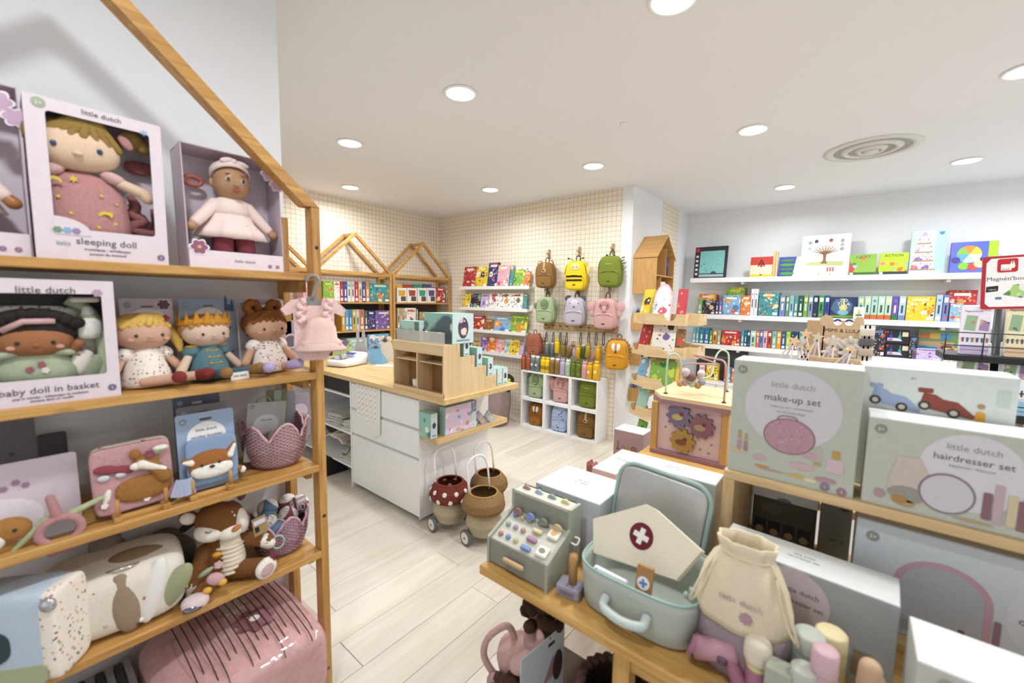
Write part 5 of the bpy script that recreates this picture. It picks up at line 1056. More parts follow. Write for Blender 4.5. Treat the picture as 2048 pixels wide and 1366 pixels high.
led(LZs[1], [(90, 150, 857, 'yellow', 'yellow tiger face sticker book', 0), (151, 226, 862, 'black', 'grey panda sticker book', 0), (227, 288, 862, 'lilac', 'lilac bear sticker book', 0), (290, 366, 858, 'dots', 'first white sticker-sheet book', 0), (367, 455, 858, 'dots', 'second white sticker-sheet book', 0), (456, 545, 858, 'dots', 'third white sticker-sheet book', 0), (546, 580, 858, 'teal', 'teal edged book at the right end', 0)], 'on the second wall ledge')
led(LZs[2], [(155, 255, 1028, 'red', 'red book with a yellow bus', 0), (256, 330, 1058, 'wood', 'brown rounded animal book', 0), (322, 452, 1036, 'sky', 'blue book with a house picture', .004), (440, 582, 1022, 'jungle', 'dark green jungle book', .006), (20, 150, 1030, 'teal', 'teal book behind the mint playset box', 0)], 'on the third wall ledge')
led(LZs[3], [(105, 165, 1222, 'night', 'small blue book', 0), (166, 226, 1215, 'kraft', 'olive card book', 0), (227, 278, 1192, 'purple', 'purple pattern book', 0), (272, 345, 1192, 'orange', 'orange pattern book', .006), (342, 408, 1208, 'candy', 'pink pattern book', 0), (406, 452, 1206, 'mint', 'green pattern book', .006), (446, 524, 1208, 'yellow', 'bright yellow pattern book', 0), (512, 556, 1232, 'lilac', 'pale pink book at the right end', .006)], 'on the lowest wall ledge')
# ================================================================== animal backpacks
def backpack(label, kind, base, dark, loc, s=1, turn=0, group='animal backpacks', handle=True, light=None):
    t = thing('backpack', label, 'backpack', loc, R=rot(0, 0, turn) @ Matrix.Scale(s, 4), group=group)
    m, dm, lt = cloth(base), cloth(dark), cloth(light or '#efe6d6'); H = .31; cm = lambda c: cloth(c)
    G().sq((0, 0, H/2), (.122, .075, H/2), .5, .55, 30, 20, warp=lambda x, y, z: (x*(1-.12*max(0, z)/.155), y, z)).make('body', m, t, True)
    G().sq((0, -.066, .085), (.098, .032, .078), .42, .5, 26, 14).make('front_pocket', m, t, True)
    G().tube([(-.09, -.088, .13), (-.05, -.1, .15), (0, -.102, .154), (.05, -.1, .15), (.09, -.088, .13)], .0028, 6).make('pocket_zip', dm, t, True)
    G().tube([(-.118, -.03, .1), (-.112, -.05, .2), (-.085, -.052, .27), (0, -.05, .30), (.085, -.052, .27), (.112, -.05, .2), (.118, -.03, .1)], .0028, 6).make('main_zip', dm, t, True)
    G().box(-.016, .016, -.1, -.097, .05, .062, .001).make('logo_tab', cm('#3a3632'), t)
    if handle:
        G().tube([(-.022, .04, H-.015), (-.02, .045, H+.04), (0, .048, H+.058), (.02, .045, H+.04), (.022, .04, H-.015)], .0055, 7).make('top_loop', cm('#3c3935'), t, True)
    for sg in (-1, 1): G().tube([(sg*.05, .07, .28), (sg*.075, .1, .2), (sg*.085, .095, .1), (sg*.07, .07, .03)], .012, 8).make('shoulder_strap', dm, t, True)
    e = lambda nm, c, r, mt, rt=(0, 0, 0): G().ell(c, r, rt).make(nm, mt, t, True)
    fz = .225
    if kind == 'bear':
        for sg in (-1, 1): e('ear', (sg*.072, -.02, .297), (.032, .012, .03), m); e('inner_ear', (sg*.072, -.03, .297), (.02, .006, .018), lt)
        tn = cm('#cfae80'); e('blaze', (0, -.066, .262), (.014, .012, .05), tn, (-8, 0, 0)); e('muzzle', (0, -.074, .2), (.026, .012, .026), tn); e('nose', (0, -.095, .205), (.012, .006, .009), cm('#2a2320'))
    elif kind == 'bee':
        e('face_patch', (-.0, -.07, .24), (.05, .014, .042), cm('#f0dc8a'))
        for sg in (-1, 1):
            e('eye', (sg*.02, -.084, .24), (.005, .003, .006), cm('#2a2320')); e('wing', (sg*.115, -.02, .2), (.03, .01, .055), cm('#f2dd7a'), (0, sg*15, 0))
            G().tube([(sg*.03, -.03, .3), (sg*.045, -.05, .325), (sg*.075, -.055, .33)], .003, 6).make('antenna', dm, t, True); e('antenna_tip', (sg*.078, -.055, .33), (.012, .008, .008), cm('#1f1c1a'))
        for z in (.135, .095): G().box(-.085, .085, -.103, -.097, z, z+.018, .003).make('black_stripe', cm('#1f1c1a'), t)
    elif kind == 'croc':
        for sg in (-1, 1): e('eye_bump', (sg*.035, -.03, .31), (.014, .014, .016), m); e('eye', (sg*.035, -.044, .312), (.006, .004, .007), cm('#1f1c1a'))
        for k in range(5): G().add([(.1, -.02-.012*k+.03, .29-.03*k), (.1, .01-.012*k+.03, .29-.03*k), (.13, -.005-.012*k+.03, .3-.03*k)], [(0, 1, 2), (2, 1, 0)]).make('spike', dm, t, solid=.008)
        for k in range(3): e('stitch', (-.03+k*.02, -.076, .225), (.007, .002, .003), lt)
    elif kind == 'dino':
        e('snout', (0, -.072, .225), (.05, .02, .06), dm); 
        for sg in (-1, 1): e('ear', (sg*.118, -.03, .2), (.034, .01, .04), dm, (0, sg*30, 0)); e('eye', (sg*.06, -.066, .26), (.005, .003, .006), cm('#2a2320'))
        G().tube([(-.03, -.094, .19), (0, -.098, .183), (.03, -.094, .19)], .0025, 6).make('smile', cm('#e9e4d6'), t, True)
    elif kind == 'mouse':
        for sg in (-1, 1): e('ear', (sg*.085, -.025, .30), (.038, .01, .028), dm, (0, sg*30, 0)); e('eye', (sg*.045, -.074, .245), (.005, .003, .006), cm('#2a2320'))
        e('nose', (0, -.082, .205), (.009, .006, .007), cm('#2a2320')); e('face_patch', (0, -.064, .235), (.06, .014, .045), cm('#cdc3d2'))
    elif kind == 'elephant':
        e('face_patch', (0, -.068, .235), (.06, .014, .05), dm); e('trunk', (0, -.082, .2), (.022, .016, .035), m)
        for sg in (-1, 1):
            e('ear', (sg*.145, -.025, .225), (.05, .012, .055), m, (0, sg*12, 0)); e('ear_lobe', (sg*.13, -.025, .16), (.035, .012, .04), m); e('eye', (sg*.035, -.083, .24), (.005, .003, .006), cm('#2a2320'))
    elif kind == 'lion':
        mn = cm(dark)
        for k in range(17):
            a = radians(-25+k*14.4); e('mane_tuft', (.128*cos(a), .0, .19+.13*sin(a)), (.026, .012, .018), mn, (0, -math.degrees(a), 0))
        for sg in (-1, 1): e('face_patch', (sg*.022, -.066, .235), (.026, .016, .046), cm('#f2eee6'), (0, sg*8, 0))
        e('nose_bridge', (0, -.078, .24), (.011, .012, .05), m); e('nose', (0, -.086, .192), (.011, .006, .009), cm('#2a2320'))
    elif kind == 'plain':
        e('ear', (-.075, -.01, .3), (.024, .012, .028), m); e('ear', (.075, -.01, .3), (.024, .012, .028), m); e('nose', (0, -.075, .21), (.01, .006, .008), dm)
    return t
BY = 4.15
bear, bee, croc, dino, mouse, eleph, lion = ('#8a6433', '#5f431f'), ('#e9c81f', '#3a3120'), ('#6f7a24', '#3f4a18'), ('#9fb380', '#6f8a5c'), ('#b7adbb', '#5b5563'), ('#cf9a95', '#b57a76'), ('#d0941f', '#9a7a4a')
def hook(px, py, nm='upper'):
    p = at(px, py, 'y', GY-.02); t = thing('wall_hook', 'small wooden wall hook holding the %s' % nm, 'hook', (p.x, GY, p.z), 0, 'wooden wall hooks')
    G().box(-.016, .016, -.014, -.001, -.055, .055, .003).make('back_plate', wood('#8c7a5c', '#b39c78', 'z', .5, False), t); G().cyl((0, -.014, -.01), (0, -.06, .005), .008, .01, 10).make('peg', PINE_X, t, True)
def hang(kind, cols, cpx, cpy, label, hk=None, s=1, turn=0, y=BY):
    p = at(cpx, cpy, 'y', y-.05); z = p.z-.155*s; backpack(label, kind, *cols, (p.x, y, z), s, turn)
    if hk: hook(*hk, label.split(' hanging')[0])
hang('bear', bear, 1087, 550, 'brown bear backpack hanging top left on the patterned wall', (1097, 508), 1.0, 14)
hang('bee', bee, 1149, 551, 'yellow bee backpack hanging in the top row', (1158, 503), 1.08, 14)
hang('croc', croc, 1217, 543, 'olive green crocodile backpack hanging top right', (1225, 497), 1.08, 14)
hang('dino', dino, 1088, 620, 'pale green dragon backpack hanging in the lower row', (1094, 580), 1.02, 14)
hang('mouse', mouse, 1147, 623, 'lilac grey mouse backpack hanging in the lower row', (1155, 580), 1.05, 14)
hang('elephant', eleph, 1208, 628, 'pink elephant backpack hanging in the lower row', (1218, 574), 1.08, 10)
# ================================================================== peg rail with hanging bottles, packs beside it
ra = thing('peg_rail', 'long wooden peg rail above the bottles', 'peg rail', (-2.965, GY-.002, 1.205)); G().box(0, .99, -.018, 0, 0, .085, .003).make('board', wood('#a98a5c', '#c4a678', 'x', .5, True), ra)
RX = [1093, 1107, 1121, 1134, 1162, 1178, 1193, 1208, 1227]
for px in RX:
    x = at(px, 665, 'y', GY-.03).x+2.965; G().tube([(x, -.018, .05), (x, -.05, .05), (x, -.06, .062)], .0055, 7).make('peg', paint('#4a4038', .5), ra, True)
p = at(1066, 688, 'y', 4.1); backpack('small terracotta pack hanging left of the peg rail', 'plain', '#9c5a42', '#7a4230', (p.x, 4.13, p.z-.13), .82, 22)
p = at(1231, 711, 'y', 4.1); backpack('mustard lion backpack with a fringed mane hanging right of the bottles', 'lion', *lion, (p.x, 4.15, p.z-.155), 1.02, 8)
# ================================================================== drinking bottles
def bottle(label, c, loc, kind='', s=1, R=None, group='bottles in a row on the cubes', strap=False, cap=None):
    t = thing('drinking_bottle', label, 'bottle', loc, R=(R or Matrix.Identity(4)) @ Matrix.Scale(s, 4), group=group); m = paint(c, .35, 0.1); r = .034
    G().lathe([(.004, 0), (r-.003, .001), (r, .005), (r, .125), (r*.92, .138), (r*.7, .147), (r*.62, .15)], 20).make('body', m, t, True)
    G().lathe([(r*.66, .15), (r*.72, .151), (r*.72, .166), (r*.62, .172), (.004, .174)], 18).make('cap', paint(cap or c, .5), t, True)
    G().lathe([(r*1.01, .0015), (r*1.01, .004)], 20, None, False).make('base_ring', paint('#55524c', .5), t)
    G().box(-.002, .002, -.001, .001, .06, .061).make('seam', m, t)
    if kind == 'stripes':
        for k in range(3): G().lathe([(r*1.008, .04+k*.014), (r*1.008, .047+k*.014)], 20, None, False).make('stripe', paint('#25211c', .5), t)
    elif kind == 'face':
        G().prism(circ(0, .075, .013, .014, 16), -r+.001, -r-.0015).make('face_print', paint('#f0ece2', .5), t); G().ell((0, -r-.002, .073), (.003, .002, .003)).make('nose_print', paint('#2a2320', .5), t, True)
    elif kind == 'ears':
        for sg in (-1, 1): G().ell((sg*.016, 0, .176), (.008, .006, .009)).make('ear', m, t, True)
        G().ell((-.01, -r, .1), (.002, .002, .003)).make('eye_print', paint('#2a2320', .4), t, True); G().ell((.01, -r, .1), (.002, .002, .003)).make('eye_print', paint('#2a2320', .4), t, True)
    elif kind == 'camo':
        G().lathe([(r*1.006, .02), (r*1.006, .1)], 20, None, False).make('pattern_wrap', printed(c, ['#5c6b24', '#33401a', '#7d8a3a'], 60, .5), t)
    if strap: G().tube([(-.02, 0, .158), (-.016, 0, .2), (0, 0, .215), (.016, 0, .2), (.02, 0, .158)], .0035, 6).make('carry_loop', paint(cap or c, .5), t, True)
    return t
names = [('#a8583f', 'first terracotta bottle from the left', 'ears'), ('#a8583f', 'second terracotta bottle from the left', 'ears'), ('#6b7a80', 'slate grey bottle with a white face, left one', 'face'), ('#6b7a80', 'slate grey bottle with a white face, right one', 'face'), ('#e9c51c', 'yellow bottle with black stripes, left one', 'stripes'), ('#e9c51c', 'yellow bottle with black stripes, right one', 'stripes'),
         ('#8a6a35', 'brown bottle with a white collar, left one', 'plain'), ('#8a6a35', 'brown bottle with a white collar, right one', 'plain'), ('#b9a2d0', 'lilac mouse bottle', 'ears'), ('#a8c49a', 'mint green bottle', 'ears'), ('#5f6e22', 'camouflage green bottle, left one', 'camo'), ('#5f6e22', 'camouflage green bottle, right one', 'camo'), ('#d99a98', 'pink bottle', 'ears'), ('#dba51f', 'mustard lion bottle', 'face'), ('#e3b41c', 'wide yellow bottle at the right end', 'face')]
CF, CT = 4.012, .70
for (c, lb, kd), bx_ in zip(names, (250, 300, 350, 395, 455, 500, 550, 605, 660, 717, 772, 828, 892, 947, 1018)):
    p = at(1000+bx_/5.254, 735, 'y', CF+.05); bottle(lb+' standing on the white cubes', c, (p.x, CF+.05, CT), kd, 1.22 if bx_ == 1018 else 1.08, cap='#e6e2d8' if c in ('#6b7a80', '#8a6a35', '#a8c49a') else None)
hb = [(455, 285, '#8a5a42', 0, 'terracotta'), (500, 305, '#6b7a80', 0, 'slate grey left'), (548, 310, '#6b7a80', 0, 'slate grey right'), (607, 278, '#e9c51c', 0, 'bright yellow'), (665, 315, '#8a7a35', 0, 'olive brown'), (722, 318, '#8a6a35', 22, 'tilted brown'), (795, 335, '#b9a2d0', -16, 'tilted lilac'), (822, 340, '#cfae2a', 4, 'mustard'), (875, 335, '#4f6222', 0, 'dark green'), (925, 320, '#b59a3a', 6, 'ochre'), (968, 345, '#d58f8c', 30, 'tilted pink'), (1040, 350, '#e3b41c', 0, 'golden yellow')]
for k, (bx_, by_, c, tl, lb) in enumerate(hb):
    p = at(1000+bx_/5.254, 640+by_/5.254, 'y', GY-.07); yy = GY-.062-.02*(k % 2)
    bottle(lb+' bottle hanging by a strap from the peg rail', c, (p.x, yy, p.z-.08), 'ears' if c in ('#e9c51c', '#e3b41c') else '', .95, rot(0, tl, 0), 'bottles hanging from the peg rail', True, cap='#d9d3c4' if c in ('#6b7a80', '#4f6222') else None)
for k, px in enumerate(RX[:8]):
    p = at(px, 668, 'y', GY-.06); t = thing('bottle_strap', 'black hanging strap on the %s peg of the rail' % ORD[k], 'strap', (p.x, GY-.06, p.z), 0, 'black bottle straps')
    G().tube([(-.006, 0, .02), (-.012, -.005, -.06), (-.006, -.008, -.12), (.008, -.008, -.12), (.012, -.005, -.06), (.006, 0, .02)], .0048, 6).make('strap', BLACK, t, True)
# ================================================================== white cubes
cx0, cwid = -3.127, 1.054/3
packs = [('dino', dino, 'pale green dragon backpack in the top left cube', 0), ('elephant', eleph, 'pink elephant backpack in the top middle cube', 0), ('croc', croc, 'dark olive crocodile backpack in the top right cube', 0),
         ('lion', ('#9a6420', '#6b4216'), 'brown lion backpack in the bottom left cube', 0), ('plain', ('#a9b9d6', '#5f6f93'), 'light blue patterned backpack in the bottom middle cube', 0), ('bear', ('#7a5a2c', '#5f431f'), 'brown bear backpack in the bottom right cube', 0)]
for r_ in range(2):
    for c_ in range(3):
        x, z = cx0+c_*cwid, .35*(1-r_)
        t = thing('storage_cube', 'white open storage cube, %s row, %s' % (('top', 'bottom')[r_], ('left', 'middle', 'right')[c_]), 'storage cube', (x+.001, CF, z), 0, 'stacked white cubes'); w = cwid-.002; tk = .018
        G().box(0, tk, 0, .243, 0, .349, .0015).make('side_panel', WHITE, t); G().box(w-tk, w, 0, .243, 0, .349, .0015).make('side_panel', WHITE, t)
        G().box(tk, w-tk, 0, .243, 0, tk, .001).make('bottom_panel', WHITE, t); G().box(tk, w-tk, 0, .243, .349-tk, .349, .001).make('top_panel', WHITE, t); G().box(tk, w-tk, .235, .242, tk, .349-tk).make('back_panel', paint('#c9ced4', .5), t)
        kd, cl, lb, _ = packs[r_*3+c_]; o = backpack(lb, kd, *cl, (x+cwid*(.5 if kd not in ('croc', 'elephant') else .54), CF+.125, z+tk), .985 if kd != 'lion' else .85, 6, 'backpacks in the white cubes', False)
        if kd == 'plain':
            for ch in o.children:
                if ch.name.startswith(('body', 'front_pocket')): ch.data.materials[0] = printed('#a9b9d6', ['#5f6f93', '#3f4a6b', '#e3e6ee'], 38, .34, .9)
# ================================================================== tall lilac basket and safety gear behind the counter
t = thing('floor_basket', 'tall dusty pink scalloped wicker basket on the floor behind the counter', 'basket', (-3.42, 3.83, 0)); r, h = .2, .52
g = wicker([(0, r*.8, 0), (.1, r*.95, h*.08), (.5, r*1.08, h*.5), (.8, r*1.05, h*.8), (1, r*1.1, h)], rim=lambda a: .84+.16*abs(cos(4*a)), amp=.005, rows=40, stakes=32); g.make('woven_wall', wicker_mat('#b79a94', 32, .011), t, True, solid=.006); G().tube(g.top, .008, 7, True).make('rim_braid', paint('#b78f90', .6), t, True)
for k, (px, py, tl, lb) in enumerate(((1015, 757, -15, 'black and lime safety vest sticking out of the tall basket'), (1034, 762, 30, 'black and lime pouch leaning at the basket edge'))):
    p = at(px, py, 'y', 3.86); t = thing('safety_pack', lb, 'bag', (-3.44+.13*k, 3.80+.06*k, .40), R=rot(0, tl, 0)); G().sq((0, 0, .13), (.075, .05, .15), .6, .6).make('pack', cloth('#22261f'), t, True); G().sq((.015, -.04, .15), (.025, .02, .11), .5, .6, M=rot(0, 12, 0)).make('lime_panel', cloth('#b4cf2a'), t, True)
# ================================================================== bamboo house shelf and racks on the side of the column
t = thing('bamboo_house_shelf', 'small bamboo house-shaped wall shelf on the white column side', 'wall shelf', (COLX+.002, 4.33, 1.645), 90)
hw, hd, hh, pk_ = .54, .25, .41, .64
BMX = wood('#b98b4c', '#cfa365', 'y', .5, False, 1.6)
for x in (0, hw-.012): G().box(x, x+.012, -hd, 0, 0, hh, .001).make('side_panel', BAMBOO, t)
G().box(.012, hw-.012, -hd, 0, 0, .012).make('bottom_panel', BMX, t); G().box(.012, hw-.012, -hd, 0, .19, .202).make('shelf', BMX, t)
G().prism([(.012, .012), (hw-.012, .012), (hw-.012, hh), (hw/2, pk_-.02), (.012, hh)], -.002, -.008).make('back_panel', wood('#8f6c3c', '#a8824e', 'z', .6, False), t)
for sg in (-1, 1):
    e = -.012 if sg < 0 else hw+.012; vs = []
    for y in (-hd-.012, 0): vs += [(e, y, hh-.012), (hw/2, y, pk_), (hw/2, y, pk_-.016), (e-sg*.0, y, hh-.028)]
    G().add(vs, [(3, 2, 1, 0), (4, 5, 6, 7), (1, 5, 4, 0), (2, 6, 5, 1), (3, 7, 6, 2), (0, 4, 7, 3)]).make('roof_panel', BMX, t)
G().box(hw*.55, hw*.55+.01, -hd+.01, 0, .202, .5).make('divider', BAMBOO, t); G().box(hw*.3, hw*.3+.01, -hd+.01, 0, .012, .19).make('divider', BAMBOO, t)
for nm, lb, y, z, w, h, lk in (('picture_book', 'dark blue moon book standing in the bamboo house shelf', 4.75, 1.847, .14, .2, 'night'), ('picture_book', 'pale yellow book in the lower part of the bamboo house shelf', 4.66, 1.657, .2, .13, 'white'), ('story_book', 'violet book on the left side in the bamboo house shelf', 4.40, 1.847, .03, .2, 'purple')):
    b = thing(nm, lb, 'book', (COLX+.2, y, z), 90); base_, pal = PALS[lk]; G().box(-w/2, w/2, 0, .03, 0, h, .001).make('body', paint(base_, .5), b); G().box(-w/2+.004, w/2-.004, -.001, 0, .004, h-.004).make('cover_picture', pic(base_, pal, 22, .36), b)
for k, z in enumerate((1.25, .865, .465)):
    t = thing('wall_book_rack', 'narrow bamboo book rack on the column, %s from the top' % ORD[k], 'book rack', (COLX+.002, 4.335, z), 90, 'bamboo book racks')
    for x in (0, .5): G().box(x, x+.014, -.12, 0, 0, .15, .002).make('end_panel', BAMBOO, t)
    G().box(.014, .5, -.11, 0, 0, .012).make('floor_panel', BMX, t); G().cyl((.014, -.108, .085), (.5, -.108, .085), .008, .008, 10).make('dowel', BMX, t, True)
    for j in range(4):
        lk = ['black', 'sky', 'night', 'teal'][(j+k) % 4]; base_, pal = PALS[lk]; w = .105; b = thing('picture_book', '%s picture book in the %s bamboo rack, %s from the front' % (('dark', 'sky blue', 'navy', 'teal')[(j+k) % 4], ORD[k], ORD[j]), 'book', (COLX+.075-.01*(j % 2), 4.41+j*.11, z+.013), R=rot(0, 0, 90) @ rot(-8), group='books in the bamboo racks')
        hgt = .2+.03*(j % 2); G().box(-w/2, w/2, 0, .01, 0, hgt, .001).make('body', paint(base_, .5), b); G().box(-w/2+.003, w/2-.003, -.001, 0, .003, hgt-.003).make('cover_picture', pic(base_, pal, 30, .38), b)
# ================================================================== revolving book tower
TWX, TWY = -1.265, 3.80
tw = thing('book_tower', 'pale wood revolving book tower with notched trays', 'book display', (TWX, TWY, 0))
G().box(-.09, .09, -.09, .09, .04, 1.46, .003).make('core', PLY_Z, tw); G().box(-.28, .28, -.28, .28, 0, .04, .004).make('base', PLY_X, tw)
TR = (1.365, 1.085, .80, .52, .24)
faces = ((-34, .24, -.165), (4, .33, .0), (94, .3, 0), (184, .3, 0))
def trayM(k, f): a, w, off = faces[f]; return T(0, 0, TR[k]) @ rot(0, 0, a) @ T(.02 if f == 1 else off*.4, -.1, 0)
for k in range(5):
    for f in range(4):
        w = faces[f][1]; M_ = trayM(k, f)
        n0 = -w*.32 if f == 0 else w*.12
        o = [(-w/2, 0), (w/2, 0), (w/2, .095), (n0+.05, .095), (n0+.045, .07), (n0+.03, .045), (n0+.0, .035), (n0-.03, .045), (n0-.045, .07), (n0-.05, .095), (-w/2, .095)]
        if f == 0: o = [(-w/2, 0), (w/2, 0), (w/2, .095), (n0+.06, .095), (n0+.055, .06), (n0+.03, .035), (n0-.005, .035), (n0-.025, .06), (n0-.03, .095), (-w/2, .095)]
        tr = G().prism(o, -.16, -.17, M=M_).make('tray_front', PLY_X, tw)
        G().box(-w/2, w/2, -.16, -.005, 0, .01, 0, M=M_).make('tray_floor', PLY_X, tr)
        for x in (-w/2, w/2-.01): G().box(x, x+.01, -.16, -.005, .01, .095, 0, M=M_).make('tray_side', PLY_X, tr)
bk = [(0, 0, -.05, 'yellow', 'yellow and orange activity book', .11, .25), (0, 0, .07, 'jungle', 'slim olive book', .03, .24), (1, 0, -.06, 'candy', 'pink mirror-shaped activity book', .12, .29), (1, 0, .11, 'red', 'crimson slim book', .06, .25),
      (0, 1, -.04, 'red', 'maroon book with white print', .12, .22), (0, 1, .085, 'yellow', 'narrow yellow book', .035, .23), (1, 1, -.03, 'dots', 'white and magenta craft book', .15, .24), (1, 1, .12, 'wood', 'dark red slim book', .05, .2),
      (0, 2, -.05, 'sky', 'light blue book with black stripes', .1, .2), (0, 2, .06, 'white', 'white and orange booklet', .06, .2), (1, 2, -.02, 'jungle', 'black and green floral book', .17, .2), (1, 2, .12, 'yellow', 'bright yellow booklet', .05, .17), (0, 3, -.03, 'mint', 'green and yellow booklet', .11, .2), (0, 4, -.03, 'jungle', 'lime booklet', .1, .18)]
for f, k, x, lk, lb, w, h in bk:
    h *= 1.22; w *= 1.3; x = x*1.0 if w < .1 else x*.8
    M_ = T(TWX, TWY, 0) @ trayM(k, f) @ T(x, -.13, .0105) @ rot(-14); b = thing('picture_book', lb+' in the %s tray of the book tower' % ['top', 'second', 'third', 'fourth', 'lowest'][k], 'book', R=M_, group='books in the tower trays'); base_, pal = PALS[lk]
    if 'mirror' in lb: oo = [(-w/2, 0), (w/2, 0)]+[(w/2*cos(a), h*.55+h*.45*sin(a)) for a in [pi*i/14 for i in range(15)]]
    else: oo = [(-w/2, 0), (w/2, 0), (w/2, h), (-w/2, h)]
    G().prism(oo, .012, 0).make('cover', paint(base_, .45), b)
    cx_, cz_ = 0, h/2; G().prism([((px_-cx_)*.86, cz_+(pz_-cz_)*.88) for px_, pz_ in oo], 0, -.001).make('cover_picture', pic('#f0ece4' if 'mirror' in lb or 'magenta' in lb else base_, pal, 34, .34), b)
# ================================================================== far wall: shelves, cabinet, games
FY = 5.84
for k, z in enumerate((1.887, 1.415, 1.025)):
    t = thing('white_wall_shelf', 'long white wall shelf on the far wall, %s from the top' % ORD[k], 'shelf', (-1.72, FY, z), 0, 'white wall shelves'); G().box(0, 3.9, 0, FAR-FY-.002, -.058, 0, .002).make('board', WHITE, t)
    for x in (.6, 2.4, 3.5): G().box(x, x+.03, .04, FAR-FY-.004, -.085, -.058, .001).make('bracket', WHITE, t)
cb = thing('base_cabinet', 'white low cabinet with doors under the far shelves', 'cabinet', (-1.84, 5.665, 0)); G().box(0, 3.9, .02, .41, .06, .53, .002).make('carcass', WHITE, cb); G().box(0, 3.9, 0, .42, .53, .548, .002).make('top', WHITE, cb); G().box(.03, 3.87, .05, .4, 0, .06).make('plinth', paint('#b5b5b2', .6), cb)
for k in range(7): G().box(.004+k*.557, .553+k*.557, 0, .019, .065, .526, .002).make('door', SATIN, cb)
def f6(x): return 1380+x/5.692
GYp = FY+.02
def frow(z, rows, where, d=.16, grp=None):
    for (a, b, yt, kd, lk, lb) in rows: item('y', GYp+(0 if kd != 'b' else .07), z, a, b, yt, 'c' if kd == 'b' else kd, lk, lb+' '+where, 'game box', 'game_box', d, grp, 0 if kd == 's' else 3)
S2, S3, S4 = 1.415, 1.025, .548
# top shelf
def front_item(lb, a, b, yt, z, d, lean=6, cat='game box', nm='game_box'):
    t = item('y', GYp+.02, z, a, b, yt, 'x', '', lb, cat, nm, d, None, lean); return t, t['w'], t['h']
ts = 1.887
t, w, h = front_item('black magnetic board game with a turquoise picture on the top far shelf', 1389, 1454, 492, ts, .03); G().box(-w/2, w/2, 0, .03, 0, h, .002).make('body', paint('#22232b', .4), t); plate(t, 'picture', rrect(-w*.33, h*.15, w*.42, h*.86, .002), -.0002, pic('#7fc4c4', ['#3f4a4a', '#a9d8d0', '#5f9a8a', '#c98a7a'], 28, .26), .001); plate(t, 'lower_band', rrect(-w*.33, h*.04, w*.42, h*.12, .002), -.0002, paint('#9cc4c8', .5), .001); plate(t, 'maker_mark', rrect(-w*.47, h*.84, -w*.36, h*.96, .004), -.0002, paint('#c2303a', .5), .001)
for k in range(5): plate(t, 'printed_icon', rrect(-w*.46, h*(.1+k*.14), -w*.38, h*(.17+k*.14), .003), -.0002, paint('#d9d6d0', .5), .001)
t, w, h = front_item('red, cream and yellow letter A book on the top far shelf', 1500, 1545, 513, ts, .03, cat='book', nm='picture_book'); G().box(-w/2, w/2, 0, .03, 0, h, .004).make('body', paint('#e9d9b8', .5), t); plate(t, 'red_band', rrect(-w/2+.001, h*.6, w/2-.001, h-.001, .003), -.0002, paint('#c2392c', .5), .001); plate(t, 'yellow_band', rrect(-w/2+.001, .001, w/2-.001, h*.13, .003), -.0002, paint('#eac324', .5), .001); lettering(t, 'A', h*.5, 0, -.0015, h*.52, BLACK)
plate(t, 'red_dot', circ(0, h*.56, h*.07), -.0014, paint('#c2392c', .5), .0012); plate(t, 'black_half_disc', [(h*.06*cos(a), h*.13+h*.05*sin(a)) for a in [pi+pi*i/8 for i in range(9)]], -.0014, BLACK, .0012)
t, w, h = front_item('upright wooden book end between two books on the top far shelf', 1546, 1556, 502, ts, .06, 0, 'book end', 'book_end'); G().box(-w/2, 0, 0, .06, 0, h, .003).make('plank', CRATE_Z, t); G().box(.002, w/2, .004, .056, 0, h*.985, .003).make('plank', CRATE_Z, t)
t, w, h = front_item('blue and white book with crocodiles on the top far shelf', 1557, 1601, 513, ts, .03, cat='book', nm='picture_book'); G().box(-w/2, w/2, 0, .03, 0, h, .003).make('body', paint('#3a459c', .45), t); plate(t, 'white_corner', [(w*.15, .002), (w/2-.001, .002), (w/2-.001, h-.002), (w*.3, h-.002)], -.0002, paint('#eceae6', .5), .001)
for k in range(4): plate(t, 'crocodile', circ(-w*.1, h*(.15+k*.22), w*.34, h*.075), -.0014, paint(('#4a9a3f', '#3f7d4a')[k % 2], .5), .0012)
t, w, h = front_item('large cream framed tree picture on the top far shelf', 1604, 1702, 467, ts, .03, 8, 'picture frame', 'framed_picture'); G().prism([(-w/2, 0), (w/2, 0), (w/2, h), (-w/2, h)], .03, 0, hole=[(-w*.42, h*.07), (w*.42, h*.07), (w*.42, h*.93), (-w*.42, h*.93)]).make('frame', paint('#f0eee6', .5), t); G().box(-w*.43, w*.43, .004, .008, h*.06, h*.94).make('print', paint('#f2eeda', .6), t); G().box(-w/2+.01, w/2-.01, .031, .036, -.002, h-.01).make('back_board', DARK, t)
plate(t, 'printed_meadow', [(-w*.38, h*.27), (w*.38, h*.24), (w*.38, h*.34), (-w*.1, h*.36), (-w*.38, h*.33)], .0035, paint('#b9c77a', .6), .001)
plate(t, 'printed_trunk', [(-w*.08, h*.3), (w*.06, h*.3), (w*.025, h*.38), (w*.03, h*.55), (-w*.04, h*.55), (-w*.03, h*.38)], .002, paint('#8a6242', .6), .001)
for a in range(9):
    an = radians(20+a*17.5); G().tube([(-.004, .001, h*.52), (w*.14*cos(an), .001, h*.54+w*.1*sin(an)), (w*.27*cos(an), .001, h*.55+w*.2*sin(an))], [.006, .004, .002], 5).make('printed_branch', paint('#8a6242', .6), t)
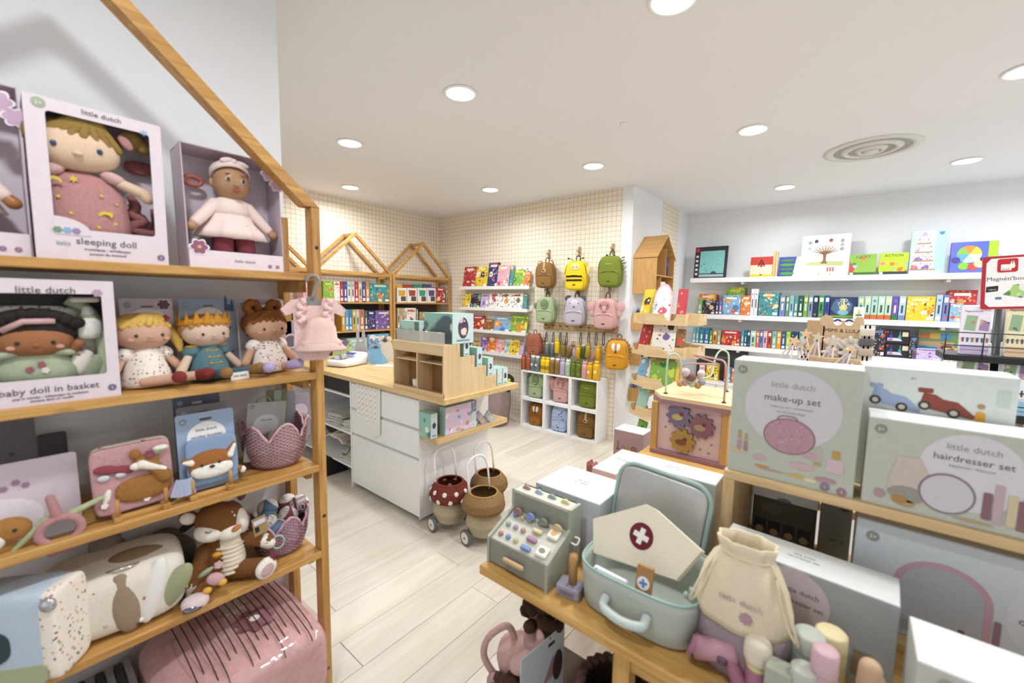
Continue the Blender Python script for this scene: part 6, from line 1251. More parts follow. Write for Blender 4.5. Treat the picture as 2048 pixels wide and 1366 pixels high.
for k, (x, z, c) in enumerate(((-.33, .82, '#8a9ab0'), (-.33, .68, '#9ac4b0'), (-.33, .56, '#c4cfd4'), (.33, .84, '#9aa4ac'), (.33, .74, '#a9b4a4'), (.33, .64, '#9a9fb0'), (-.2, .85, '#2f3f6b'), (.1, .86, '#b04a4a'))): plate(t, 'printed_disc', circ(w*x, h*z, w*.04, w*.045, 14), .0035, paint(c, .6), .001)
for i in range(3):
    for j in range(3): plate(t, 'printed_square', circ(w*(.08+i*.055), h*(.12+j*.035), w*.02, w*.018, 8), .0035, paint('#b5453c', .6), .001)
for x in (-w*.1, w*.14): G().tube([(x, -.002, .03), (x, -.02, .012), (x, -.018, -.0)], .004, 6).make('easel_prong', PINE_Z, t)
for lb, a, b, yt, lk, word in (('green and lilac animal game box reading LUCKY on the top far shelf', 1699, 1753, 508, ('#8fb84a', ['#c9b6e0', '#e38a4a', '#8a8a94', '#c24a3f', '#4a8a3a']), 'LUCKY'), ('lime game box with animals reading ACTION on the top far shelf', 1758, 1817, 505, ('#b5cf2a', ['#e37a2a', '#7fb4d8', '#e9d94a', '#5f9a2a', '#d98a8a']), 'ACTION')):
    t, w, h = front_item(lb, a, b, yt, ts, .05); G().box(-w/2, w/2, 0, .05, 0, h, .002).make('body', paint(lk[0], .4), t); plate(t, 'picture', rrect(-w/2+.002, h*.14, w/2-.002, h-.002, .002), -.0002, pic(lk[0], lk[1], 17, .4), .001); plate(t, 'base_band', rrect(-w/2+.002, .002, w/2-.002, h*.13, .002), -.0002, paint('#3f6a2f' if word == 'LUCKY' else '#23303f', .4), .001); lettering(t, word, h*.17, 0, -.0015, h*.82, paint('#4a2f5b' if word == 'LUCKY' else '#1f2a1f', .5)); plate(t, 'maker_mark', rrect(-w*.46, .004, -w*.34, h*.12, .002), -.0014, paint('#f0eee6', .5), .001)
t, w, h = front_item('tall pale blue box with a pink toy castle on the top far shelf', 1824, 1895, 458, ts, .05, 7); G().box(-w/2, w/2, 0, .05, 0, h, .002).make('body', paint('#b4d4ea', .4), t); plate(t, 'side_band', rrect(w*.22, .002, w/2-.002, h-.002, .002), -.0002, paint('#9cc6e4', .4), .001)
for k in range(4):
    z0 = h*(.1+k*.2); ww = w*(.34-.05*k); plate(t, 'castle_storey', [(-w*.12-ww, z0), (-w*.12+ww, z0), (-w*.12+ww*.9, z0+h*.17), (-w*.12-ww*.9, z0+h*.17)], -.0002, pic('#e6c3d0', ['#f2ece6', '#b5747f', '#7a5fa3', '#d98a8a', '#8ab4b0'], 45, .36), .001); plate(t, 'castle_ledge', rrect(-w*.12-ww*1.05, z0-.006, -w*.12+ww*1.05, z0+.004, .001), -.0014, paint('#b0814a', .5), .001)
plate(t, 'castle_tower', [(-w*.2, h*.88), (-w*.04, h*.88), (-w*.12, h*.985)], -.0002, paint('#b894c4', .5), .001); plate(t, 'maker_mark', [(w*.28, h*.95), (w*.44, h*.95), (w*.42, h*.9), (w*.36, h*.87), (w*.3, h*.9)], -.0014, paint('#4a7fb0', .5), .001); plate(t, 'seal', circ(w*.33, h*.05, .018, .014), -.0014, paint('#e9e2c0', .5), .001)
t, w, h = front_item('violet blue science toy box with a colour wheel on the top far shelf', 1903, 1998, 482, ts, .05); G().box(-w/2, w/2, 0, .05, 0, h, .002).make('body', paint('#5b6ac4', .4), t); plate(t, 'green_band', rrect(w*.3, .5*h, w/2-.002, h-.002, .002), -.0002, paint('#a9cf2f', .4), .001)
for k, c in enumerate(('#e9c23a', '#e38a3a', '#7fb84a', '#5fa0d8', '#a9c4e6', '#f0e9da')): plate(t, 'wheel_slice', [(-w*.1, h*.6)]+[(-w*.1+w*.27*cos(a), h*.6+w*.27*sin(a)) for a in [radians(60*k+60*j/6) for j in range(7)]], -.0002, paint(c, .5), .001)
for x, z, r, c in ((-.38, .42, .1, '#4a3f8a'), (-.2, .22, .12, '#7fc43a'), (.0, .2, .12, '#d94a3f'), (.15, .3, .14, '#f0c99a'), (.2, .42, .06, '#2f3450')): plate(t, 'printed_toy', circ(w*x, h*z, w*r, h*r, 16), -.0014, paint(c, .5), .001)
# second shelf
frow(S2, [(1395, 1404, 597, 's', '#7fae7a', 'pale green game at the left end'), (1404.6, 1429.5, 601, 'c', 'black', 'grey photo game'), (1397, 1431, 588, 'b', 'orange', 'orange box behind the grey game'), (1430.5, 1437, 600, 's', '#3a3178', 'deep violet spine'), (1437.4, 1444, 600, 's', '#7a5fb0', 'purple spine beside the deep violet one'),
          (1445, 1480.5, 591, 'c', 'sky', 'sky blue polar animals game'), (1452, 1489, 574, 'b', 'jungle', 'lime green game behind the polar animals'), (1481, 1501, 591, 'c', 'orange', 'orange farm animals game'), (1502, 1508.6, 578, 's', '#f0eef2', 'tall white spine, left of the pair'), (1509, 1516, 578, 's', '#ece6f2', 'tall white spine, right of the pair'), (1517, 1558, 584, 'c', 'teal', 'dark teal board game with a picture')], 'on the second far shelf')
sp2 = [('#6f7fc4', 'periwinkle', 1559, 1570.6), ('#5f9a6b', 'leaf green', 1571.4, 1578.4), ('#7fb8d8', 'light blue', 1578.8, 1587.4), ('#4f9a84', 'sea green', 1588, 1596), ('#23505b', 'dark petrol', 1596.6, 1606.4), ('#7aa33f', 'grass green', 1607, 1615.8), ('#6f9ab8', 'blue grey', 1616.4, 1625.8), ('#232f5b', 'navy with orange', 1626.4, 1635.8), ('#3f8f57', 'emerald', 1636.8, 1648.2), ('#2f4a9a', 'royal blue', 1648.8, 1659)]
frow(S2, [(a, b, 591, 's', c, n+' game spine left of the jungle night game') for c, n, a, b in sp2], 'on the second far shelf', .16, 'game spines on the second far shelf')
t, w, h = front_item('dark night game box with a giraffe reading ZOTANO on the second far shelf', 1660, 1714, 594, S2, .1, 2); G().box(-w/2, w/2, 0, .1, 0, h, .002).make('body', paint('#26335f', .4), t); plate(t, 'picture', rrect(-w/2+.002, .002, w/2-.002, h-.002, .002), -.0002, pic('#26335f', ['#3f5a3a', '#31447a', '#4a6b8a'], 16, .4), .001); plate(t, 'hippo', circ(w*.0, h*.28, w*.2, h*.13), -.0014, paint('#6fb2dc', .5), .001); plate(t, 'giraffe', [(-w*.12, h*.38), (w*.12, h*.38), (w*.1, h*.62), (w*.04, h*.7), (w*.04, h*.92), (-.03*w, h*.92), (-.02*w, h*.66), (-w*.1, h*.6)], -.0026, paint('#eac32a', .5), .001); plate(t, 'grass', rrect(-w*.45, h*.04, w*.4, h*.14, .002), -.0014, paint('#6f9a2a', .5), .001)
for s_, z in (('ZO', .78), ('TO A', .6), ('NO', .44)): lettering(t, s_, h*.2, 0, -.004, h*z, paint('#eef0f2', .5))
t, w, h = front_item('small white giraffe card game in front of the night game', 1706, 1728, 614, S2, .05, 0); t.location.y -= .055; G().box(-w/2, w/2, 0, .05, 0, h, .002).make('body', paint('#f0e6e0', .5), t); plate(t, 'giraffe', [(-w*.1, h*.4), (w*.14, h*.4), (.0, h*.85)], -.0002, paint('#e0a83a', .5), .001); plate(t, 'boat', rrect(-w*.28, h*.25, w*.28, h*.4, .004), -.0002, paint('#4a8a6b', .5), .001)
sp3 = [('#8fc4a8', 'mint with dark head', 1715.5, 1728), ('#a9dcc4', 'first pale mint', 1728.6, 1741.6), ('#a4d8c4', 'second pale mint', 1742.2, 1755.2), ('#b0dcc0', 'third pale mint', 1755.8, 1769.6), ('#b4dcbc', 'fourth pale mint', 1770.2, 1783.4), ('#6b4fa8', 'strong purple', 1784, 1797), ('#a4c8e6', 'baby blue', 1797.8, 1811.6)]
for c, n, a, b in sp3:
    t = item('y', GYp, S2, a, b, 592.5, 's', c, n+' game spine right of the night game, second far shelf', 'game box', 'game_box', .16, 'game spines on the second far shelf'); w, h = t['w'], t['h']; plate(t, 'foot_band', rrect(-w/2+.001, .001, w/2-.001, h*.2, .001), -.0004, paint('#c96a3f' if 'mint' in n else ('#2f7a3a' if 'purple' in n else '#6f7fc4'), .5), .0012)
frow(S2, [(1813, 1871, 593, 'c', 'yellow', 'lime yellow animal game with a purple hippo'), (1872, 1885, 590, 's', '#a4c4e6', 'pale blue spine beside the hippo game'), (1886, 1898, 590, 's', '#6f78c4', 'violet spine beside the pale blue one'), (1896, 1955, 580, 'b', 'red', 'maroon picture lotto box'), (1899, 1926, 607, 'c', 'sky', 'blue lion game near the black spinner')], 'on the second far shelf')
# third shelf
sp4 = [('#5fa9b4', 'first teal', 1385, 1391, 655), ('#5aa2b0', 'second teal', 1391.5, 1397.5, 655), ('#2f7a94', 'first petrol blue', 1398, 1407.5, 657), ('#2c6f9a', 'second petrol blue', 1408, 1417.6, 657), ('#5f8f3f', 'olive green', 1418.2, 1424.8, 661), ('#d98f2f', 'amber', 1425.2, 1433.4, 661), ('#8fae9a', 'grey green', 1434, 1440.8, 661)]
frow(S3, [(a, b, y, 's', c, n+' game spine left of the red bingo game') for c, n, a, b, y in sp4], 'on the third far shelf', .16, 'game spines on the third far shelf')
frow(S3, [(1441.8, 1481, 661, 'c', 'red', 'red and blue bingo board game')], 'on the third far shelf')
sp5 = [('#3f9ab0', 'bright teal'), ('#1f5f78', 'dark teal'), ('#2a4a78', 'deep blue'), ('#a4dcc4', 'mint'), ('#d9694a', 'coral'), ('#5a86d0', 'cornflower'), ('#e3a4b8', 'pink'), ('#b8402f', 'brick red'), ('#6fc4a4', 'jade'), ('#e39a2a', 'orange'), ('#3a4a94', 'indigo'), ('#a4c93f', 'lime'), ('#1f3a68', 'midnight blue'), ('#23406b', 'dusk blue')]
ed = [1481.4, 1488, 1494, 1500.2, 1511.8, 1518.8, 1525.6, 1534.6, 1543.4, 1553, 1562, 1571.5, 1580.4, 1589, 1596]
frow(S3, [(ed[k], ed[k+1]-.4, 661+.25*k, 's', c, n+' game spine right of the red bingo game') for k, (c, n) in enumerate(sp5)], 'on the third far shelf', .16, 'game spines on the third far shelf')
frow(S3, [(1596.5, 1640, 668, 'c', 'teal', 'teal game behind the star wands'), (1640, 1700, 668, 'c', 'mint', 'mint game hidden behind the kraft stand'), (1742, 1772, 656, 'c', 'black', 'black science kit box'), (1818, 1836, 672, 'c', 'black', 'small black box beside the science sets')], 'on the third far shelf')
for lb, y0, z in (('upper black science set box with bottles', 667, 1.025+.145), ('lower black science set box with bottles', 692, 1.025)):
    t, w, h = front_item(lb+' on the third far shelf', 1769, 1818, y0, z, .14, 0); h = .14; G().box(-w/2, w/2, 0, .14, 0, h, .002).make('body', paint('#23242f', .4), t); plate(t, 'tray_picture', [(-w*.4, h*.2), (w*.22, h*.2), (w*.12, h*.42), (-w*.4, h*.42)], -.0002, paint('#d3d0e0', .5), .001); plate(t, 'maker_mark', rrect(-w*.47, h*.78, -w*.37, h*.93, .004), -.0002, paint('#c2303a', .5), .001); plate(t, 'card_picture', rrect(w*.2, h*.55, w*.44, h*.88, .004), -.0002, paint('#e3d3b0', .5), .001); plate(t, 'label_strip', rrect(-w*.36, h*.24, -w*.18, h*.34, .002), -.0014, paint('#a45fb0', .5), .001)
    for x, c in ((-.26, '#4a4aa8'), (.1, '#3fa0a0')): plate(t, 'bottle_picture', [(w*x-.012, h*.4), (w*x+.012, h*.4), (w*x+.012, h*.58), (w*x+.004, h*.64), (w*x+.004, h*.9), (w*x-.004, h*.9), (w*x-.004, h*.64), (w*x-.012, h*.58)], -.0026, paint(c, .4), .001)
t, w, h = front_item('green and wood shape puzzle box at the back of the third far shelf', 1838, 1921, 660, S3, .03, 4); t.location.y += .1; G().box(-w/2, w/2, 0, .03, 0, h, .002).make('body', paint('#7aa85a', .4), t); plate(t, 'wood_board', rrect(-w*.46, h*.1, w*.42, h*.6, .004), -.0002, paint('#d9b888', .5), .001)
for x, z, c in ((-.34, .78, '#b5744a'), (-.06, .78, '#d9a85a'), (.2, .78, '#4a9ad0'), (-.36, .35, '#4a9ad0'), (-.12, .33, '#5ab0d8'), (.24, .38, '#8a3f34')): plate(t, 'shape', rrect(w*x-.04, h*z-.03, w*x+.04, h*z+.03, .012), -.0014, paint(c, .5), .001)
frow(S3, [(1822, 1884, 697, 'c', 'lilac', 'periwinkle fruit puzzle box'), (1886, 1913, 696, 'c', 'kraft', 'orange bear puzzle box')], 'on the third far shelf', .05)
# on the cabinet
frow(S4, [(1397.5, 1409, 728, 'c', 'candy', 'white and pink box above a blue one'), (1411.5, 1436, 727, 'c', 'yellow', 'yellow and grey village box'), (1447.5, 1454.5, 733, 's', '#c23f3f', 'red spine'), (1454.9, 1461.6, 735, 's', '#3f84c4', 'blue spine'), (1462, 1471, 737, 'c', 'orange', 'multicoloured box beside the blue spine')], 'on the white cabinet')
t = item('y', 5.95, S4, 1410, 1475, 700, 'x', '', 'large dark grey box at the back on the white cabinet', 'game box', 'game_box', .1); G().box(-.3, .3, 0, .1, 0, .40, .002).make('body', paint('#3a3736', .6), t); plate(t, 'printed_line', rrect(-.25, .3, .1, .31, .003), -.0002, paint('#7d7a76', .6), .001)  # added dark slab for the dark opening behind
# ================================================================== hair accessory stand on a plinth
MY = 2.75
p0, p1 = at(1640, 714, 'y', MY), at(1722, 714, 'y', MY); zb = at(1660, 720, 'y', MY).z
t = thing('display_plinth', 'white plinth under the kraft accessory stand', 'plinth', ((p0.x+p1.x)/2, MY+.12, 0)); G().box(-.17, .17, -.15, .15, 0, zb-.02, .003).make('body', WHITE, t); G().box(-.18, .18, -.16, .16, zb-.02, zb, .003).make('top', WHITE, t)
W3 = p1.x-p0.x; ht = at(1680, 641, 'y', MY).z-zb
ms = thing('accessory_stand', 'kraft hair accessory stand with two printed faces', 'display stand', ((p0.x+p1.x)/2, MY+.02, zb)); KR = paint('#c9a87c', .7)
G().box(-W3/2, W3/2, 0, .012, 0, ht, .002).make('back_board', KR, ms); G().box(-W3/2-.07, -W3/2+.01, .0, .16, 0, ht*.98, .002, M=rot(0, 0, 0)).make('side_board', paint('#b8966a', .7), ms); G().box(-W3/2-.07, W3/2, -.12, .16, 0, .02, .002).make('base', KR, ms)
r_ = W3*.105
for k, x in enumerate((-W3*.14, W3*.14)):
    d_ = plate(ms, 'printed_face', circ(x, ht-.01, r_), -.0002, paint('#f2f2f2', .5), .0015); plate(d_, 'hair', [(x+r_*cos(a), ht-.01+r_*sin(a)) for a in [radians(10+160*i/12) for i in range(13)]]+[(x-r_*.7, ht-.01+r_*.15), (x, ht-.01+r_*.5), (x+r_*.7, ht-.01+r_*.2)], -.0018, paint('#27376f', .5), .001); plate(d_, 'cheek', circ(x+r_*.4, ht-.01-r_*.3, r_*.12), -.0018, paint('#e9a9a4', .5), .0008)
    for sx in (-.3, .3): plate(d_, 'eye', circ(x+r_*sx, ht-.01, r_*.07, r_*.07, 8), -.0018, BLACK, .0008)
for x in (W3*.34, W3*.42): plate(ms, 'bunny_ear_cutout', circ(x, ht+.0, .011, .022), .006, KR, .0068)
for x in (-W3*.42,): plate(ms, 'round_cutout', circ(x, ht-.004, .03), .006, KR, .0068)
lettering(ms, 'MIMI & LULA', .027, 0, -.001, ht-.062, paint('#4a3a30', .6))
for k, x in enumerate((-W3*.2, W3*.22)):
    c = thing('hair_clip_card', ('left', 'right')[k]+' pale card with hair clips on the kraft stand', 'accessory card', (ms.location.x+x, MY-.012, zb+.022)); G().box(-W3*.17, W3*.17, 0, .012, 0, ht*.46, .002).make('card', paint('#d3c9c2', .6), c)
    for j in range(5): G().ell((-.03+.03*(j % 3), -.006, .02+.018*j), (.02, .006, .01), (0, 20*j, 0)).make('hair_clip', paint(('#cfc0d6', '#e3d9a8', '#a9b9c9', '#d9b4a8', '#bfc9b0')[j], .4), c, True)
GL = paint('#d9c9b0', .25, .4)
for k, (px, py, r, tl) in enumerate(((1589, 682, .034, 20), (1598, 690, .036, -15), (1611, 668, .03, 0), (1636, 674, .03, 6), (1620, 697, .03, 20), (1668, 686, .03, 15), (1704, 698, .026, 24), (1690, 704, .024, -16))):
    p = at(px, py, 'y', MY-.1); c = thing('star_wand', 'glittery star wand, %s from the left in front of the kraft stand' % ORD[k], 'star wand', (p.x, MY-.1+.012*(k % 3), p.z), R=rot(0, tl, 0), group='star wands'); plate(c, 'star', star(0, 0, r, 5, .42), 0, GL if k % 2 else paint('#e0b98a', .4), .012); G().cyl((0, -.006, -r*.3), (0, -.006, -(p.z-zb-.03)/cos(radians(tl))), .004, .004, 6).make('stick', paint('#e6ddd0', .5), c)
    for j in range(3): G().box(-.004, .004, -.012, -.01, -r*.4-.09, -r*.4, 0, M=rot(0, -14+14*j, 0)).make('ribbon', paint(('#e3d9d0', '#b9aec4', '#cfc4b8')[j], .5), c)
for k in range(3):
    p = at(1725+k*9, 672, 'y', MY-.02); c = thing('hair_tie_card', 'cream hair tie card, %s on the right end of the kraft stand' % ORD[k], 'accessory card', (p.x, MY-.02, zb+.04), 0, 'hair tie cards')
    for j in range(3): G().sq((0, 0, .015+.05*j), (.012, .008, .02), .6, .8).make('hair_tie', paint(('#b9a894', '#5b5560', '#d3c8b8')[j], .6), c, True)
    G().box(-.012, .012, .008, .01, -.03, .15).make('card', paint('#e3dccf', .6), c)
# ================================================================== black spinner with sign
SY = 3.3; sp_ = thing('magnetic_book_spinner', 'black wire spinner rack with shelves at the right edge', 'display rack', (.64, SY+.2, 0)); BM = paint('#26282c', .4, .3)
G().cyl((0, 0, 0), (0, 0, 1.6), .035, .035, 16).make('post', BM, sp_, True); G().lathe([(.28, 0), (.28, .02), (.05, .05)], 28).make('foot', BM, sp_)
for z in (1.30, 1.0, .7, .4):
    G().box(-.24, .5, -.24, .06, z-.035, z, .003).make('shelf_tray', BM, sp_)
    for dz in (.05, .12):
        G().tube([(-.24, -.1, z+dz), (-.24, -.24, z+dz), (.5, -.24, z+dz)], .0028, 6).make('wire_rail', BM, sp_, True)
    for x in (-.24, -.1, .12, .3): G().tube([(x, -.24, z-.02), (x, -.245, z+.12)], .0028, 6).make('wire_upright', BM, sp_, True)
sg_ = thing('magnetic_book_sign', 'white sign with red corners and rabbit logo above the black spinner', 'sign', (.52, SY, 1.545), R=rot(0, 0, 0) @ rot(0, -3, 0)); sw, sh = .30, .275
G().prism(rrect(0, 0, sw, sh, .012), .012, 0).make('red_edge', paint('#b3202c', .4), sg_); plate(sg_, 'white_face', [(.03, .012), (sw-.03, .012), (sw-.012, .03), (sw-.012, sh-.03), (sw-.03, sh-.012), (.03, sh-.012), (.014, sh-.035), (.014, .03)], -.0002, paint('#f2f2f2', .4), .002)
lg_ = plate(sg_, 'red_logo_tile', rrect(.052, sh-.085, .122, sh-.016, .01), -.0022, paint('#c21f2c', .4), .002)
G().prism(rrect(.064, sh-.076, .1, sh-.045, .003), -.0042, -.0055).make('logo_white_block', paint('#f4f2f0', .5), lg_)
for x, a in ((.098, 12), (.108, -12)): G().prism(circ(0, .01, .004, .013, 12), -.0042, -.0057, M=T(x, 0, sh-.05) @ rot(0, a, 0)).make('rabbit_ear', paint('#f4f2f0', .5), lg_)
G().prism(circ(.103, sh-.055, .0095, .011, 14), -.0042, -.0058).make('rabbit_head', paint('#f4f2f0', .5), lg_); lettering(lg_, 'janod', .011, .08, -.0058, sh-.073, paint('#c21f2c', .5))
lettering(sg_, "Magn\u00e9ti'book", .0275, .016, -.0024, .148, paint('#2c2d38', .5), align='LEFT')
plate(sg_, 'black_tile', [(.016, .088), (.058, .094), (.059, .122), (.017, .118)], -.0022, BLACK, .001); lettering(sg_, 'magnets', .0085, .0375, -.004, .1, paint('#f0f0f0', .5)); plate(sg_, 'open_book_picture', [(.075, .075), (.14, .055), (.18, .085), (.175, .13), (.11, .125), (.1, .1)], -.0022, pic('#a9cf7a', ['#5b8a4a', '#e9e6da', '#7a5fa3', '#d98a4a'], 40, .4), .001); plate(sg_, 'small_box_picture', rrect(.05, .05, .072, .063, .002), -.0022, paint('#5a86a8', .5), .001)
def mag_box(lb, px0, px1, pyt, z, c, foot, d=.04, y=SY-.02):
    t = item('y', y, z, px0, px1, pyt, 'x', '', lb, 'game box', 'magnetic_book', d, 'magnetic books on the spinner', 8); w, h = t['w'], t['h']; G().box(-w/2, w/2, 0, d, 0, h, .008).make('body', paint(c, .35), t); plate(t, 'foot_band', rrect(-w/2+.004, .004, w/2-.004, h*.2, .004), -.0002, paint(foot, .4), .001); lettering(t, "Magneti'book", w*.11, -w*.4, -.0008, h*.86, INK, align='LEFT')
    plate(t, 'tray_picture', [(-w*.4, h*.5), (-w*.02, h*.48), (w*.05, h*.78), (-w*.32, h*.8)], -.0002, pic('#8fae8a', ['#e9e4d4', '#5b6a5b', '#b57a6a'], 45, .36), .001); plate(t, 'card_picture', [(w*.1, h*.5), (w*.42, h*.48), (w*.44, h*.66), (w*.14, h*.72)], -.0002, pic('#9a7fa8', ['#e9dcd4', '#5b4a5b', '#c9a06a'], 45, .36), .001)
    for k in range(6): plate(t, 'figure', circ(-w*.4+k*w*.16, h*.3, w*.045, h*.05, 10), -.0002, paint(('#7a4f4a', '#4a5f7a', '#8a7a4a', '#5b4a6b', '#4a6b5b', '#9a5f4a')[k], .5), .001)
    return t
mag_box('lilac and white magnetic book on the top spinner shelf', 1926, 1988, 609, 1.301, '#e3dcea', '#b9a4d0'); mag_box('pale blue magnetic book on the second spinner shelf', 1921, 1988, 683, 1.001, '#dfeaf0', '#8fc4d8'); mag_box('pale blue magnetic book right of the post on the second spinner shelf', 2008, 2075, 683, 1.001, '#e3eaf2', '#84bcdc'); mag_box('cream lotto game standing on the top spinner shelf at the picture edge', 2018, 2080, 606, 1.301, '#eadfb4', '#d9b48a'); mag_box('turquoise magnetic book low on the spinner at the picture edge', 2030, 2095, 760, .701, '#cfeaf0', '#5fb8d0')
# ================================================================== display island in the right foreground
TZ = .70
HONEY_X, HONEY_Z = wood('#b98a45', '#d8ae68', 'x', .45), wood('#b98a45', '#d8ae68', 'z', .45)
tb = thing('display_table', 'honey pine display table with a lower shelf in the right foreground', 'table', (-.873, .918, 0)); tw_, td = 2.0, .86
G().box(0, tw_, 0, td, TZ-.03, TZ, .003).make('top_board', HONEY_X, tb)
for x in (.455, 1.05, 1.9):
    for y in (.03, td-.07): G().box(x, x+.045, y, y+.045, 0, TZ-.031, .002).make('leg', HONEY_Z, tb)
G().box(.3, tw_, .04, td-.04, .2, .225, .002).make('lower_shelf', HONEY_X, tb)
for y in (.03, td-.07): G().box(.455, 1.945, y+.01, y+.03, TZ-.09, TZ-.031).make('apron', HONEY_X, tb)
SAGE, SAGEL, SAGED = paint('#a7a997', .5), paint('#c4c4b2', .5), paint('#8f9182', .55)
# ---- toy cash register
rx0, rx1, ry = -.866, -.629, .948
r = thing('toy_cash_register', 'sage green wooden toy cash register with pastel buttons', 'toy', (rx0, ry, TZ)); w = rx1-rx0; h1, d1, h2, h3, d2 = .088, .125, .142, .205, .185
def side(x0, x1, mat, nm): G().prism([(0, 0), (d2, 0), (d2, h3), (d1, h3), (d1, h2), (0, h1)], x0, x1, M=Matrix(((0, 1, 0, 0), (1, 0, 0, 0), (0, 0, 1, 0), (0, 0, 0, 1)))).make(nm, mat, r)
side(0, .01, SAGE, 'side_panel'); side(w-.01, w, SAGE, 'side_panel')
G().box(.01, w-.01, .004, .012, .004, h1-.004, .002).make('drawer_front', SAGED, r); G().box(.01, w-.01, .012, d2, 0, .006).make('bottom_panel', SAGED, r); G().box(.01, w-.01, d2-.008, d2, .006, h3).make('back_panel', SAGE, r); G().box(.01, w-.01, d1, d2, h3-.01, h3, .001).make('top_panel', SAGEL, r); G().box(.01, w-.01, d1, d1+.008, h2-.02, h3-.01).make('screen_panel', SAGED, r)
sl = math.atan2(h2-h1, d1); Ms = T(0, .006, h1-.006) @ Matrix.Rotation(sl, 4, 'X'); SL = math.hypot(d1, h2-h1)
G().box(.01, w-.01, 0, SL-.004, -.006, 0, .001, M=Ms).make('key_panel', SAGEL, r)
G().cap((w*.36, -.012, h1*.55), (w*.64, -.012, h1*.55), .0075, .0075).make('drawer_handle', paint('#c9a070', .5), r, True)
for u, v, c in ((.12, .8, '#5f80b4'), (.25, .8, '#c9b878'), (.38, .8, '#8a9290'), (.12, .5, '#9aa6a6'), (.25, .5, '#b08fb0'), (.38, .5, '#b98a8a'), (.12, .2, '#b98080'), (.25, .2, '#6f8ec4'), (.38, .2, '#c9bd86')):
    G().ell((0, 0, 0), (.0088, .0088, .009)).make('round_key', paint(c, .4), r, True, M=Ms @ T(w*u+.005, SL*v, .004))
for u, v, c in ((.58, .86, '#8a5a5a'), (.58, .62, '#d3c692'), (.58, .38, '#b4789c'), (.58, .13, '#6f92c9')): G().box(-.018, .018, -.008, .008, 0, .012, .003).make('bar_key', paint(c, .4), r, M=Ms @ T(w*u+.004, SL*v, 0))
for v, c, s_ in ((.72, '#d9a45a', 'coin'), (.22, '#7d8a7a', 'card')):
    k = G().box(-.02, .02, -.019, .019, 0, .012, .004).make('picture_key', paint('#ece4d2', .5), r, M=Ms @ T(w*.83, SL*v, 0)); G().prism(circ(0, 0, .011, .008, 14), 0, -.001, M=T(0, 0, .0125) @ rot(-90)).make('printed_symbol', paint(c, .5), k)
for k, c in enumerate(('#a8807c', '#9fb4d8', '#93a396', '#d8cf8c')):
    x = w*(.17+.22*k); G().prism([(.015*cos(a), .013*sin(a)) for a in [pi*i/12 for i in range(13)]], .004, -.004, M=T(x, (d1+d2)/2, h3)).make('slot_coin', paint(c, .5), r); G().prism([(.018*cos(a), .018*sin(a)) for a in [pi*1.15*i/12-.2 for i in range(13)]], .004, -.004, M=T(x+.004, d1-.02, h2-.004) @ rot(0, -20, 0)).make('pushed_coin', paint(('#a07468', '#7f93cc', '#7d8c7a', '#cdb878')[k], .5), r)
G().tube([(w+.003, d1, h2-.04), (w+.02, d1+.004, h2-.042), (w+.02, d1+.02, h2-.03), (w+.003, d1+.02, h2-.03)], .003, 6).make('pull_ring', paint('#e9e9e6', .4), r, True)
p = at(1130, 1194, 'z', TZ); t = thing('toy_scanner', 'lilac wooden block with a round handle beside the cash register', 'toy', (p.x+.004, p.y+.02, TZ), 8); G().box(-.036, .036, -.024, .03, 0, .034, .004).make('block', paint('#9a93a9', .5), t); G().cyl((.006, .004, .034), (.006, .004, .12), .0125, .0125, 16).make('handle', paint('#a87f4c', .5), t, True)
for k in range(12): plate(t, 'printed_bar', [(-.024+k*.004, .008), (-.022+k*.004, .008), (-.022+k*.004, .022), (-.024+k*.004, .022)], -.0242, paint('#6f6878', .6), .0006)
# ---- plain boxes
def pbox(label, x0, x1, y0, y1, z0, z1, c, rz=0, nm='toy_box', cat='toy box', top=None, words=None):
    t = thing(nm, label, cat, ((x0+x1)/2, (y0+y1)/2, z0), rz); a, b, h = (x1-x0)/2, (y1-y0)/2, z1-z0; G().box(-a, a, -b, b, 0, h, .0015).make('carton', paint(c, .45), t)
    G().box(-a+.0015, a-.0015, -b+.0015, b-.0015, h, h+.0008).make('lid', paint(top or '#dcdeda', .45), t)
    if words:
        for k, s_ in enumerate(words): o = lettering(t, s_, .011, 0, 0, 0, INKL); o.matrix_local = T(0, b*.1-.016*k, h+.0012)
    return t
wb = pbox('large white box behind the toy cash register', -.84, -.585, 1.175, 1.385, TZ, .90, '#bfc7c9', 0, words=('little dutch', 'cash register')); badge(wb, -.108, .178, -.1055, '#8f9a8c', .011, '3+')
plate(wb, 'printed_arch', [(.03, .0), (.125, .0), (.125, .14)]+[(.085+.05*cos(a), .1+.05*sin(a)) for a in [pi*.3+pi*.7*i/8 for i in range(9)]]+[(.03, .06)], -.1055, paint('#cfccd4', .5), .0008)
gb = pbox('grey white box behind the open doctor bag', -.60, -.297, 1.40, 1.51, TZ, .975, '#b9c3c4', 0, words=('little dutch', 'doctor set')); badge(gb, -.1, .255, -.0555, '#8a958e', .011, '3+')
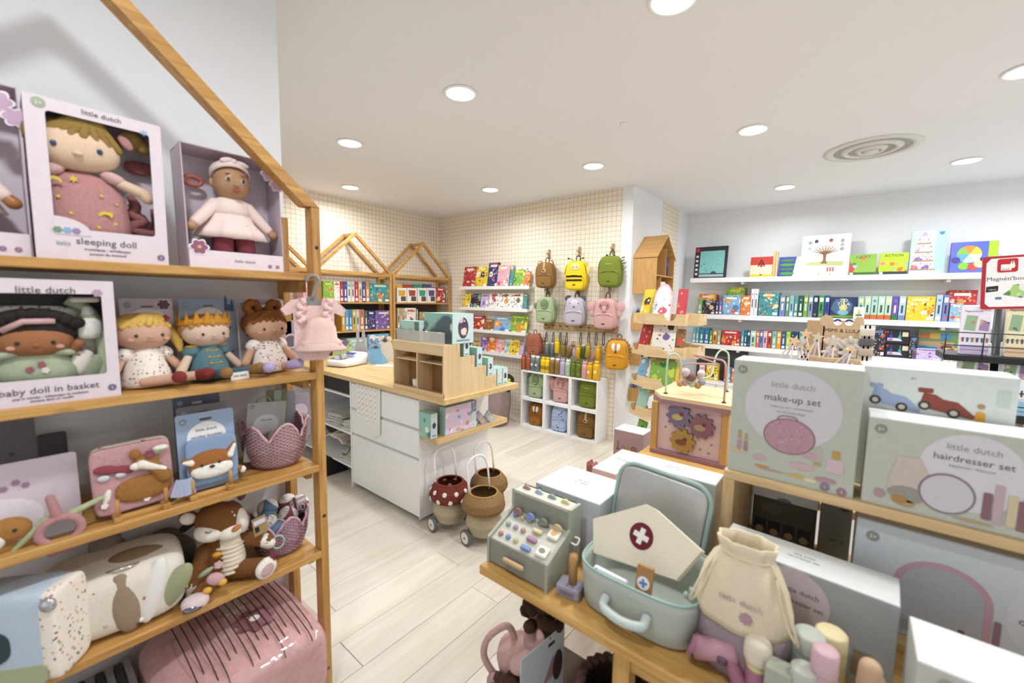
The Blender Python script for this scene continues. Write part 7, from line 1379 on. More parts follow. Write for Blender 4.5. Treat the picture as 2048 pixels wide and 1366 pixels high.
# ---- activity cube on its own table behind
A2 = .85
t = thing('cube_table', 'honey pine side table under the activity cube', 'table', (-.735, 1.80, 0)); G().box(0, .8, 0, .5, A2-.03, A2, .003).make('top_board', HONEY_X, t)
for x in (.04, .72):
    for y in (.03, .43): G().box(x, x+.04, y, y+.04, 0, A2-.03, .002).make('leg', HONEY_Z, t)
ac = thing('activity_cube', 'pink wooden activity cube with three gears and a bead maze', 'toy', (-.534, 2.06, A2)); hw_ = .165; hb = .245
ROSE, MAUVE = paint('#e0bdc0', .5), paint('#a2707c', .5)
G().box(-hw_+.012, hw_-.012, -.15, .15, .02, hb, .001).make('body', ROSE, ac)
for x in (-hw_, hw_-.03):
    for y in (-.165, .135): G().box(x, x+.03, y, y+.03, .0, hb, .003).make('corner_post', BAMBOO, ac)
G().box(-hw_, hw_, -.166, .166, 0, .022, .003).make('base_frame', MAUVE, ac)
top = [(-hw_-.012, .19), (-hw_-.012, -.1), (-hw_+.05, -.185), (hw_+.012, -.185), (hw_+.012, .19)]
for z0, z1, m, nm in ((hb, hb+.02, MAUVE, 'top_frame'), (hb+.02, hb+.036, PLY_X, 'top_board')):
    g = G(); n = len(top); g.add([(x, y, z0) for x, y in top]+[(x, y, z1) for x, y in top], [tuple(range(n))[::-1], tuple(range(n, 2*n))]+[(i, (i+1) % n, n+(i+1) % n, n+i) for i in range(n)]); g.v = g.v; g.make(nm, m, ac)
def gear(x, z, r, n): return [(x+r*(1 if (i % 4) in (0, 1) else .8)*cos(2*pi*i/(4*n)), z+r*(1 if (i % 4) in (0, 1) else .8)*sin(2*pi*i/(4*n))) for i in range(4*n)]
for x, z, r_, c, pc in ((-.04, .196, .056, '#77688a', '#c9b06a'), (.057, .166, .056, '#8c5a6c', '#b5936a'), (-.019, .084, .056, '#ab8a45', '#7a5230')):
    gr = plate(ac, 'gear', gear(x, z, r_, 10), -.152, paint(c, .5), .016); plate(gr, 'animal_print', circ(x-.005, z-.006, .024, .014), -.168, paint(pc, .6), .001); plate(gr, 'animal_print', circ(x+.012, z+.01, .009), -.168, paint('#7a3440', .6), .001)
for x, z in ((.055, .06), (.09, .05), (-.1, .13), (.07, .215), (.1, .09)): plate(ac, 'leaf_print', star(x, z, .008, 4, .4), -.1502, paint('#8a8a72', .6), .0008)
for k in range(6): G().ell((-hw_-.018, -.06+.0*k, .05+k*.032), (.014, .04, .014)).make('side_roller', wood('#8c6a40', '#b08a5a', 'y', .5, False), ac, True)
zt = hb+.036; gm_, pm_ = paint('#b9d0b4', .35), paint('#b78a88', .35)
def wire(pts, m, nm='maze_wire'): return G().tube(pts, .0042, 8).make(nm, m, ac, True)
def arch(x0, y0, x1, y1, h, n=12, r=.03): return [(x0, y0, zt), (x0, y0, zt+h-r)]+[(x0+(x1-x0)*(1-cos(pi*i/n))/2, y0+(y1-y0)*(1-cos(pi*i/n))/2, zt+h-r+r*sin(pi*i/n)) for i in range(1, n)]+[(x1, y1, zt+h-r), (x1, y1, zt)]
wire([(-.115, -.13, zt), (-.115, -.13, zt+.15), (-.1, -.125, zt+.185), (-.075, -.12, zt+.185), (-.06, -.11, zt+.15), (-.055, -.1, zt+.08), (-.02, -.08, zt+.06), (.0, -.06, zt+.075)], gm_)
wire([(.09, .12, zt), (.09, .12, zt+.16), (.075, .12, zt+.195), (.05, .12, zt+.195), (.035, .1, zt+.16), (.03, .06, zt+.08), (.0, .0, zt+.07)], gm_)
wire([(.135, -.14, zt), (.135, -.14, zt+.14), (.12, -.12, zt+.175), (.08, -.1, zt+.18), (-.03, -.02, zt+.178), (.07, .02, zt+.14), (-.03, .06, zt+.13), (-.12, .1, zt+.1), (-.13, .12, zt)], pm_)
for x, y in ((-.115, -.13), (.09, .12), (.135, -.14), (-.13, .12)): G().lathe([(.01, 0), (.009, .004)], 12, T(x, y, zt)).make('wire_socket', BLACK, ac)
for x, y, z, c, r_ in ((-.04, -.1, .105, '#c9b0b4', .02), (-.02, -.08, .085, '#7a5248', .022), (.015, -.05, .1, '#d9c4c0', .018), (-.045, -.085, .055, '#b98a8f', .017), (-.018, -.07, .05, '#a9b8a4', .016), (.02, -.055, .062, '#8f88a8', .017), (.005, -.06, .045, '#a8804c', .016), (-.062, -.1, .05, '#b58a54', .015)): G().ell((x, y, zt+z), r_, None, 14, 10).make('bead', paint(c, .45), ac, True)
# pink toy boxes left of the cube table
t = thing('low_table', 'low pine stand under the pink toy boxes', 'table', (-1.10, 1.72, 0)); G().box(0, .33, 0, .85, .57, .6, .003).make('top_board', HONEY_X, t)
for x in (.02, .27):
    for y in (.03, .78): G().box(x, x+.04, y, y+.04, 0, .57, .002).make('leg', HONEY_Z, t)
pa = pbox('dusty pink stacking toy box standing behind the flat pink box', -1.03, -.855, 2.215, 2.35, .6, .815, '#a98a8a', 0, top='#e8d3d0')
for x, c, r_ in ((-.03, '#9a8090', .012), (.0, '#b09a4a', .015), (.035, '#8f5b6b', .017)): plate(pa, 'printed_ring', circ(x, .12, r_), -.0685, paint(c, .5), .001, hole=circ(x, .12, r_*.45))
plate(pa, 'printed_post', [(-.07, .1), (-.05, .1), (-.05, .105), (-.058, .105), (-.058, .15), (-.062, .15), (-.062, .105), (-.07, .105)], -.0685, paint('#6b4a2c', .5), .001)
pb = pbox('flat pale pink box lying in front of the dusty pink box', -.925, -.80, 1.76, 2.10, .6, .75, '#e0c2c0', 0, top='#ecd2d0', words=('little dutch',))
t = thing('toy_wedge', 'dark pink toy roof piece beside the flat pink box', 'toy', (-.985, 1.90, .6)); G().prism([(-.03, 0), (.04, 0), (.04, .09), (.02, .115), (.01, .1), (-.005, .115), (-.02, .1), (-.03, .12)], .03, -.03).make('roof_piece', paint('#a85a58', .5), t); G().box(-.03, .04, -.032, -.03, .05, .06).make('groove', paint('#7d3c3c', .5), t)
# ---- doctor bag
MINTB = cloth('#b4bcb0'); cxb, cyb = -.395, 1.105
bg_ = thing('doctor_bag', 'open mint fabric doctor case with a silver lid', 'toy bag', (cxb, cyb, TZ)); a_, b_ = .158, .135
def wallf(r0, z): return [(a_*r0*math.copysign(abs(cos(t_))**.5, cos(t_)), b_*r0*math.copysign(abs(sin(t_))**.5, sin(t_)), z) for t_ in [2*pi*i/48 for i in range(48)]]
rings = [wallf(.9, .002), wallf(.98, .012), wallf(1.0, .05), wallf(1.02, .1), wallf(1.03, .125)]; n = 48
g = G().add(sum(rings, []), [tuple(range(n))[::-1]]+[(j*n+i, j*n+(i+1) % n, (j+1)*n+(i+1) % n, (j+1)*n+i) for j in range(4) for i in range(n)]); g.make('soft_base', MINTB, bg_, True, solid=.006)
G().tube(wallf(1.035, .127), .0035, 7, True).make('zip_edge', paint('#8fb4ac', .5), bg_, True)
G().tube([(-.055, -b_*1.04, .075), (-.05, -b_-.03, .06), (0, -b_-.036, .052), (.05, -b_-.03, .06), (.055, -b_*1.04, .075)], .012, 8).make('carry_handle', cloth('#c3d2ca'), bg_, True)
lw, lh = .146, .225
Ml = T(-.045, .142, .092) @ rot(-12) @ rot(0, 4, 0)
G().prism(rrect(-lw, 0, lw, lh, .055, 6), .03, .008, M=Ml).make('lid', MINTB, bg_)
lo = rrect(-lw, 0, lw, lh, .055, 6); G().tube([tuple(Ml @ Vector((x, .008, z))) for x, z in lo], .0075, 8, True).make('lid_zip', paint('#9dbab2', .5), bg_, True)
G().sq((0, 0, 0), (lw-.008, .012, lh/2-.008), .3, .35, 36, 20).make('silver_lining', paint('#bcbab4', .36, .35, 1, .8, 14), bg_, True, M=Ml @ T(0, .008, lh/2))
kp = [(-.178, .092), (-.03, .182), (.0, .178), (.135, .115), (.085, .022), (-.155, .0)]
k_ = thing('nurse_cap', 'cream felt nurse cap with a dark red cross badge in the doctor case', 'toy', (cxb, cyb-.03, TZ+.10), R=rot(-22)); G().prism(kp, .006, 0).make('felt', cloth('#f1e6cb'), k_); G().prism([(x*.99+.004, z-.004) for x, z in kp], .022, .014).make('back_felt', cloth('#e3d8bf'), k_)
plate(k_, 'red_disc', circ(-.025, .095, .034, .036, 28), -.0002, cloth('#6e1f2c'), .002); plate(k_, 'white_cross', cross(-.025, .095, .022, .007, -.2), -.0022, paint('#f2eee6', .8), .002)
def at_in(nm, lb, cat, x, y, z, R): return thing(nm, lb, cat, (cxb+x, cyb+y, TZ+z), R=R)
t = at_in('toy_medicine', 'kraft toy card with a blue cross in the doctor case', 'toy', .025, -.105, .085, rot(-12)); G().box(-.021, .021, 0, .012, 0, .082, .001).make('card', paint('#a87d4c', .6), t); plate(t, 'white_disc', circ(0, .04, .0165), -.0002, paint('#eef0f4', .6), .001); plate(t, 'blue_cross', cross(0, .04, .0105, .0032, .15), -.0012, paint('#5f80c4', .5), .001)
t = at_in('toy_thermometer', 'white toy thermometer lying in the doctor case', 'toy', -.08, -.09, .1, rot(0, 10, 12)); G().cap((-.03, 0, .0), (.05, 0, 0), .009, .007).make('stick', paint('#e3e6ee', .5), t, True); plate(t, 'blue_cross', cross(-.03, 0, .007, .0022), -.0095, paint('#5f80c4', .5), .001)
t = at_in('toy_stethoscope', 'round wooden toy stethoscope piece in the doctor case', 'toy', -.05, -.112, .083, rot(-50)); G().lathe([(.02, -.006), (.022, 0), (.02, .006), (.001, .007)], 20, rot(90)).make('disc', paint('#c29a6a', .5), t, True); G().ell((0, -.009, 0), (.004, .003, .004)).make('blue_dot', paint('#4f6fb0', .4), t, True)
t = at_in('toy_clip', 'sage green wooden clip on the edge of the doctor case', 'toy', .142, -.062, .105, rot(0, 30, 20)); G().box(-.032, .032, -.008, .008, 0, .014, .003).make('arm', paint('#94b0a0', .5), t); G().box(-.02, .032, -.008, .008, .026, .038, .003, M=rot(0, -18, 0)).make('arm', paint('#94b0a0', .5), t); G().cyl((.01, -.012, .02), (.01, .012, .02), .006, .006, 10).make('pin', paint('#d9c49a', .5), t, True)
# ---- drawstring bag
sx_, sy_ = -.145, 1.045
sk_ = thing('drawstring_bag', 'cream and mauve cotton drawstring bag', 'toy bag', (sx_, sy_, TZ)); cr_, mv_ = cloth('#e6d4b0'), cloth('#948186')
def srf(r, z, a, j): return r*(1+(.07 if z > .24 else .025)*sin(8*a+z*14))
prof = [(.03, .001), (.088, .003), (.098, .03), (.098, .08), (.096, .125)]; G().lathe(prof, 48, Matrix.Diagonal((1, .62, 1, 1)), True, srf).make('lower_panel', mv_, sk_, True)
G().lathe([(.0965, .122), (.098, .14), (.095, .18), (.085, .225), (.066, .262), (.05, .28), (.056, .298), (.06, .315)], 64, T(-.004, 0, 0) @ Matrix.Diagonal((1, .62, 1, 1)), False, srf).make('upper_panel', cr_, sk_, True, solid=.003)
G().tube([(.052*cos(a)-.004, .033*sin(a), .281) for a in [2*pi*i/24 for i in range(24)]], .0035, 6, True).make('cord', cr_, sk_, True)
for sg in (-1, 1): G().tube([(sg*.05-.004, -.012, .281), (sg*.075, -.03, .24), (sg*.098, -.05, .18), (sg*.108, -.04, .14), (sg*.085, -.045, .18), (sg*.06, -.028, .26)], .003, 6).make('cord_end', cr_, sk_, True)
G().prism(flower(.012, .165, .014, 8), -.058, -.062).make('printed_flower', paint('#b58a96', .8), sk_); lettering(sk_, 'little dutch', .02, 0, -.0595, .19, paint('#b5a0a8', .8))
# ---- large hairdresser box behind the bag, corner box
LB = pbox('large grey white hairdresser set box in front of the crate', -.23, .128, 1.175, 1.30, TZ, .915, '#9aa0a2', -3, top='#d3d5d0', words=('little dutch', 'hairdresser set')); fy = -.0635
plate(LB, 'printed_arch', [(-.01+.075*cos(a), .14+.075*sin(a)) for a in [2*pi*i/28 for i in range(28)]], fy, paint('#c4b4bc', .5), .0008); lettering(LB, 'little dutch', .0175, .005, fy-.0012, .155, paint('#6b6266', .7)); lettering(LB, 'hairdresser set', .0155, .005, fy-.0012, .128, paint('#6b6266', .7)); plate(LB, 'printed_tools', rrect(.11, .02, .145, .08, .004), fy, paint('#8a7a5a', .5), .0008); plate(LB, 'printed_bottle', rrect(.075, .025, .1, .1, .006), fy, paint('#6b4a4a', .5), .0008)
cbx = pbox('pale grey box cut by the bottom right corner of the picture', .138, .60, 1.02, 1.165, TZ, .905, '#c3c4bc', 0, top='#dfe1dc'); badge(cbx, -.19, .18, -.0735, '#a3a79a', .012, '3+')
t = thing('wooden_knob', 'cream rounded wooden toy block at the bottom right corner', 'toy', (.315, .99, TZ)); G().sq((0, 0, .11), (.04, .024, .11), .4, .5).make('block', paint('#dcc79c', .5), t, True); G().box(-.02, .02, -.012, .012, .218, .222).make('cap', paint('#d3bb8c', .5), t)
# ---- wooden hair toys in front
def toy(nm, lb, px, py, y=.985): p = at(px, py, 'y', y); return thing(nm, lb, 'toy', (p.x, y, TZ)), p.z-TZ
pkm = paint('#c48a9c', .45); pkd = paint('#a8607c', .45)
t, z = toy('toy_hair_dryer', 'pink wooden toy hair dryer leaning by the drawstring bag', 1440, 1300); G().cyl((-.05, .0, z-.02), (.035, .0, z+.012), .026, .02, 20).make('barrel', pkm, t, True); G().lathe([(.018, 0), (.027, .002), (.027, .012), (.018, .014)], 20, T(-.05, 0, z-.02) @ rot(0, -69, 0) ).make('nozzle_ring', pkd, t, True); G().cap((.02, -.006, z), (.045, -.012, 0.02), .015, .017).make('handle', pkd, t, True); G().box(.0, .02, -.03, -.022, z-.012, z+.004, .003).make('switch', paint('#5b3a48', .4), t)
for nm, lb, px, py, c, r_, hh_ in (('toy_roller', 'natural wooden hair roller ring beside the hair dryer', 1432, 1283, '#b98f56', .026, None), ('toy_roller', 'yellow wooden hair roller ring beside the hair dryer', 1474, 1297, '#d6c07c', .024, None)):
    t, z = toy(nm, lb, px, py, 1.02); z = max(z, .03); G().tube([(r_*.66*cos(a), 0, z+r_*.66*sin(a)) for a in [2*pi*i/22 for i in range(22)]], r_*.36, 9, True).make('ring', paint(c, .5), t, True); G().cyl((0, 0, 0), (0, 0, max(.005, z-r_*.9)), .014, .014, 12).make('stem', paint(c, .5), t, True)
t, z = toy('toy_brush', 'wooden toy brush with cream bristles standing upright', 1515, 1310, .98); G().cyl((0, 0, 0), (0, 0, z-.03), .02, .02, 18).make('handle', pkd, t, True); G().cyl((0, 0, z-.03), (0, 0, z-.018), .019, .021, 18).make('ferrule', paint('#e3cf8c', .5), t, True); G().sq((0, 0, z+.01), (.027, .027, .03), .6, 1).make('bristles', paint('#e3d6bc', .9, 0, 1, .5, 200), t, True)
for nm, lb, px, py, c, cc, r_, y in (('toy_bottle', 'sage green toy shampoo bottle', 1620, 1265, '#8f988c', '#b4bbae', .029, 1.04), ('toy_bottle', 'pale yellow toy bottle in front of the large box', 1664, 1262, '#c9b878', '#dccb92', .029, 1.09), ('toy_tube', 'pink round toy tube in front of the bottles', 1652, 1298, '#c99aa4', '#d3a8b0', .022, .97), ('toy_bottle', 'small grey toy bottle in front of the sage one', 1610, 1335, '#a3a699', '#b9bcae', .024, .96), ('toy_block', 'sage and pink toy block at the bottom edge', 1560, 1330, '#b08a90', '#a9ae9a', .024, .96)):
    t, z = toy(nm, lb, px, py, y); z = max(z, .05)
    if nm == 'toy_block': G().box(-.024, .024, -.02, .02, 0, z*.5, .003).make('lower', paint(c, .5), t); G().box(-.024, .024, -.02, .02, z*.5, z, .003).make('upper', paint(cc, .5), t)
    else:
        G().lathe([(r_*.5, 0), (r_, .004), (r_, z*.7), (r_*.98, z*.74)], 22).make('body', paint(c, .5), t, True); G().lathe([(r_*1.0, z*.74), (r_*1.02, z*.76), (r_*1.0, z-.004), (r_*.85, z), (.001, z)], 22).make('cap', paint(cc, .5), t, True)
t, z = toy('toy_scissors', 'peach wooden toy scissors leaning by the bottles', 1725, 1330, 1.0); G().cap((0, 0, .0), (.012, 0, max(.04, z)), .012, .018).make('blade', paint('#c9a07a', .5), t, True); G().cap((.03, 0, .0), (.02, 0, max(.03, z-.02)), .011, .016).make('blade', paint('#b9896a', .5), t, True)
# ---- pine crate and the boxes on and in it
CY0, CZ = 1.35, 1.053
cr = thing('pine_crate', 'pale pine open crate shelf standing on the display table', 'crate', (-.268, CY0, TZ)); cwd, cdp, chh = 1.15, .40, CZ-TZ
G().box(0, cwd, 0, cdp, chh-.026, chh, .002).make('top_board', CRATE_X, cr); G().box(0, cwd, 0, cdp, 0, .022, .002).make('bottom_board', CRATE_X, cr)
for x in (0, cwd-.03): G().box(x, x+.03, .001, cdp-.001, .022, chh-.0265, .002).make('side_board', CRATE_Z, cr)
def pack(label, x0, x1, y, z0, z1, d, c, top='#e3e6e0'):
    t = thing('toy_box', label, 'toy box', ((x0+x1)/2, y, z0)); w, h = x1-x0, z1-z0; G().box(-w/2, w/2, 0, d, 0, h, .0015).make('carton', paint(c, .42), t); G().box(-w/2+.002, w/2-.002, .002, d-.002, h, h+.0008).make('lid', paint(top, .42), t); return t, w, h
mk, w, h = pack('sage make-up set box with a rose vanity bag picture on the crate', -.262, .034, 1.362, CZ, 1.388, .12, '#bcc1b1')
plate(mk, 'printed_disc', circ(.0, h*.63, w*.38, h*.33, 40), -.0002, paint('#d3cbd2', .45), .0006); badge(mk, -w*.42, h*.92, -.0002, '#8d9282', .0125, '3+')
lettering(mk, 'little dutch', .0235, .0, -.0012, h*.80, INKL); lettering(mk, 'make-up set', .0265, .0, -.0012, h*.685, INK); lettering(mk, 'make-up set - schminkset', .0095, .0, -.0012, h*.63, INKL); lettering(mk, 'set de maquillage', .0095, 0, -.0012, h*.59, INKL)
plate(mk, 'vanity_bag_picture', circ(.0, h*.4, w*.2, h*.145, 36), -.001, printed('#b98f9a', ['#a87d8a', '#c9a2ac', '#b08490'], 130, .4), .0008); G().tube([(-.03, -.002, h*.53), (-.02, -.002, h*.565), (.01, -.002, h*.565), (.02, -.002, h*.53)], .002, 6).make('vanity_handle_picture', paint('#a87d8a', .6), mk); G().tube([(w*.2*cos(a), -.002, h*.4+h*.145*sin(a)) for a in [2*pi*i/30 for i in range(30)]], .0016, 5, True).make('vanity_piping_picture', paint('#96707c', .6), mk)
def pict(t, x0, z0, x1, z1, c, r=.004, y=-.001, nm='printed_item'): plate(t, nm, rrect(x0, z0, x1, z1, min(r, (x1-x0)/2.1, (z1-z0)/2.1)), y, paint(c, .5), .0007)
for a in ((-.42, .3, -.39, .38, '#c29a62'), (-.425, .2, -.385, .29, '#b98f9a'), (-.36, .29, -.335, .36, '#c29a62'), (-.365, .2, -.33, .285, '#a87d8a'), (.2, .23, .26, .36, '#b9b6a6'), (.2, .2, .26, .225, '#c9a06a'), (.33, .29, .39, .35, '#c29a4a'), (.3, .17, .42, .28, '#d6b8be'), (.12, .25, .23, .3, '#c9a0a8')): pict(mk, w*a[0], h*a[1], w*a[2], h*a[3], a[4])
for x, z, rx_, rz_, c in ((-.4, .2, .07, .022, '#d9b98a'), (-.22, .17, .06, .025, '#c9a4ae'), (.12, .17, .1, .03, '#d3aab0'), (-.12, .08, .11, .008, '#c29a7a'), (.08, .08, .07, .014, '#d3b45a'), (.19, .07, .05, .02, '#e3d0a8'), (.3, .1, .08, .022, '#b98a92'), (-.2, .1, .06, .01, '#c9925a')): plate(mk, 'printed_item', circ(w*x, h*z, w*rx_, h*rz_, 18), -.001, paint(c, .5), .0007)
badge(mk, w*.3, h*.045, -.0002, '#8a7a94', .011, '1'); badge(mk, w*.42, h*.035, -.0002, '#a07a88', .011, '1')
hd_, w, h = pack('sage grey hairdresser set box with a mirror picture on the crate', .05, .46, 1.364, CZ, 1.275, .12, '#c0c2b4')
badge(hd_, -w*.44, h*.88, -.0002, '#8d9282', .012, '3+'); hx_ = at(1946, 920, 'y', 1.364).x-.255; plate(hd_, 'printed_arch', circ(hx_, h*.56, w*.21, h*.40, 40), -.0002, paint('#d9d6da', .45), .0006); lettering(hd_, 'little dutch', .02, hx_, -.0012, h*.78, INKL); lettering(hd_, 'hairdresser set', .021, hx_, -.0012, h*.66, INK); lettering(hd_, 'kappersset - friseurset', .008, hx_, -.0012, h*.6, INKL)
plate(hd_, 'sack_picture', [(-w*.39, h*.12), (-w*.22, h*.12), (-w*.2, h*.4), (-w*.25, h*.62), (-w*.35, h*.62), (-w*.38, h*.4)], -.001, paint('#cdbcae', .5), .0007); plate(hd_, 'sack_foot_picture', circ(-w*.3, h*.2, w*.085, h*.09, 20), -.0018, paint('#9a948a', .5), .0007)
plate(hd_, 'mirror_rim_picture', circ(-w*.14, h*.3, w*.115, h*.215, 32), -.0018, paint('#8f7680', .5), .0007); plate(hd_, 'mirror_picture', circ(-w*.14, h*.3, w*.105, h*.195, 32), -.0026, paint('#cfcad2', .4), .0007)
for a in ((.0, .12, .035, .4, '#8a5f6a'), (.04, .1, .075, .5, '#c3a9b0'), (.09, .1, .125, .42, '#d9c49a'), (.125, .08, .165, .38, '#8f5f6a'), (.17, .07, .215, .35, '#a9b09c'), (.22, .05, .4, .3, '#9a545e')): pict(hd_, w*a[0], h*a[1], w*a[2], h*a[3], a[4], y=-.0018)
for x, z, rx_, rz_, c in ((-.3, .1, .04, .04, '#b99a5a'), (-.33, .13, .035, .05, '#a88448'), (-.03, .07, .08, .014, '#bfa268'), (-.42, .15, .025, .05, '#b58a96')): plate(hd_, 'printed_item', circ(w*x, h*z, w*rx_, h*rz_, 16), -.0018, paint(c, .5), .0007)
rc, w, h = pack('pale mint race car box behind the hairdresser box', .032, .315, 1.50, CZ, 1.388, .11, '#d3dcd6', '#eef0ec')
for x, c in ((-.27, '#93a6cc'), (.07, '#8a3f2c')):
    bz = h*.74; plate(rc, 'race_car_picture', [(w*(x-.15), bz), (w*(x-.13), bz+h*.09), (w*(x-.05), bz+h*.08), (w*(x+.0), bz+h*.05), (w*(x+.09), bz+h*.04), (w*(x+.2), bz-h*.05), (w*(x+.19), bz-h*.075), (w*(x-.12), bz-h*.03)], -.0002, paint(c, .5), .001); plate(rc, 'spoiler_picture', rrect(w*(x-.17), bz+h*.09, w*(x-.07), bz+h*.125, .003), -.0002, paint(c, .5), .001)
    for dx, dz in ((-.12, -.01), (.07, -.045)): plate(rc, 'wheel_picture', circ(w*(x+dx), bz+h*dz, w*.042, w*.042, 18), -.0012, paint('#3a332c', .5), .001); plate(rc, 'hub_picture', circ(w*(x+dx), bz+h*dz, w*.024, w*.024, 14), -.0022, paint('#cfc4ac', .5), .0008)
pict(rc, w*.27, h*.63, w*.33, h*.73, '#dba22f', .006, -.0002); plate(rc, 'driver_head_picture', circ(w*.3, h*.77, w*.024, w*.024, 14), -.0002, paint('#b58a62', .5), .001); lettering(rc, '3+', .009, -w*.14, -.0008, h*.92, INKL); pict(rc, w*.385, h*.78, w*.46, h*.9, '#c3cfc8', .004, -.0002, 'recycling_mark')
dt, w, h = pack('pale blue grey dressing table box inside the crate', .048, .62, 1.395, TZ+.023, .995, .16, '#ccd6dc')
badge(dt, -w*.44, h*.86, -.0002, '#8f988c', .0135, '3+')
ar = [(-w*.36, h*.05), (-w*.36, h*.5)]+[(-w*.21+w*.15*cos(a), h*.5+h*.28*sin(a)) for a in [pi-pi*i/16 for i in range(17)]]+[(-w*.06, h*.05)]
ai = [(-w*.335, h*.05), (-w*.335, h*.5)]+[(-w*.21+w*.125*cos(a), h*.5+h*.23*sin(a)) for a in [pi-pi*i/16 for i in range(17)]]+[(-w*.085, h*.05)]
plate(dt, 'mirror_arch_picture', ar, -.0002, paint('#c39aac', .5), .0007); plate(dt, 'mirror_picture', ai, -.001, paint('#aeb4bd', .3), .0007); pict(dt, -w*.055, h*.05, -w*.035, h*.42, '#9a6f84', y=-.001)
plate(dt, 'printed_disc', circ(w*.14, h*.5, w*.17, h*.36, 36), -.0002, paint('#d6d9e2', .45), .0006); lettering(dt, 'little dutch', .023, w*.11, -.0012, h*.6, INKL); lettering(dt, 'dressing table', .024, w*.12, -.0012, h*.46, INK); lettering(dt, 'kaptafel - frisiertisch', .009, w*.1, -.0012, h*.38, INKL)
for a in ((-.15, .05, -.13, .24, '#7a4a5a'), (-.125, .05, -.11, .18, '#9a6f84'), (.06, .05, .12, .14, '#7a4a5a')): pict(dt, w*a[0], h*a[1], w*a[2], h*a[3], a[4], y=-.0018)
tr, w, h = pack('dark train set box at the back inside the crate', -.225, -.045, 1.64, TZ+.023, .89, .1, '#5b544c', '#7a736a')
for k in range(4): plate(tr, 'wagon_picture', rrect(-w*.46+k*w*.235, h*.28, -w*.26+k*w*.235, h*.5, .004), -.0002, paint('#2c2a2c', .5), .001); plate(tr, 'wheel_picture', circ(-w*.36+k*w*.235, h*.27, .012), -.0012, paint('#b9a27a', .5), .001)
G().prism(circ(-w*.2, h*.75, .03, .02), -.0002, -.001).make('logo_print', paint('#6b6258', .5), tr)
wt_, w, h = pack('white box lying on the dark train box inside the crate', -.225, -.04, 1.62, .8915, .99, .1, '#dcded8'); G().prism([(.022*cos(a), .0+.012*sin(a)) for a in [pi*i/10 for i in range(11)]], -.0002, -.001, M=T(0, 0, 0)).make('thumb_notch', paint('#8a8a84', .6), wt_)
gx, w, h = pack('dim olive grey box beside the train box inside the crate', -.035, .044, 1.60, TZ+.023, .99, .12, '#7d786a', '#8c877a'); plate(gx, 'badge', circ(.02, h*.78, .012), -.0002, paint('#4a4c58', .5), .001); lettering(gx, 'train set', .012, .005, -.001, h*.35, paint('#4a463e', .6))
# ---- below the table top
def under(px, py, y): return at(px, py, 'y', y)
LZ2 = .225
p = under(1020, 1330, .96); cs = thing('doll_carry_bag', 'dusty pink plush carry bag with a tall handle below the table end', 'toy bag', (p.x-.01, .985, .0)); pkp = plush('#c79a94', .3)
zb_ = under(1020, 1366, .96).z
st_ = thing('floor_crate', 'low dark crate on the floor under the table end', 'crate', (-.80, .93, 0)); G().box(.045, .33, .02, .32, 0, .25, .004).make('body', paint('#6b5a48', .7), st_); G().box(.04, .335, .015, .325, .25, .262, .003).make('rim', paint('#5b4a3a', .7), st_)
cs.matrix_world = T(-.735, .965, .262) @ rot(0, 0, 28) @ rot(0, -14, 0) @ Matrix.Scale(1.05, 4)
G().sq((.03, .06, .08), (.085, .055, .085), .5, .6).make('pouch', pkp, cs, True)
G().tube([(-.065, .03, .06), (-.085, .02, .14), (-.06, .02, .2), (-.005, .035, .225), (.012, .05, .2), (.008, .07, .12)], .0105, 10).make('handle', pkp, cs, True); G().ell((.045, .0, .135), (.05, .03, .03), (0, -25, 0)).make('flap', plush('#d0a59b', .3), cs, True)
t = thing('curly_doll', 'doll with dark curly hair lying behind the pink carry bag', 'doll', (-.70, 1.03, .362), 165); hc = plush('#3a2416', 1, 90); g = G(); rr = random.Random(9)
for k in range(40): a, b = rr.uniform(0, 6.3), rr.uniform(-.6, 1.5); g.ell((.058*cos(a)*cos(b), .05*sin(a)*cos(b), .185+.055*sin(b)), .02, None, 8, 6)
g.make('curly_hair', hc, t, True); G().ell((0, -.01, .175), (.052, .045, .05)).make('head', plush('#a06a48', .3), t, True); G().sq((0, 0, .07), (.06, .05, .075), .8, .8).make('body', cloth('#b98f8a'), t, True); G().ell((-.05, .045, .16), (.016, .012, .03), (0, 15, 0)).make('ear', pkp, t, True)
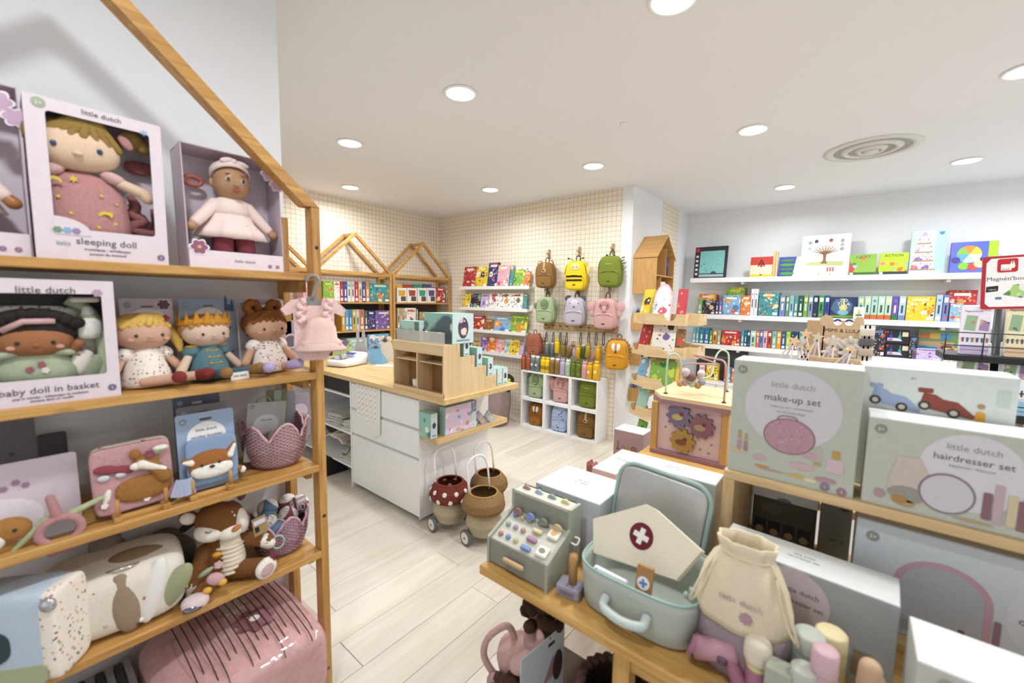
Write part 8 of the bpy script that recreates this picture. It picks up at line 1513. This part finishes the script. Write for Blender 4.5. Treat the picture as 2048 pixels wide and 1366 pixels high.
cd2 = thing('toy_card', 'tall pale blue printed card standing under the table edge', 'toy packaging', (-.645, .965, .263), R=rot(0, 0, 84)); G().box(-.10, .10, 0, .003, 0, .27, .001).make('card', paint('#bccbd4', .5), cd2)
plate(cd2, 'hang_slot', rrect(.02, .235, .05, .245, .003), -.0002, BLACK, .0006); plate(cd2, 'pink_triangle', [(-.005, .12), (.045, .2), (.05, .13)], -.0002, paint('#a87b84', .5), .0008); plate(cd2, 'pink_star', star(-.005, .075, .035, 7, .6), -.0002, paint('#b79aae', .5), .0008); plate(cd2, 'doll_window', circ(.068, .15, .024, .05), -.0002, paint('#3a2a28', .6), .0008); plate(cd2, 'black_mark', rrect(.03, .06, .055, .08, .004), -.0002, DARK, .0008)
t = thing('wicker_doll_basket', 'dark brown woven doll basket under the table', 'basket', (-.44, 1.03, LZ2)); g = wicker([(0, .085, 0), (.2, .1, .05), (.6, .108, .15), (1, .1, .24)], amp=.006, rows=24, stakes=22); g.make('woven_wall', paint('#4a322c', .7), t, False, solid=.005); G().tube(g.top, .012, 8, True).make('rim_braid', paint('#5b3d38', .7), t, True)
t = thing('grey_storage_box', 'dim grey box on the lower shelf of the display table', 'box', (-.16, 1.05, LZ2)); G().box(-.14, .3, 0, .25, 0, .3, .004).make('body', paint('#5a5650', .7), t); G().box(-.145, .305, -.005, .255, .3, .315, .003).make('lid', paint('#6b665e', .7), t)
t = thing('grey_storage_box', 'pale grey folded card under the brown woven basket', 'box', (-.33, .99, LZ2), 30); G().box(-.03, .03, 0, .06, 0, .25, .003).make('body', paint('#8a867c', .6), t); G().box(-.031, .031, -.001, .061, .25, .256).make('lid', paint('#9a968c', .6), t)

t = thing('brown_plush', 'dark brown curly plush below the pink carry bag', 'plush toy', (-.765, .95, .262)); g = G(); rr = random.Random(4)
for k in range(26): a, b = rr.uniform(0, 6.3), rr.uniform(-.7, 1.4); g.ell((.05*cos(a)*cos(b), .04*sin(a)*cos(b), .05+.045*sin(b)), .018, None, 8, 6)
g.make('curls', plush('#4a2f22', 1, 90), t, True); G().ell((-.045, -.02, .05), (.03, .02, .035)).make('muzzle', plush('#b98f90', .4), t, True)
